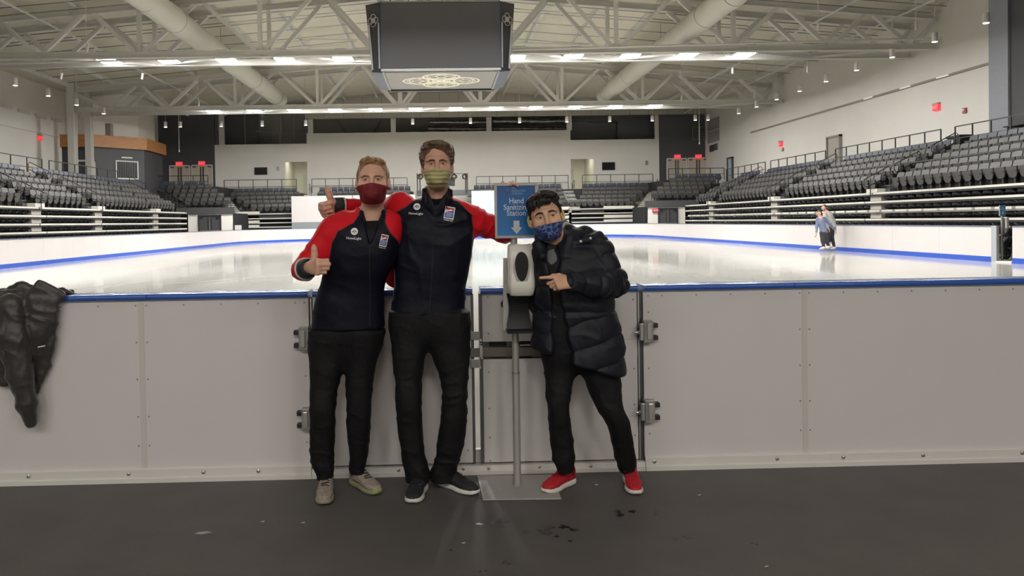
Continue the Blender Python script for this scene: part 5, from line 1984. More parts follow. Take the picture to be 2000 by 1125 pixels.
def head(F, c, R, s=1., wx=1., slit=.003):
    c = A(c)
    T = lambda x, y, z: c+R@(A((x*wx, y, z))*s)
    E = lambda p, r, k=.02, mode='add': F.ell(T(*p), A((r[0]*wx, r[1], r[2]))*s, R, k, mode)
    E((0, .014, .035), (.077, .096, .086), .01)
    E((0, -.026, -.03), (.066, .070, .092), .03)
    E((0, -.04, -.088), (.045, .046, .034), .03)
    for q in (-1, 1):
        E((q*.046, -.062, -.03), (.022, .022, .026), .025)
        F.cone(T(q*.012, -.089, .025), T(q*.05, -.076, .022), .0115*s, .009*s, .014)
        F.ell(T(q*.032, -.099, .002), A((.017, .018, .012))*s, R, .014, 'sub')
        F.ell(T(q*.031, -.077, .001), A((.0152, .0150, .0135))*s, R, .004)
        F.ell(T(q*.031, -.098, .000), A((.0125, .014, slit))*s, R, .002, 'sub')
        # ears
        F.ell(T(q*.080, .016, -.012), A((.011, .021, .033))*s, R, .008)
        F.ell(T(q*.090, .008, -.008), A((.006, .011, .018))*s, R, .006, 'sub')
    F.cone(T(0, -.094, .012), T(0, -.118, -.032), .009*s, .0125*s, .012)
    for q in (-1, 1):
        F.cone(T(q*.012, -.106, -.036), T(q*.013, -.104, -.037), .008*s, .008*s, .008)
    F.ell(T(0, -.098, -.062), A((.024, .010, .006))*s, R, .008)
    F.ell(T(0, -.097, -.072), A((.021, .010, .007))*s, R, .008)
    F.ell(T(0, -.108, -.067), A((.02, .006, .0018))*s, R, .003, 'sub')
    return T


def hand(F, W, d, n, left=False, s=1., curl=((80, 95, 55),)*4, thumb=None, k=.005, spread=1., up=False):
    """palm and five jointed fingers; d wrist to knuckles, n palm normal"""
    W, d, n = A(W), A(d)/np.linalg.norm(d), A(n)
    n = n-d*(n@d)
    n = n/np.linalg.norm(n)
    t = np.cross(n, d) if left else np.cross(d, n)
    F.cone(W-d*.03*s, W+d*.015*s, .026*s, .025*s, .01, flat=(n, 1.25))
    lat = (.027, .009, -.009, -.026)
    lens = ((.043, .026, .021), (.048, .030, .022), (.044, .028, .021), (.034, .021, .019))
    rad = (.0095, .0098, .0092, .0080)
    for j in range(4):
        m = W+d*(.088-.005*abs(j-1))*s+t*lat[j]*s
        F.cone(W+t*lat[j]*.6*s+d*.01*s, m, .015*s, .0128*s, .014, flat=(n, 1.1))
    F.cone(W+t*.018*s+d*.012*s+n*.008*s, W+t*.022*s+d*.045*s+n*.010*s, .017*s, .015*s, .012)
    for j in range(4):
        p = W+d*(.088-.005*abs(j-1))*s+t*lat[j]*s
        a = 0
        r = rad[j]*s
        for q in range(3):
            a += math.radians(curl[j][q])
            dirv = d*math.cos(a)+n*math.sin(a)+t*(lat[j]*spread*(.6 if a < 1 else 0))
            e = p+dirv/np.linalg.norm(dirv)*lens[j][q]*s
            F.cone(p, e, r*(1.06 if q == 0 else 1), r*.93, k if q else .008)
            p = e
            r *= .93
    b = W+t*.026*s+d*.022*s+n*.006*s
    th = thumb or ((.5, .1, .9), (.25, .05, 1), (.0, -.05, 1))
    tl = (.038, .030, .022)
    tr = (.0150, .0130, .0118, .0098)
    if up:
        tl, tr = (.031, .022, .015), (.0165, .0150, .0138, .0112)
    p = b
    for q in range(3):
        v = d*th[q][0]+n*th[q][1]+t*th[q][2]
        e = p+v/np.linalg.norm(v)*tl[q]*s
        F.cone(p, e, tr[q]*s, tr[q+1]*s, .006)
        p = e
    return F


def crop(F, lo, hi):
    g = object.__new__(Field)
    sl, _, _, _ = F.sub(A(lo), A(hi))
    g.h = F.h
    g.c = [F.c[k][sl[k]] for k in range(3)]
    g.d = F.d[sl].copy()
    return g


def bvh_of(o, world_off):
    me = o.data
    v = np.empty(len(me.vertices)*3, dtype=np.float32)
    me.vertices.foreach_get('co', v)
    v = v.reshape(-1, 3)+np.array(world_off, dtype=np.float32)
    f = np.empty(len(me.loops), dtype=np.int32)
    me.loops.foreach_get('vertex_index', f)
    return BVHTree.FromPolygons(v.tolist(), f.reshape(-1, 4).tolist())


def drop(ob, bvh, dirv=(0, 1, 0), off=.002):
    """press a thin flat mesh onto a surface along dirv"""
    dirv = Vector(dirv).normalized()
    lo = LOC.get(ob.name, Vector((0, 0, 0)))
    for v in ob.data.vertices:
        p = v.co+lo
        h = bvh.ray_cast(p-dirv*.4, dirv)
        if h[0] is not None:
            v.co = h[0]-dirv*off-lo
    return ob


def patch(name, poly, bvh, m, parent, o, ex, ey, off=.002, dirv=(0, 1, 0), n=7):
    """a small cloth patch: quad poly (4 points) as an n by n grid pressed on the surface"""
    o, ex, ey = Vector(o), Vector(ex), Vector(ey)
    mb = MB()
    P = np.zeros((n, n, 3))
    for i in range(n):
        for j in range(n):
            u, v = i/(n-1), j/(n-1)
            x = (poly[0][0]*(1-u)+poly[1][0]*u)*(1-v)+(poly[3][0]*(1-u)+poly[2][0]*u)*v
            y = (poly[0][1]*(1-u)+poly[1][1]*u)*(1-v)+(poly[3][1]*(1-u)+poly[2][1]*u)*v
            P[i, j] = o+ex*x+ey*y
    ob = mb.grid(P).build(name, m, parent, smooth=60)
    drop(ob, bvh, dirv, off)
    return ob


def disc(name, r, bvh, m, parent, o, ex, ey, off, dirv=(0, 1, 0)):
    o, ex, ey = Vector(o), Vector(ex), Vector(ey)
    vs = [o]+[o+ex*(r*math.cos(a))+ey*(r*math.sin(a)) for a in np.linspace(0, 2*PI, 25)[:-1]]
    ob = MB().add(vs, [(0, i, i % 24+1) for i in range(1, 25)]).build(name, m, parent)
    return drop(ob, bvh, dirv, off)


def face_bits(body, T, R, s, brow_m, wx=1., brow_w=.0042, brow_tilt=0., look=(0, 0), brow_z=.017):
    """eyes with irises, eyebrows and lash lines fitted to the face"""
    lo = LOC[body.name]
    bv = bvh_of(body, lo)
    fwd = Vector(R@A((0, 1, 0)))
    for q in (-1, 1):
        e = Vector(T(q*.031, -.077, .0))
        mb = MB()
        n1, n2 = 14, 9
        P = np.zeros((n1+1, n2, 3))
        for i in range(n1+1):
            for j in range(n2):
                a, b = 2*PI*i/n1, PI*j/(n2-1)
                P[i, j] = e+Vector((math.sin(b)*math.cos(a), -math.cos(b), math.sin(b)*math.sin(a)))*.0132*s
        eye = mb.grid(P).build('eye', m_eye, body, smooth=60)
        c = e+Vector(R@A((look[0], -.0088, look[1])))*s
        mb = MB()
        P = np.zeros((13, 6, 3))
        for i in range(13):
            for j in range(6):
                a, b = 2*PI*i/12, PI/2*j/5
                P[i, j] = c+Vector(R@A((math.sin(b)*math.cos(a)*.0070, -math.cos(b)*.005, math.sin(b)*math.sin(a)*.0070)))*s
        mb.grid(P).build('iris', m_iris, eye, smooth=60)
        for nm, z, w, pts in (('eyebrow', brow_z, brow_w, ((.012, -.001), (.024, .003), (.038, .004), (.05, -.001))), ('eyelashes', .0046, .0016, ((.019, -.002), (.026, .0008), (.034, .0012), (.043, -.0018)))):
            pp = []
            for x, dz in pts:
                p = Vector(T(q*x, -.2, z+dz+(brow_tilt*(x-.03) if nm == 'eyebrow' else 0)))
                h = bv.ray_cast(p, fwd)
                if h[0] is not None:
                    pp.append(h[0]-fwd*w*.25)
            if len(pp) > 2:
                MB().tube(pp, [w*.7]+[w]*(len(pp)-2)+[w*.45], 6).build(nm, brow_m if nm == 'eyebrow' else m_lash, body, smooth=60)
    return bv


m_sock = mat('black_sock', srgb(24, 24, 26), .85)


def shoe(parent, heel, toe, mu, ms, ml, toecap=None, w=1., high=1., mouth=None, swoosh=None, stretch_h=1.):
    heel, toe = A(heel), A(toe)
    heel[2] = toe[2] = 0
    f = toe-heel
    L = np.linalg.norm(f)
    f = f/L
    up = A((0, 0, 1))
    r = np.cross(f, up)
    P = lambda s, z, x=0.: heel+f*s*L+up*z+r*x
    lo = np.minimum(heel, toe)-.07
    hi = np.maximum(heel, toe)+.07
    lo[2], hi[2] = -.02, .17
    F = Field(lo, hi, .0042)
    F.loft([(P(0, .017), .020*w, .013), (P(.06, .017), .032*w, .017), (P(.2, .017), .037*w, .019), (P(.42, .016), .035*w, .018), (P(.7, .015), .048*w, .016), (P(.88, .017), .040*w, .014), (P(.97, .021), .026*w, .011), (P(1.0, .024), .014*w, .007)],
           ax=f, ex=r, n=3.2)
    V, Q = F.mesh()
    V[:, 2] = np.maximum(V[:, 2], .0005)
    sole = from_arrays('sole', relax(V, Q, 2), Q, ms, parent)
    F = Field(lo, hi, .0042)
    F.loft([(P(.015, .06), .022*w, .034), (P(.08, .066*high), .033*w, .048*high), (P(.2, .066*high), .0365*w, .05*high), (P(.34, .062), .036*w, .042), (P(.5, .053), .038*w, .032), (P(.68, .043), .0435*w, .0245), (P(.84, .038), .038*w, .0185), (P(.93, .034), .027*w, .0145), (P(.985, .03), .012*w, .008)],
           ax=f, ex=r, n=2.4)
    # opening for the ankle
    F.cone(P(.19, .13*high), P(.21, .085), .026*w, .02*w, .01, mode='sub')
    up_o = solid('upper', F, mu, parent, disp=lambda V: folds(V, f, 40, .0012, 2), it=2)
    bv = bvh_of(up_o, LOC[up_o.name])
    cuff(parent, P(.2, .055), P(.205, .125), .037, .037, m_sock, 'sock')
    # tongue and laces
    top = lambda s, x: (lambda h: h[0] if h[0] is not None else Vector(P(s, .06, x)))(bv.ray_cast(Vector(P(s, .3, x)), Vector((0, 0, -1))))
    for i, s in enumerate((.34, .41, .48, .55, .62)):
        pts = [top(s+(.02 if q == 0 else 0), x*w)+Vector((0, 0, .002)) for q, x in enumerate((-.02, -.01, 0, .01, .02))]
        if i % 2:
            pts = [top(s+.03*(1-q/4), x*w)+Vector((0, 0, .003)) for q, x in enumerate((.02, .01, 0, -.01, -.02))]
        MB().tube(pts, .0032, 6).build('lace', ml, up_o, smooth=60)
    k0 = top(.33, 0)+Vector((0, 0, .006))
    for q in (-1, 1):
        d1 = Vector(r)*q
        MB().tube([k0, k0+d1*.022+Vector((0, 0, .012)), k0+d1*.034+Vector((0, 0, .002)), k0+d1*.02-Vector(f)*-.012], .0028, 6).build('lace', ml, up_o, smooth=60)
    MB().tube([top(.26, -.012*w)+Vector((0, 0, -.004)), top(.28, 0)+Vector((0, 0, .012)), top(.26, .012*w)+Vector((0, 0, -.004))], [.008, .009, .008], 8).build('tongue', ml if mouth is None else mouth, up_o, smooth=60)
    if swoosh:
        for q in (-1, 1):
            pts = [(.26, .052), (.33, .040), (.42, .041), (.55, .052), (.64, .062), (.5, .046), (.40, .033), (.31, .031), (.27, .038)]
            o = MB().add([Vector(P(s, z, q*.2)) for s, z in pts], [tuple(range(9))]).build('side_mark', swoosh, up_o)
            drop(o, bv, Vector(r)*-q, .0015)
    if toecap:
        o = MB()
        F = Field(lo, hi, .0045)
        F.loft([(P(.86, .02), .036*w, .0165), (P(.97, .024), .026*w, .013), (P(1.004, .027), .015*w, .009)], ax=f, ex=r, n=3)
        solid('toe_guard', F, toecap, parent, it=2)
    return up_o


def cuff(parent, p, q, r1, r2, m, name='cuff', flat=None):
    p, q = A(p), A(q)
    F = Field(np.minimum(p, q)-max(r1, r2)-.02, np.maximum(p, q)+max(r1, r2)+.02, .0045)
    b = (q-p)/np.linalg.norm(q-p)
    ex = np.cross(b, (0, 0, 1.))
    F.loft([(p, r1, r1*(flat or 1)), ((p+q)/2, (r1+r2)/2*1.03, (r1+r2)/2*1.03*(flat or 1)), (q, r2, r2*(flat or 1))], ax=b, ex=ex, n=2.2)
    return solid(name, F, m, parent, it=1)


def logo(jk, bv, o_disc, r, o_txt, w, tilt=0.):
    """white disc with a dark roof chevron over a line of white lettering, pressed on the chest"""
    ex = Vector((math.cos(tilt), 0, math.sin(tilt)))
    ey = Vector((-math.sin(tilt), 0, math.cos(tilt)))
    disc('emblem_disc', r, bv, m_text_white, jk, o_disc, ex, ey, .0025)
    o = Vector(o_disc)
    for (a, b) in (((-.62, -.22), (0, .3)), ((0, .3), (.62, -.22))):
        p, q = o+ex*(a[0]*r)+ey*(a[1]*r), o+ex*(b[0]*r)+ey*(b[1]*r)
        n_ = (q-p).cross(Vector((0, 1, 0))).normalized()*r*.11
        ob = MB().add([p-n_, q-n_, q+n_, p+n_], [(0, 1, 2, 3)]).build('emblem_chevron', m_navy, jk)
        drop(ob, bv, (0, 1, 0), .004)
    disc('emblem_dot', r*.16, bv, m_navy, jk, o-ey*(r*.32), ex, ey, .004)
    t = txt(jk, 'HomeLight', o_txt, ex, ey, w/4.75, m_text_white, 'lettering', bold=.012)
    drop(t, bv, (0, 1, 0), .003)


def crest_patch(jk, bv, o, w, h, tilt):
    ex = Vector((math.cos(tilt), 0, math.sin(tilt)))
    ey = Vector((-math.sin(tilt), 0, math.cos(tilt)))
    mr_, mb_ = mat('patch_red', srgb(190, 40, 52), .6), mat('patch_blue', srgb(52, 76, 150), .6)
    o = Vector(o)
    R_ = lambda x0, x1, y0, y1: [(x0*w, y0*h), (x1*w, y0*h), (x1*w, y1*h), (x0*w, y1*h)]
    patch('crest_border', R_(-.5, .5, -.5, .5), bv, m_text_white, jk, o, ex, ey, .0025)
    patch('crest_field', R_(-.42, .42, -.42, -.02), bv, mb_, jk, o, ex, ey, .004)
    patch('crest_field', R_(-.42, .42, .22, .43), bv, mr_, jk, o, ex, ey, .004)
    patch('crest_field', [(-.42*w, .02*h), (.42*w, .02*h), (.42*w, .2*h), (-.1*w, .12*h)], bv, mb_, jk, o, ex, ey, .004)
    patch('crest_stripe', [(-.3*w, .1*h), (.05*w, .3*h), (.3*w, .3*h), (.0*w, .12*h)], bv, m_text_white, jk, o, ex, ey, .0055)
    for k in range(3):
        patch('crest_stripe', R_(-.3, .3, -.12-.1*k, -.09-.1*k), bv, m_text_white, jk, o, ex, ey, .0055, n=3)
    t = txt(jk, 'TEAM USA', o-ey*(h*.62), ex, ey, w*.21, m_text_white, 'lettering', bold=.01)
    drop(t, bv, (0, 1, 0), .003)


def polyline_sd(Xs, Zs, pts, sign=1):
    """signed distance to a polyline in the xz plane, positive on its left"""
    best = np.full(len(Xs), 9.)
    sg = np.ones(len(Xs))
    for (a, b) in zip(pts[:-1], pts[1:]):
        dx, dz = b[0]-a[0], b[1]-a[1]
        t = np.clip(((Xs-a[0])*dx+(Zs-a[1])*dz)/(dx*dx+dz*dz), 0, 1)
        ex, ez = Xs-(a[0]+t*dx), Zs-(a[1]+t*dz)
        d = np.sqrt(ex*ex+ez*ez)
        c = dx*(Zs-a[1])-dz*(Xs-a[0])
        m = d < best-1e-9
        sg = np.where(m, np.sign(c), sg)
        best = np.where(m, d, best)
    return best*sg*sign


def hairstyle(body, F, c, R, s, T, m, vols, face, cuts, thick=.006, grow=None, noise=.004, seed=1, wx=1., dirn=(1, .4, .3), name='hair', post=()):
    """hair: skull field grown by thick, plus volumes, minus the face, cut by planes"""
    c = A(c)
    G = crop(F, c-.16*s, c+A((.16, .17, .19))*s)
    # start from a clean cranium so ears and nose are not offset
    G.d[:] = .5
    G.ell(T(0, .014, .035), (A((.077*wx, .096, .086))+thick)*s, R, .01)
    for p, r, k in vols:
        G.ell(T(*p), A(r)*s, R, k)
    for p, r, k in face:
        G.ell(T(*p), A(r)*s, R, k, 'sub')
    for p, n_ in cuts:
        G.half(T(*p), R@A(n_), .008)
    for p, r, k in post:
        G.ell(T(*p), A(r)*s, R, k)
    dn = R@A(dirn)
    return solid(name, G, m, body, disp=lambda V: noise*(1-2*np.abs(vnoise((V-c)@np.diag([1, 1, 1])*55+np.outer((V-c)@dn, -dn)*42, seed)))+noise*.8*vnoise((V-c)*26, seed+1), it=1)


def face_mask(body, F, c, R, s, T, m, top_front, top_side, wx=1., off=.007, vols=(), bottom=(-.085, -.128), pleats=None, name='face_mask', disp=None, back=-.005):
    c = A(c)
    G = crop(F, c-.17*s, c+.13*s)
    G.d = (G.d-off).astype(np.float32)
    for p, r, k in vols:
        G.ell(T(*p), A(r)*s, R, k)
    # top edge: two planes from the nose bridge down to each ear
    for q in (-1, 1):
        a, b = A((0, -.12, top_front)), A((q*.075, -.01, top_side))
        n_ = np.cross(b-a, A((0, 1, .0)))
        n_ = n_ if n_[2] > 0 else -n_
        G.half(T(*a), R@n_, .004)
    G.half(T(0, back, 0), R@A((0, 1, -.12)), .004)
    G.half(T(0, bottom[0], bottom[1]), R@A((0, .42, -1)), .006)
    return solid(name, G, m, body, disp=disp, it=2)


def loops(body, bv, T, pts_list, m, r=.0018):
    for pts in pts_list:
        MB().tube([Vector(T(*p)) for p in pts], r, 6).build('ear_loop', m, body, smooth=60)


m_mask1 = mat('dark_red_mask', srgb(120, 26, 34), .75, vary=.15, vscale=25, bump=.3, bscale=70)
m_mask2 = mat('olive_yellow_mask', srgb(176, 172, 122), .6, vary=.08, vscale=20, bump=.2, bscale=60)
m_mask3 = bpy.data.materials.new('blue_print_mask')
m_mask3.use_nodes = True
nt = m_mask3.node_tree
tcn = nt.nodes.new('ShaderNodeTexCoord')
vo = nt.nodes.new('ShaderNodeTexVoronoi')
vo.feature = 'DISTANCE_TO_EDGE'
vo.inputs['Scale'].default_value = 34
nzz = nt.nodes.new('ShaderNodeTexNoise')
nzz.inputs['Scale'].default_value = 22
mixv = nt.nodes.new('ShaderNodeMix')
mixv.data_type = 'VECTOR'
mixv.inputs['Factor'].default_value = .08
nt.links.new(tcn.outputs['Object'], nzz.inputs['Vector'])
nt.links.new(tcn.outputs['Object'], mixv.inputs[4])
nt.links.new(nzz.outputs['Color'], mixv.inputs[5])
nt.links.new(mixv.outputs[1], vo.inputs['Vector'])
rp = nt.nodes.new('ShaderNodeValToRGB')
rp.color_ramp.elements[0].color = (*srgb(112, 134, 182), 1)
rp.color_ramp.elements[1].color = (*srgb(34, 48, 104), 1)
rp.color_ramp.elements[1].position = .13
e = rp.color_ramp.elements.new(.5)
e.color = (*srgb(30, 42, 92), 1)
nt.links.new(vo.outputs['Distance'], rp.inputs['Fac'])
nt.links.new(rp.outputs['Color'], nt.nodes['Principled BSDF'].inputs['Base Color'])
nt.nodes['Principled BSDF'].inputs['Roughness'].default_value = .7
m_loop = mat('white_elastic', srgb(220, 216, 208), .7)


def spans(*pts):
    """fine grid spans round head and hand centres: ((x..), (y..), (z..))"""
    return tuple([(p[k]-r, p[k]+r, h) for p, r, h in pts] for k in range(3))


def leg_trousers(name, parent, L1, L2, pelvis, m, seed, hem=None):
    allp = [A(at(px, py, y)) for px, py, y, hw, dp in L1+L2+pelvis]
    lo, hi = np.min(allp, 0)-.16, np.max(allp, 0)+.16
    hi[2] -= .12
    F = Field(lo, hi, .0065)
    rows(F, L1, .02)
    rows(F, L2, .02)
    rows(F, pelvis, .05)

    def dsp(V):
        z = V[:, 2]
        kn = np.exp(-((z-.52)/.12)**2)+np.exp(-((z-.14)/.1)**2)*1.3
        return folds(V, (.15, 0, 1), 17, .0045, seed)*(.35+kn)+folds(V, (1, .3, .3), 16, .003, seed+3)
    return solid(name, F, m, parent, disp=dsp, it=2)


# ------------------------------------------------------------------ man on the left: thumbs up, dark red mask
def man_left():
    hc = A(at(728, 355, 4.02))
    s = 1.03
    R = rot(2, -3, 0)
    W = A(at(606, 522, 3.845))
    lo = A((at(560, 600, 4.0).x, 3.68, .05))
    hi = A((at(800, 600, 4.1).x, 4.36, hc[2]+.17))
    F = Field(lo, hi, .011, spans((hc, .125, .0026), (W+A((.03, -.06, .02)), .085, .0028)))
    T = head(F, hc, R, s)
    F.chain([T(0, .022, -.06), at(727, 418, 4.07), at(722, 440, 4.08)], [.056, .058, .075], .03)
    Ls = [(722, 440, 4.08, 34, .07), (712, 470, 4.07, 58, .09), (700, 520, 4.07, 56, .09), (690, 560, 4.08, 50, .085), (680, 640, 4.1, 55, .09)]
    rows(F, Ls, .04)
    F.chain([at(665, 447, 4.07), at(593, 526, 4.03), W], [.045, .036, .026], .02)
    F.chain([at(755, 450, 4.12), at(770, 540, 4.27), at(797, 557, 4.28)], [.045, .036, .026], .02)
    hand(F, at(795, 556, 4.27), (.9, .1, -.3), (0, -1, 0), True, 1., ((20, 25, 15),)*4)
    hand(F, W+A((.004, -.012, 0)), (.52, -.84, .06), (.84, .52, 0), False, 1.1, ((72, 92, 55), (74, 94, 55), (76, 94, 55), (78, 92, 50)), ((.25, .1, 1), (.02, .0, 1), (-.18, -.02, 1)), up=True)
    for side in ((642, 650, 632, 790, 632, 895, 4.12), (712, 650, 702, 790, 699, 885, 4.18)):
        F.chain([at(side[0], side[1], 4.11), at(side[2], side[3], side[6]-.02), at(side[4], side[5], side[6])], [.075, .05, .035], .02)
    body = solid('person', F, m_skin1, None, it=1)
    tag(body, 'man in red and navy jacket and dark red mask, thumb up, leftmost of the three', 'person')
    bv = face_bits(body, T, R, s, m_blond, brow_tilt=-.05)
    hairstyle(body, F, hc, R, s, T, m_blond,
              [((-.012, -.05, .092), (.05, .04, .02), .02), ((.02, -.03, .094), (.045, .05, .02), .02), ((-.028, -.07, .094), (.026, .02, .016), .014), ((-.018, -.07, .108), (.013, .015, .012), .012)],
              [((0, -.105, .01), (.068, .075, .082), .012), ((0, -.06, -.08), (.1, .085, .06), .01)],
              [((0, .0, -.02), (0, -.9, -.6)), ((0, .0, -.055), (0, 0, -1))], thick=.004, noise=.0035, seed=3, dirn=(.3, .6, .8))
    face_mask(body, F, hc, R, s, T, m_mask1, -.016, -.004, vols=[((0, -.092, -.052), (.042, .04, .05), .03)], off=.006, disp=lambda V: folds(V, (0, .3, 1), 24, .002, 8), back=.004)
    for q in (-1, 1):
        loops(body, bv, T, [((q*.074, -.006, -.03), (q*.083, .01, -.012), (q*.083, .025, .0))], m_mask1, .0022)
    # shirt and jacket
    Fs = Field(A((at(690, 0, 4.0).x, 3.9, at(700, 500, 4.0).z)), A((at(770, 0, 4.0).x, 4.2, at(700, 405, 4.0).z)), .006)
    rows(Fs, [(728, 431, 4.07, 26, .07), (724, 444, 4.06, 40, .095), (716, 480, 4.05, 56, .112), (712, 498, 4.05, 58, .112)], .02)
    solid('black_shirt', Fs, m_inner, body, it=2)
    Ft = Field(A((at(560, 640, 4.0).x, 3.78, at(690, 655, 4.0).z)), A((at(800, 640, 4.1).x, 4.4, at(728, 395, 4.0).z)), .0058)
    Fa = Ft.like()
    rows(Ft, [(727, 410, 4.09, 33, .07), (722, 420, 4.085, 60, .095), (713, 438, 4.07, 75, .118), (709, 480, 4.055, 73, .13), (701, 520, 4.06, 68, .125), (690, 552, 4.08, 63, .12), (682, 592, 4.09, 68, .122), (680, 640, 4.1, 70, .128)], .03)
    # open stand collar
    Z = (0, 0, 1)
    for pts in (((722, 470, 3.95), (706, 432, 3.985), (699, 410, 4.06), (712, 403, 4.15)), ((725, 470, 3.95), (744, 436, 3.985), (752, 418, 4.05), (744, 405, 4.14)), ((712, 403, 4.15), (728, 401, 4.165), (744, 405, 4.14))):
        Ft.chain([at(*p) for p in pts], [.013]*len(pts), .012)
    Fcut = [(727, 413, 3.97, .05), (723, 474, 3.93, .008)]
    Ft.cone(at(*Fcut[0][:3]), at(*Fcut[1][:3]), .052, .006, .012, flat=((0, 1, 0), .5), mode='sub')
    Fa.chain([at(672, 438, 4.08), at(650, 452, 4.06), at(594, 526, 4.03), at(598, 525, 3.925)], [.075, .073, .060, .052], .025)
    Fa.chain([at(752, 452, 4.11), at(768, 500, 4.2), at(772, 540, 4.27), at(795, 556, 4.275)], [.07, .06, .055, .045], .03)
    Fu = Ft.like()
    a, b, k = Ft.d, Fa.d, .03
    h = np.maximum(k-np.abs(a-b), 0)/k
    Fu.d = np.minimum(a, b)-h*h*k*.25
    XZ = lambda px, py: (lambda v: (v.x, v.z))(at(px, py, 3.95))
    lineL = [XZ(700, 402), XZ(699, 420), XZ(690, 436), XZ(660, 452), XZ(648, 475), XZ(640, 515), XZ(628, 540), XZ(590, 552), XZ(500, 556)]
    lineR = [XZ(752, 408), XZ(752, 435), XZ(762, 455), XZ(776, 470), XZ(782, 488), XZ(860, 492)]

    def panel(V):
        a = polyline_sd(V[:, 0], V[:, 2], lineL, -1)
        b = polyline_sd(V[:, 0], V[:, 2], lineR, 1)
        sl = Ft.sample(V)-Fa.sample(V)
        a = np.where(V[:, 2] > lineL[0][1]-.001, -.02, a)
        return np.clip(np.maximum(np.maximum(a, b), sl-.004), -.05, .05)

    def dsp(V):
        arm = np.clip((Ft.sample(V)-Fa.sample(V))*40, 0, 1)
        el = np.exp(-(((V-A(at(594, 526, 4.03)))**2).sum(1))/.014)
        d = folds(V, (.62, .2, .75), 22, .0065, 11)*arm*(.45+1.0*el)
        return d+folds(V, (.5, 0, .9), 13, .0055, 12)*(1-arm)*(.5+.5*np.clip((1.25-V[:, 2])/.3, 0, 1))
    jk = solid('jacket', Fu, m_jacket, body, disp=dsp, it=2, attrs={'panel': panel})
    jv = bvh_of(jk, LOC[jk.name])
    P = lambda px, py: at(px, py, 3.93)
    logo(jk, jv, P(692, 452), .0185, P(691, 465.5), .082, -.06)
    crest_patch(jk, jv, P(749.5, 470), .036, .062, -.24)
    for a, b in (((722, 478), (720, 640)),):
        pts = [P(a[0]+(b[0]-a[0])*t/16, a[1]+(b[1]-a[1])*t/16) for t in range(17)]
        hit = [jv.ray_cast(p-Vector((0, .3, 0)), Vector((0, 1, 0)))[0] for p in pts]
        MB().tube([p for p in hit if p is not None], .0022, 5).build('zip', m_cuff, jk, smooth=60)
    w0 = A(at(597.5, 525, 3.915))
    w1 = A(at(607, 522, 3.84))
    dd = (w1-w0)/np.linalg.norm(w1-w0)
    cuff(jk, w0-dd*.012, w0+dd*.006, .058, .055, m_stripe, 'cuff_stripe')
    cuff(jk, w0+dd*.002, w0+dd*.06, .053, .044, m_cuff)
    Lr = [(644, 648, 4.12, 37, .115), (641, 684, 4.11, 36, .1), (639, 720, 4.1, 33.5, .092), (632.5, 760, 4.09, 27, .076), (630.5, 792, 4.08, 25, .07), (630, 830, 4.1, 25.2, .07), (629.5, 870, 4.12, 24.5, .068), (630, 902, 4.13, 22, .06), (634, 926, 4.13, 17, .05), (634, 936, 4.13, 15, .046)]
    Ll = [(712, 648, 4.12, 36, .115), (707, 684, 4.12, 34, .1), (702.5, 720, 4.12, 29.5, .09), (702, 760, 4.12, 26, .076), (701, 792, 4.12, 24, .07), (700.5, 830, 4.14, 23.5, .068), (700, 870, 4.17, 20.5, .062), (700, 900, 4.19, 17.5, .055), (698, 916, 4.2, 15, .048), (698, 924, 4.2, 14, .045)]
    leg_trousers('trousers', body, Lr, Ll, [(679, 622, 4.11, 62, .115), (678, 648, 4.11, 67, .118), (676, 672, 4.11, 64, .1), (674, 696, 4.11, 50, .07), (673, 712, 4.11, 24, .03)], m_trous, 21)
    mu, ms = mat('grey_beige_mesh', srgb(152, 138, 128), .8, vary=.25, vscale=90, bump=.4, bscale=160), mat('pale_green_sole', srgb(150, 144, 126), .5)
    lime = mat('lime_toe', srgb(140, 152, 92), .5)
    mlb, msw = mat('black_lace', srgb(26, 26, 28), .7), mat('dark_maroon_mark', srgb(72, 40, 40), .6)
    shoe(body, floorpt(640, 951), floorpt(632, 990), mu, ms, mlb, None, 1.0, 1., None, msw)
    shoe(body, floorpt(688, 943), floorpt(741, 969), mu, mat('lime_green_sole', srgb(142, 144, 112), .5), mlb, lime, 1.0, 1., None, msw)
    return body


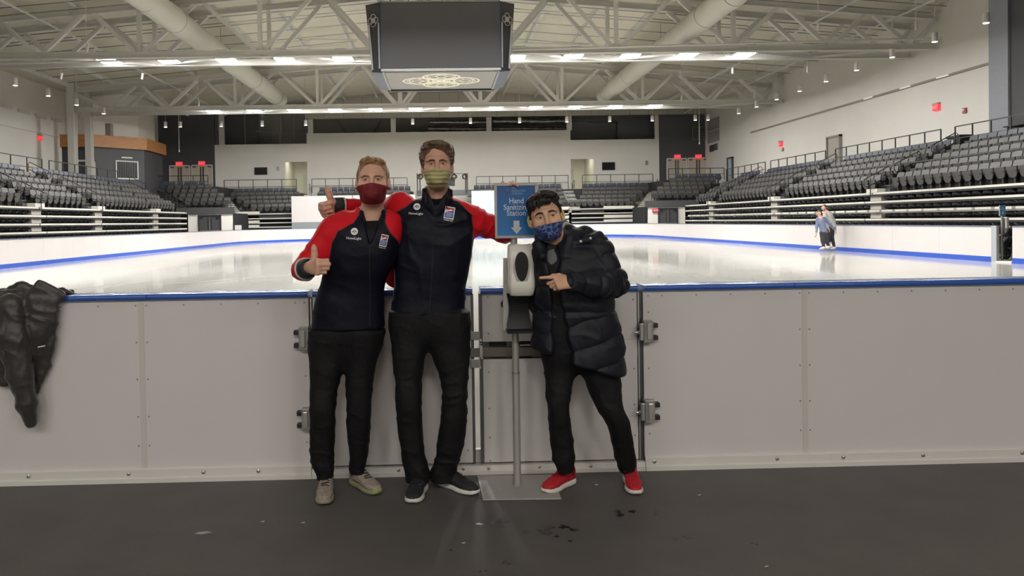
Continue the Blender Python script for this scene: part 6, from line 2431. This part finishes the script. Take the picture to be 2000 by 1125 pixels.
# ------------------------------------------------------------------ tall man in the middle
def man_middle():
    hc = A(at(854, 325, 4.08))
    s, wx = 1.03, .94
    R = rot(0, -4, 0)
    Wr = A(at(656, 402, 4.2))
    Wl = A(at(1000, 394.5, 4.228))
    lo = A((at(600, 600, 4.1).x, 3.85, .05))
    hi = A((at(1030, 600, 4.1).x, 4.5, hc[2]+.17))
    F = Field(lo, hi, .012, spans((hc, .125, .0026), (Wr+A((-.05, 0, .03)), .085, .0029), (Wl+A((0, -.02, .09)), .06, .0032)))
    T = head(F, hc, R, s, wx)
    F.chain([T(0, .022, -.06), at(854, 388, 4.13), at(853, 405, 4.14)], [.054, .057, .075], .03)
    rows(F, [(853, 405, 4.14, 34, .07), (850, 440, 4.13, 60, .09), (846, 500, 4.12, 60, .09), (840, 560, 4.12, 54, .085), (836, 620, 4.13, 56, .09)], .04)
    F.chain([at(795, 412, 4.14), at(742, 412, 4.38), Wr], [.045, .036, .026], .02)
    F.chain([at(912, 412, 4.14), at(986, 462, 4.25), Wl], [.045, .036, .026], .02)
    hand(F, Wr, (-.68, -.68, -.26), (.66, -.72, 0), False, 1.14, ((70, 95, 60), (72, 96, 60), (75, 96, 58), (78, 94, 55)), ((.2, .05, 1), (.0, .0, 1), (-.05, -.05, 1)), up=True)
    hand(F, Wl, (.05, -.12, 1), (.1, -1, .0), True, 1.0, ((60, 34, 6), (62, 34, 6), (64, 34, 4), (66, 34, 4)), ((.9, -.1, .5), (.9, -.1, .3), (.9, .0, .1)))
    for a in ((803, 640, 798, 790, 811, 895, 4.12), (872, 640, 887, 790, 874, 895, 4.15)):
        F.chain([at(a[0], a[1], 4.13), at(a[2], a[3], 4.1), at(a[4], a[5], a[6])], [.08, .052, .036], .02)
    body = solid('person', F, m_skin2, None, it=1)
    tag(body, 'tall man in red and navy jacket, olive mask, arms spread, in the middle', 'person')
    bv = face_bits(body, T, R, s, m_brown, wx, .0046, -.08, (0, 0), .0155)
    hairstyle(body, F, hc, R, s, T, m_brown,
              [((0, -.06, .088), (.056, .036, .026), .02), ((-.035, -.04, .09), (.04, .05, .028), .02), ((.036, -.03, .088), (.04, .055, .028), .02), ((.0, .0, .1), (.06, .07, .024), .02),
               ((-.07, .01, .06), (.02, .06, .045), .02), ((.07, .01, .06), (.02, .06, .045), .02), ((-.012, -.086, .084), (.03, .018, .016), .012)],
              [((0, -.11, .0), (.064, .08, .082), .012), ((0, -.06, -.08), (.1, .085, .06), .01)],
              [((0, .0, -.02), (0, -.9, -.6)), ((0, .0, -.055), (0, 0, -1))], thick=.009, noise=.0065, seed=5, wx=wx, dirn=(.9, .4, .2))

    def pleat(V):
        L = (V-hc)@R
        z = L[:, 2]/s
        x = L[:, 0]
        return .0022*np.sin((z+.004*np.cos(x*40))*2*PI/.020)*(1-np.clip(np.abs(x)/.07, 0, 1)*.4)+folds(V, (1, 0, .6), 26, .002, 9)
    face_mask(body, F, hc, R, s, T, m_mask2, -.026, -.036, wx, .006, [((0, -.096, -.058), (.042, .034, .05), .03)], disp=pleat, back=-.022, bottom=(-.09, -.125))
    MB().tube([T(-.03, -.124, -.042), T(-.012, -.136, -.034), T(.0, -.138, -.032), T(.012, -.136, -.034), T(.03, -.124, -.042)], .003, 6).build('mask_nose_wire', m_mask2, body, smooth=60)
    for q in (-1, 1):
        loops(body, bv, T, [((q*.058, -.06, -.03), (q*.068, -.03, -.012), (q*.078, .004, .012)), ((q*.05, -.05, -.1), (q*.07, -.015, -.06), (q*.079, .008, -.035))], m_loop, .0022)
    Ft = Field(A((at(655, 640, 4.1).x, 3.92, at(840, 625, 4.0).z)), A((at(1012, 640, 4.1).x, 4.52, at(850, 350, 4.0).z)), .006)
    Fa = Ft.like()
    rows(Ft, [(853, 388, 4.14, 34, .075), (852, 399, 4.135, 60, .1), (851, 416, 4.125, 76, .12), (849, 445, 4.12, 79, .135), (847, 482, 4.11, 78, .135), (843, 522, 4.11, 74, .128), (840, 560, 4.115, 71, .122), (837, 592, 4.12, 71, .122), (836, 611, 4.12, 72.5, .126)], .03)
    for pts in (((848, 400, 4.0), (837, 386, 4.01), (828, 371, 4.06), (833, 365, 4.15)), ((855, 400, 4.0), (869, 386, 4.01), (880, 372, 4.06), (875, 366, 4.15)), ((834, 365, 4.15), (854, 363, 4.2), (874, 366, 4.15))):
        for dz in (0, 9, 18):
            Ft.chain([at(p[0], p[1]+dz, p[2]) for p in pts], [.010]*len(pts), .012)
    Ft.cone(at(854, 376, 3.99), at(851, 402, 3.975), .034, .003, .01, flat=((0, 1, 0), .35), mode='sub')
    Fa.chain([at(798, 416, 4.13), at(782, 404, 4.17), at(748, 412, 4.375), at(676, 402, 4.235)], [.078, .075, .062, .043], .03)
    Fa.chain([at(906, 424, 4.13), at(926, 432, 4.15), at(984, 452, 4.25), at(999, 398, 4.22)], [.078, .074, .06, .045], .03)
    Fu = Ft.like()
    a, b, k = Ft.d, Fa.d, .03
    h = np.maximum(k-np.abs(a-b), 0)/k
    Fu.d = np.minimum(a, b)-h*h*k*.25
    XZ = lambda px, py: (lambda v: (v.x, v.z))(at(px, py, 4.0))
    lineL = [XZ(826, 372), XZ(827, 384), XZ(797, 394), XZ(773, 410), XZ(768, 445), XZ(758, 470), XZ(640, 480)]
    lineR = [XZ(876, 372), XZ(875, 384), XZ(897, 395), XZ(922, 420), XZ(925, 462), XZ(932, 478), XZ(1060, 486)]

    def panel(V):
        a = polyline_sd(V[:, 0], V[:, 2], lineL, -1)
        b = polyline_sd(V[:, 0], V[:, 2], lineR, 1)
        sl = Ft.sample(V)-Fa.sample(V)
        r_ = np.maximum(np.maximum(a, b), sl-.004)
        col = (V[:, 2] > lineL[1][1]-.004) & (np.abs(V[:, 0]-at(853, 380, 4.1).x) < .085) & (sl < .02)
        return np.clip(np.where(col, -.02, r_), -.05, .05)

    def dsp(V):
        arm = np.clip((Ft.sample(V)-Fa.sample(V))*40, 0, 1)
        el = np.exp(-(((V-A(at(970, 455, 4.2)))**2).sum(1))/.016)
        d = folds(V, (.85, .2, -.5), 24, .006, 31)*arm*(.4+1.1*el)
        chest = np.exp(-((V[:, 2]-at(850, 440, 4).z)/.08)**2)
        return d+(folds(V, (.25, 0, 1), 17, .007, 32)*(.35+.9*chest)+folds(V, (1, 0, .25), 13, .007, 33)*.7)*(1-arm)
    jk = solid('jacket', Fu, m_jacket, body, disp=dsp, it=2, attrs={'panel': panel})
    jv = bvh_of(jk, LOC[jk.name])
    P = lambda px, py: at(px, py, 3.98)
    logo(jk, jv, P(813.5, 403), .0185, P(811.5, 417), .08, -.07)
    crest_patch(jk, jv, P(878, 415.5), .052, .064, -.19)
    pts = [P(851-12*t/18, 398+(610-398)*t/18) for t in range(19)]
    hit = [jv.ray_cast(p-Vector((0, .3, 0)), Vector((0, 1, 0)))[0] for p in pts]
    MB().tube([p for p in hit if p is not None], .0024, 5).build('zip', m_cuff, jk, smooth=60)
    w0, w1 = A(at(668, 402, 4.222)), A(at(650, 402, 4.2))
    dd = (w1-w0)/np.linalg.norm(w1-w0)
    cuff(jk, w0-dd*.012, w0-dd*.002, .049, .048, m_stripe, 'cuff_stripe')
    cuff(jk, w0-dd*.004, w0+dd*.055, .047, .043, m_cuff)
    cuff(jk, A(at(999, 402, 4.222)), A(at(1000, 390, 4.216)), .046, .04, m_cuff)
    Lr = [(803, 610, 4.12, 40, .12), (800, 650, 4.12, 36, .112), (798, 692, 4.1, 32, .1), (798, 740, 4.09, 27.5, .085), (798.5, 792, 4.08, 25.5, .076), (801, 830, 4.1, 24.5, .073), (804, 866, 4.11, 24, .072), (811, 904, 4.12, 23.5, .07), (815, 926, 4.12, 24, .068), (815, 940, 4.12, 23, .066)]
    Ll = [(872, 610, 4.12, 44, .12), (877, 650, 4.12, 40, .112), (881, 692, 4.11, 37.5, .1), (888, 740, 4.1, 28, .086), (887.5, 792, 4.1, 25, .077), (885, 830, 4.11, 26, .075), (880, 866, 4.13, 27, .074), (872, 904, 4.15, 24.5, .07), (866, 926, 4.16, 25, .068), (866, 938, 4.16, 25, .066)]
    leg_trousers('trousers', body, Lr, Ll, [(838, 590, 4.12, 66, .112), (838, 622, 4.12, 72, .118), (839, 645, 4.11, 70, .1), (840, 668, 4.11, 54, .07), (841, 682, 4.11, 26, .03)], m_trous, 41)
    mb_, mw = mat('black_knit_shoe', srgb(34, 34, 36), .7, vary=.15, vscale=60, bump=.3, bscale=140), mat('white_foam_sole', srgb(222, 218, 210), .5)
    ml = mat('black_lace', srgb(26, 26, 28), .7)
    shoe(body, floorpt(826, 952), floorpt(803, 987), mb_, mw, ml, None, 1.05, 1.)
    shoe(body, floorpt(853, 943), floorpt(934, 969), mb_, mw, ml, None, 1.05, 1.)
    return body


# ------------------------------------------------------------------ man on the right: puffer jacket, pointing
def man_right():
    hc = A(at(1066, 424, 3.98))
    s = 1.04
    R = rot(-6, -2, 0)
    Rr = np.array(Matrix.Rotation(math.radians(-11), 3, 'Y'))
    R = Rr@R
    W = A(at(1116, 552, 3.80))
    lo = A((at(1000, 600, 4.0).x, 3.66, .05))
    hi = A((at(1250, 600, 4.1).x, 4.34, hc[2]+.18))
    F = Field(lo, hi, .012, spans((hc, .13, .0026), (W+A((-.07, -.01, 0)), .1, .003)))
    T = head(F, hc, R, s, 1., .0038)
    F.chain([T(0, .025, -.055), at(1088, 474, 4.05), at(1096, 495, 4.07)], [.056, .06, .08], .03)
    rows(F, [(1096, 490, 4.07, 40, .08), (1105, 530, 4.06, 56, .09), (1115, 590, 4.07, 54, .09), (1128, 690, 4.08, 58, .095)], .04)
    F.chain([at(1150, 490, 4.06), at(1196, 552, 3.97), W], [.045, .036, .026], .02)
    F.chain([at(1055, 492, 4.1), at(1046, 580, 4.2), at(1062, 632, 4.17)], [.045, .036, .026], .02)
    hand(F, at(1062, 635, 4.17), (0, 0, -1), (1, 0, 0), False, 1., ((25, 30, 20),)*4)
    hand(F, W, (-.9, -.42, .05), (-.3, .85, -.35), True, .98, ((4, 6, 4), (62, 95, 60), (72, 98, 60), (80, 98, 55)), ((.9, .35, .45), (.95, .5, .1), (.8, .7, -.2)))
    for a in ((1096, 700, 1090, 790, 1100, 880, 4.08), (1165, 700, 1195, 800, 1217, 880, 4.1)):
        F.chain([at(a[0], a[1], 4.08), at(a[2], a[3], 4.06), at(a[4], a[5], a[6])], [.075, .05, .034], .02)
    body = solid('person', F, m_skin3, None, it=1)
    tag(body, 'man in black puffer jacket and blue patterned mask pointing at the sanitizer stand', 'person')
    bv = face_bits(body, T, R, s, m_hblack, 1., .0044, -.1, look=(.0014, .0006), brow_z=.0205)
    hairstyle(body, F, hc, R, s, T, m_hblack,
              [((0, -.05, .096), (.06, .05, .024), .02), ((-.03, -.072, .086), (.042, .03, .022), .016), ((.026, -.06, .09), (.042, .036, .02), .016), ((0, .0, .1), (.062, .075, .022), .02), ((-.056, -.05, .07), (.024, .035, .034), .016), ((.058, -.03, .065), (.022, .045, .04), .016),
               ((-.045, -.088, .07), (.03, .014, .02), .012)],
              [((.008, -.112, -.018), (.072, .08, .080), .01), ((0, -.06, -.08), (.1, .085, .06), .01)],
              [((0, .0, -.015), (0, -.9, -.6)), ((0, .0, -.04), (0, 0, -1))], thick=.005, noise=.006, seed=8, dirn=(.8, -.5, .2),
              post=[((-.058, -.070, .064), (.012, .014, .022), .006), ((-.043, -.088, .071), (.010, .010, .018), .006), ((-.026, -.095, .068), (.006, .006, .022), .005), ((-.012, -.097, .075), (.009, .008, .016), .005), ((.006, -.097, .077), (.012, .008, .012), .006), ((.028, -.092, .075), (.014, .010, .012), .006)])
    face_mask(body, F, hc, R, s, T, m_mask3, -.036, -.036, vols=[((0, -.097, -.056), (.044, .034, .05), .03)], off=.006, disp=lambda V: folds(V, (.4, 0, 1), 18, .0025, 14), back=-.004)
    m_saver = mat('yellow_ear_saver', srgb(206, 200, 120), .6)
    for q in (-1, 1):
        MB().tube([T(q*.082, -.012, .024), T(q*.09, -.002, .002), T(q*.088, .008, -.026), T(q*.084, .0, -.034)], [.004, .006, .006, .0035], 8).build('ear_loop', m_saver, body, smooth=60)
        MB().tube([T(q*.07, -.03, -.04), T(q*.08, -.012, -.03), T(q*.085, .0, -.02)], .002, 6).build('ear_loop', m_loop, body, smooth=60)
    # grey shirt, black inner layer
    Fs = Field(A((at(1030, 0, 4.0).x, 3.85, at(1100, 745, 4.0).z)), A((at(1215, 0, 4.0).x, 4.3, at(1100, 455, 4.0).z)), .0068)
    Fg = Fs.like()
    rows(Fg, [(1087, 480, 4.055, 26, .062), (1092, 493, 4.045, 40, .09), (1096, 530, 4.03, 46, .095)], .02)
    solid('grey_shirt', Fg, m_tee, body, it=2)
    rows(Fs, [(1092, 474, 4.06, 36, .075), (1098, 492, 4.05, 54, .1), (1104, 530, 4.04, 60, .112), (1112, 600, 4.05, 64, .112), (1118, 670, 4.06, 60, .11), (1120, 690, 4.06, 58, .105)], .02)
    Fs.cone(at(1078, 476, 3.94), at(1077, 525, 3.925), .036, .003, .012, flat=((0, 1, 0), .5), mode='sub')
    solid('inner_jacket', Fs, m_inner, body, it=2, disp=lambda V: folds(V, (.2, 0, 1), 14, .004, 3))
    # puffer: torso, collar, hood, sleeves; baffles by displacement
    Ft = Field(A((at(1005, 640, 4.1).x, 3.68, at(1100, 745, 4.0).z)), A((at(1245, 640, 4.0).x, 4.34, at(1100, 415, 4.0).z)), .0052)
    Fa = Ft.like()
    rows(Ft, [(1100, 468, 4.08, 42, .09), (1108, 480, 4.07, 62, .125), (1115, 508, 4.05, 71, .15), (1118, 556, 4.05, 75, .155), (1122, 600, 4.06, 79, .152), (1127, 650, 4.07, 89, .16), (1130, 694, 4.07, 92, .165), (1130, 730, 4.07, 92, .16)], .03)
    # open front: wedge that shows the inner layer
    pts = [(1078, 470, 3.9, .055), (1082, 520, 3.885, .032), (1086, 570, 3.885, .027), (1094, 640, 3.89, .04), (1104, 735, 3.89, .062)]
    for p, q in zip(pts[:-1], pts[1:]):
        Ft.cone(at(*p[:3]), at(*q[:3]), p[3], q[3], .01, flat=((0, 1, 0), .42), mode='sub')
    Ft.half(at(1130, 711, 4.0), A((-.33, 0, -1)), .012)
    # collar and hood roll
    for pts in (((1104, 500, 3.93), (1112, 470, 3.97), (1112, 450, 4.04), (1100, 442, 4.14)), ((1060, 500, 3.93), (1054, 480, 3.98), (1058, 464, 4.06), (1075, 450, 4.15)), ((1075, 450, 4.15), (1088, 444, 4.18), (1100, 442, 4.14))):
        Ft.chain([at(*p) for p in pts], [.024, .030, .032, .03][:len(pts)], .02)
    Ft.chain([at(1122, 462, 4.0), at(1142, 456, 4.05), at(1160, 462, 4.08)], [.034, .042, .034], .02)
    Ft.chain([at(1124, 476, 3.955), at(1150, 468, 3.97), at(1170, 458, 4.02)], [.018, .022, .02], .012)
    Fa.chain([at(1150, 494, 4.05), at(1166, 490, 4.03), at(1200, 552, 3.97), at(1168, 556, 3.88), at(1116, 552, 3.815)], [.088, .08, .07, .068, .05], .03)
    Fa.chain([at(1060, 496, 4.08), at(1044, 520, 4.13), at(1048, 590, 4.19), at(1062, 640, 4.17)], [.075, .07, .064, .05], .03)
    Fu = Ft.like()
    a, b, k = Ft.d, Fa.d, .022
    h = np.maximum(k-np.abs(a-b), 0)/k
    Fu.d = np.minimum(a, b)-h*h*k*.25
    sh, el, wr = A(at(1160, 484, 4.03)), A(at(1203, 554, 3.965)), A(at(1112, 552, 3.81))

    def dsp(V):
        arm = np.clip((Ft.sample(V)-Fa.sample(V))*60, 0, 1)
        u1, l1 = (el-sh)/np.linalg.norm(el-sh), np.linalg.norm(el-sh)
        u2 = (wr-el)/np.linalg.norm(wr-el)
        t1, t2 = (V-sh)@u1, (V-el)@u2
        d2 = np.linalg.norm(V-el-np.outer(np.clip(t2, 0, 9), u2), axis=1)
        d1 = np.linalg.norm(V-sh-np.outer(np.clip(t1, -9, l1), u1), axis=1)
        tt = np.where(d2 < d1, l1+t2, t1)
        ba = np.abs(np.sin(PI*(tt+.012*vnoise(V*14, 2))/.078))**.42
        sl = V[:, 2]-.30*V[:, 0]*(V[:, 2] < .95)+.010*vnoise(V*11, 3)
        bt = np.abs(np.sin(PI*(sl-.03)/.135))**.42
        low = np.clip((1.27-V[:, 2])/.06, 0, 1)
        out = np.where(arm > .5, .013*(ba-.85), .016*(bt-.85)*low)
        return out*(1-.6*np.exp(-((arm-.5)/.2)**2))+folds(V, (.5, 0, .9), 17, .0055, 52)
    pf = solid('puffer_jacket', Fu, m_puff, body, disp=dsp, it=2)
    pv = bvh_of(pf, LOC[pf.name])
    for px, py in ((1137.5, 472), (1157, 466)):
        p = at(px, py, 3.9)
        h_ = pv.ray_cast(p-Vector((0, .3, 0)), Vector((0, 1, 0)))
        if h_[0] is not None:
            q = h_[0]
            MB().tube([q+Vector((0, .004, 0)), q-Vector((0, .004, 0)), q-Vector((0, .006, 0))], [.0075, .0075, .004], 12).build('snap_button', m_alu, pf, smooth=50)
    Lr = [(1098, 685, 4.08, 36, .11), (1095, 712, 4.08, 33, .1), (1092, 742, 4.07, 28.5, .088), (1089.5, 792, 4.05, 21.8, .073), (1093, 830, 4.06, 22, .068), (1098, 868, 4.08, 23, .066), (1102, 898, 4.08, 22, .058), (1103, 915, 4.08, 17, .05), (1103, 924, 4.08, 15, .046)]
    Ll = [(1160, 685, 4.08, 42, .11), (1168, 712, 4.08, 40, .1), (1177.5, 742, 4.07, 35.5, .09), (1190, 792, 4.05, 27.5, .076), (1208, 830, 4.06, 22.5, .068), (1216.5, 868, 4.1, 21.5, .064), (1222.5, 898, 4.13, 19.5, .057), (1225, 914, 4.14, 16, .05), (1226, 922, 4.14, 15, .046)]
    leg_trousers('trousers', body, Lr, Ll, [(1128, 655, 4.08, 62, .11), (1129, 685, 4.08, 68, .112), (1131, 708, 4.08, 58, .09), (1133, 726, 4.08, 28, .04)], m_trous, 61)
    mr_, mw = mat('red_knit_shoe', srgb(178, 24, 38), .65, vary=.15, vscale=70, bump=.35, bscale=150), mat('white_foam_sole', srgb(222, 218, 210), .5)
    mlr = mat('red_lace', srgb(150, 18, 30), .7)
    shoe(body, floorpt(1120, 942), floorpt(1062, 966), mr_, mw, mlr, None, 1.0, 1., mat('tan_lining', srgb(160, 138, 104), .8))
    shoe(body, floorpt(1227, 935), floorpt(1243, 970), mr_, mw, mlr, None, 1.0, 1., None)
    return body


man_left()
man_middle()
man_right()


# ------------------------------------------------------------------ small figures far across the ice
def small_person(label, y, J, mt, mtr, mh, mshoe, skates=True, hx=0., dark_mask=None):
    """J: photo-measured joints: head, neck, hip, and lists for arms and legs; y depth"""
    k = y/1500
    P = lambda p: A(at(p[0], p[1], y+(p[2] if len(p) > 2 else 0)))
    pts = [P(J['head']), P(J['neck']), P(J['hip'])]+[P(p) for L in J['arms']+J['legs'] for p in L]
    lo, hi = np.min(pts, 0)-.25, np.max(pts, 0)+.25
    F = Field(lo, hi, .014)
    hc = P(J['head'])
    F.ell(hc, (.078, .1, .115), None, .02)
    F.cone(hc+A((hx*.09, 0, -.02)), hc+A((hx*.1, 0, -.04)), .02, .018, .02)
    F.cone(hc+A((0, 0, -.08)), P(J['neck']), .05, .06, .03)
    F.cone(P(J['neck'])-A((0, 0, .05)), P(J['hip']), .1, .1, .04)
    for L in J['arms']:
        F.chain([P(p) for p in L], [.045, .035, .03], .02)
        d = P(L[-1])-P(L[-2])
        hand(F, P(L[-1]), d, (hx or .3, .3, 0), False, 1.1, ((20, 25, 15),)*4, k=.01)
    for L in J['legs']:
        F.chain([P(p) for p in L], [.08, .055, .04], .03)
    body = solid('person', F, m_skin2, None, it=1)
    tag(body, label, 'person')
    G = Field(lo, hi, .013)
    n_, h_ = P(J['neck']), P(J['hip'])
    G.loft([(n_+A((0, 0, -.02)), .09, .08), (n_*.8+h_*.2, .185*J.get('w', 1), .12), (n_*.5+h_*.5, .165*J.get('w', 1), .12), (h_+A((0, 0, .02)), .165*J.get('w', 1), .12), (h_-A((0, 0, .06)), .17*J.get('w', 1), .12)], ax=n_-h_, k=.04)
    for L in J['arms']:
        p = [P(q) for q in L]
        p[-1] = p[-2]+(p[-1]-p[-2])*.86
        G.chain(p, [.07, .055, .042], .03)
    solid('top', G, mt, body, it=1, disp=lambda V: folds(V, (.3, 0, 1), 12, .008, 4))
    G = Field(lo, hi, .013)
    G.ell(h_-A((0, 0, .03)), (.15*J.get('w', 1), .125, .13), None, .04)
    for L in J['legs']:
        G.chain([P(q) for q in L], [.105, .075, .055], .04)
    solid('trousers', G, mtr, body, it=1, disp=lambda V: folds(V, (.3, 0, 1), 12, .006, 5))
    G = Field(hc-.2, hc+.2, .012)
    G.ell(hc+A((-hx*.012, .012, .018)), (.088, .108, .112), None, .02)
    G.ell(hc+A((hx*.075, -.06, -.05)), (.06, .09, .085), None, .01, 'sub')
    if J.get('bun'):
        G.cone(hc+A((-hx*.09, .0, .0)), hc+A((-hx*.11, .0, -.06)), .04, .03, .02)
    solid('hair', G, mh, body, it=1, disp=lambda V: .006*vnoise(V*40, 6))
    if dark_mask:
        G = Field(hc-.2, hc+.2, .012)
        G.ell(hc+A((hx*.035, -.03, -.06)), (.062, .075, .05), None, .01)
        solid('face_mask', G, dark_mask, body, it=1)
    for L, toe in zip(J['legs'], J['toes']):
        a = P(L[-1])
        t = A(toe+(0,))
        G = Field(a-.35, a+.35, .013)
        G.chain([a+A((0, 0, .1)), a, a+A((t[0]*.08, t[1]*.08, -.045)), a+A((t[0]*.2, t[1]*.2, -.055))], [.055, .052, .05, .036], .03)
        b = solid('skate_boot' if skates else 'shoe', G, mshoe, body, it=1)
        if skates:
            MB().bar(a+A((-t[0]*.07, -t[1]*.07, -.115)), a+A((t[0]*.24, t[1]*.24, -.115)), .012, .035).build('blade', m_alu, b)
            for q in (0, .16):
                MB().bar(a+A((t[0]*q, t[1]*q, -.06)), a+A((t[0]*q, t[1]*q, -.11)), .012, .06, (1, 0, 0)).build('blade_post', m_alu, b)
    return body


YS = 29.6
small_person('taller far skater in pale grey shirt and black trousers by the right boards', YS+.35,
             dict(head=(1609.5, 405.5), neck=(1614, 413), hip=(1623, 443), w=.95,
                  arms=[[(1621, 416, .1), (1629, 430, .1), (1632, 446, .05)], [(1611, 418, -.1), (1612, 432, -.2), (1618, 445, -.25)]],
                  legs=[[(1625, 446, .05), (1625, 466, 0), (1630, 483, 0)], [(1620, 447, -.06), (1618, 466, -.06), (1620, 483, -.06)]], toes=[(-.9, -.4), (-.9, -.4)]),
             mat('pale_grey_top', srgb(176, 174, 170), .8), mat('black_leggings', srgb(34, 34, 38), .7), mat('dark_brown_hair', srgb(52, 40, 34), .6), mat('dark_skate', srgb(206, 202, 196), .5), hx=-1., dark_mask=mat('grey_mask', srgb(150, 140, 134), .7))
small_person('far skater in blue-grey long-sleeved top and dark leggings, the shorter, in front', YS-.3,
             dict(head=(1600, 416.5), neck=(1602.5, 424), hip=(1608.5, 452), w=.82, bun=True,
                  arms=[[(1597, 428, 0), (1595.5, 442, 0), (1594.5, 455, -.05)], [(1610, 427, .05), (1621, 438, .05), (1630, 449, .1)]],
                  legs=[[(1606, 455, 0), (1607, 470, 0), (1609, 483, 0)], [(1610, 455, .05), (1613, 470, .05), (1619, 481, .1)]], toes=[(-.9, -.4), (-.9, -.3)]),
             mat('blue_grey_top', srgb(112, 122, 152), .8), mat('dark_leggings', srgb(48, 48, 54), .7), mat('dark_brown_hair', srgb(52, 40, 34), .6), mat('white_skate', srgb(226, 220, 208), .5), hx=-1.)
# person behind the opening in the right boards, bent forward beside a second stand
YG = 22.9
small_person('person in black clothes bent forward beyond the gap in the right boards', YG,
             dict(head=(1962, 441), neck=(1967, 443), hip=(1975.5, 464), w=.8,
                  arms=[[(1968, 447, -.1), (1962, 458, -.2), (1953, 460, -.2)], [(1968, 447, .1), (1966, 462, .1), (1962, 470, .1)]],
                  legs=[[(1973, 467, -.1), (1962, 475, -.1), (1963, 499, -.1)], [(1974, 467, .1), (1968, 476, .1), (1970, 500, .1)]], toes=[(-.9, -.3), (-.9, -.3)]),
             mat('black_coat', srgb(38, 38, 42), .7), mat('black_jeans', srgb(32, 32, 36), .7), mat('dark_brown_hair', srgb(52, 40, 34), .6), mat('black_boot', srgb(36, 34, 34), .6), skates=False, hx=-1.)
b0 = at(1974, 474, YG)
t = thing('bench', 'dark bench under the bent person beyond the gap in the right boards', 'bench', (b0.x+.25, YG, 0))
MB().box(b0.x-.1, b0.x+.5, YG-.4, YG+.4, b0.z-.2, b0.z-.13).build('seat', m_seat_edge, t)
for u in (-.05, .42):
    for v in (-.35, .3):
        MB().box(b0.x+u, b0.x+u+.05, YG+v, YG+v+.05, 0, b0.z-.2).build('leg', m_black, t)
ps = at(1957, 500, 21.75)
t = thing('sanitizer_stand', 'small far sanitizer stand with blue sign in the gap of the right boards', 'sanitizer stand', (ps.x, 21.75, 0))
MB().tube([(ps.x, 21.75, .01), (ps.x, 21.75, at(1957, 415, 21.75).z)], .03, 12).build('pole', m_alu, t, smooth=40)
MB().box(ps.x-.2, ps.x+.2, 21.6, 21.95, 0.001, .01).build('base_plate', m_sil, t)
a, b = at(1951.5, 422, 21.7), at(1963, 400.5, 21.7)
MB().box(a.x, b.x, 21.68, 21.71, a.z, b.z).build('sign_frame', m_sil, t)
MB().box(a.x+.015, b.x-.015, 21.67, 21.69, a.z+.015, b.z-.015).build('sign_face', mat('far_sign_blue', srgb(70, 150, 206), .4), t)
mx, mz_ = (a.x+b.x)/2, (a.z+b.z)/2
MB().slab([(x*.03, z*.05) for x, z in ar], .004, (mx, 21.668, mz_-.07)).build('arrow', m_text_white, t)
txt(t, 'Hand\nSanitizing\nStation', (mx, 21.667, mz_+.05), (1, 0, 0), (0, 0, 1), .032, m_text_white, 'lettering', bold=.02)
a, b = at(1963, 446, 21.72), at(1968.5, 424, 21.72)
MB().box(a.x, b.x, 21.66, 21.8, a.z, b.z).build('dispenser_body', m_hdpe, t, bevel=.02)
a, b = at(1960, 456, 21.72), at(1963, 426, 21.72)
MB().box(a.x, b.x, 21.74, 21.78, a.z, b.z).build('back_bracket', m_galv, t)
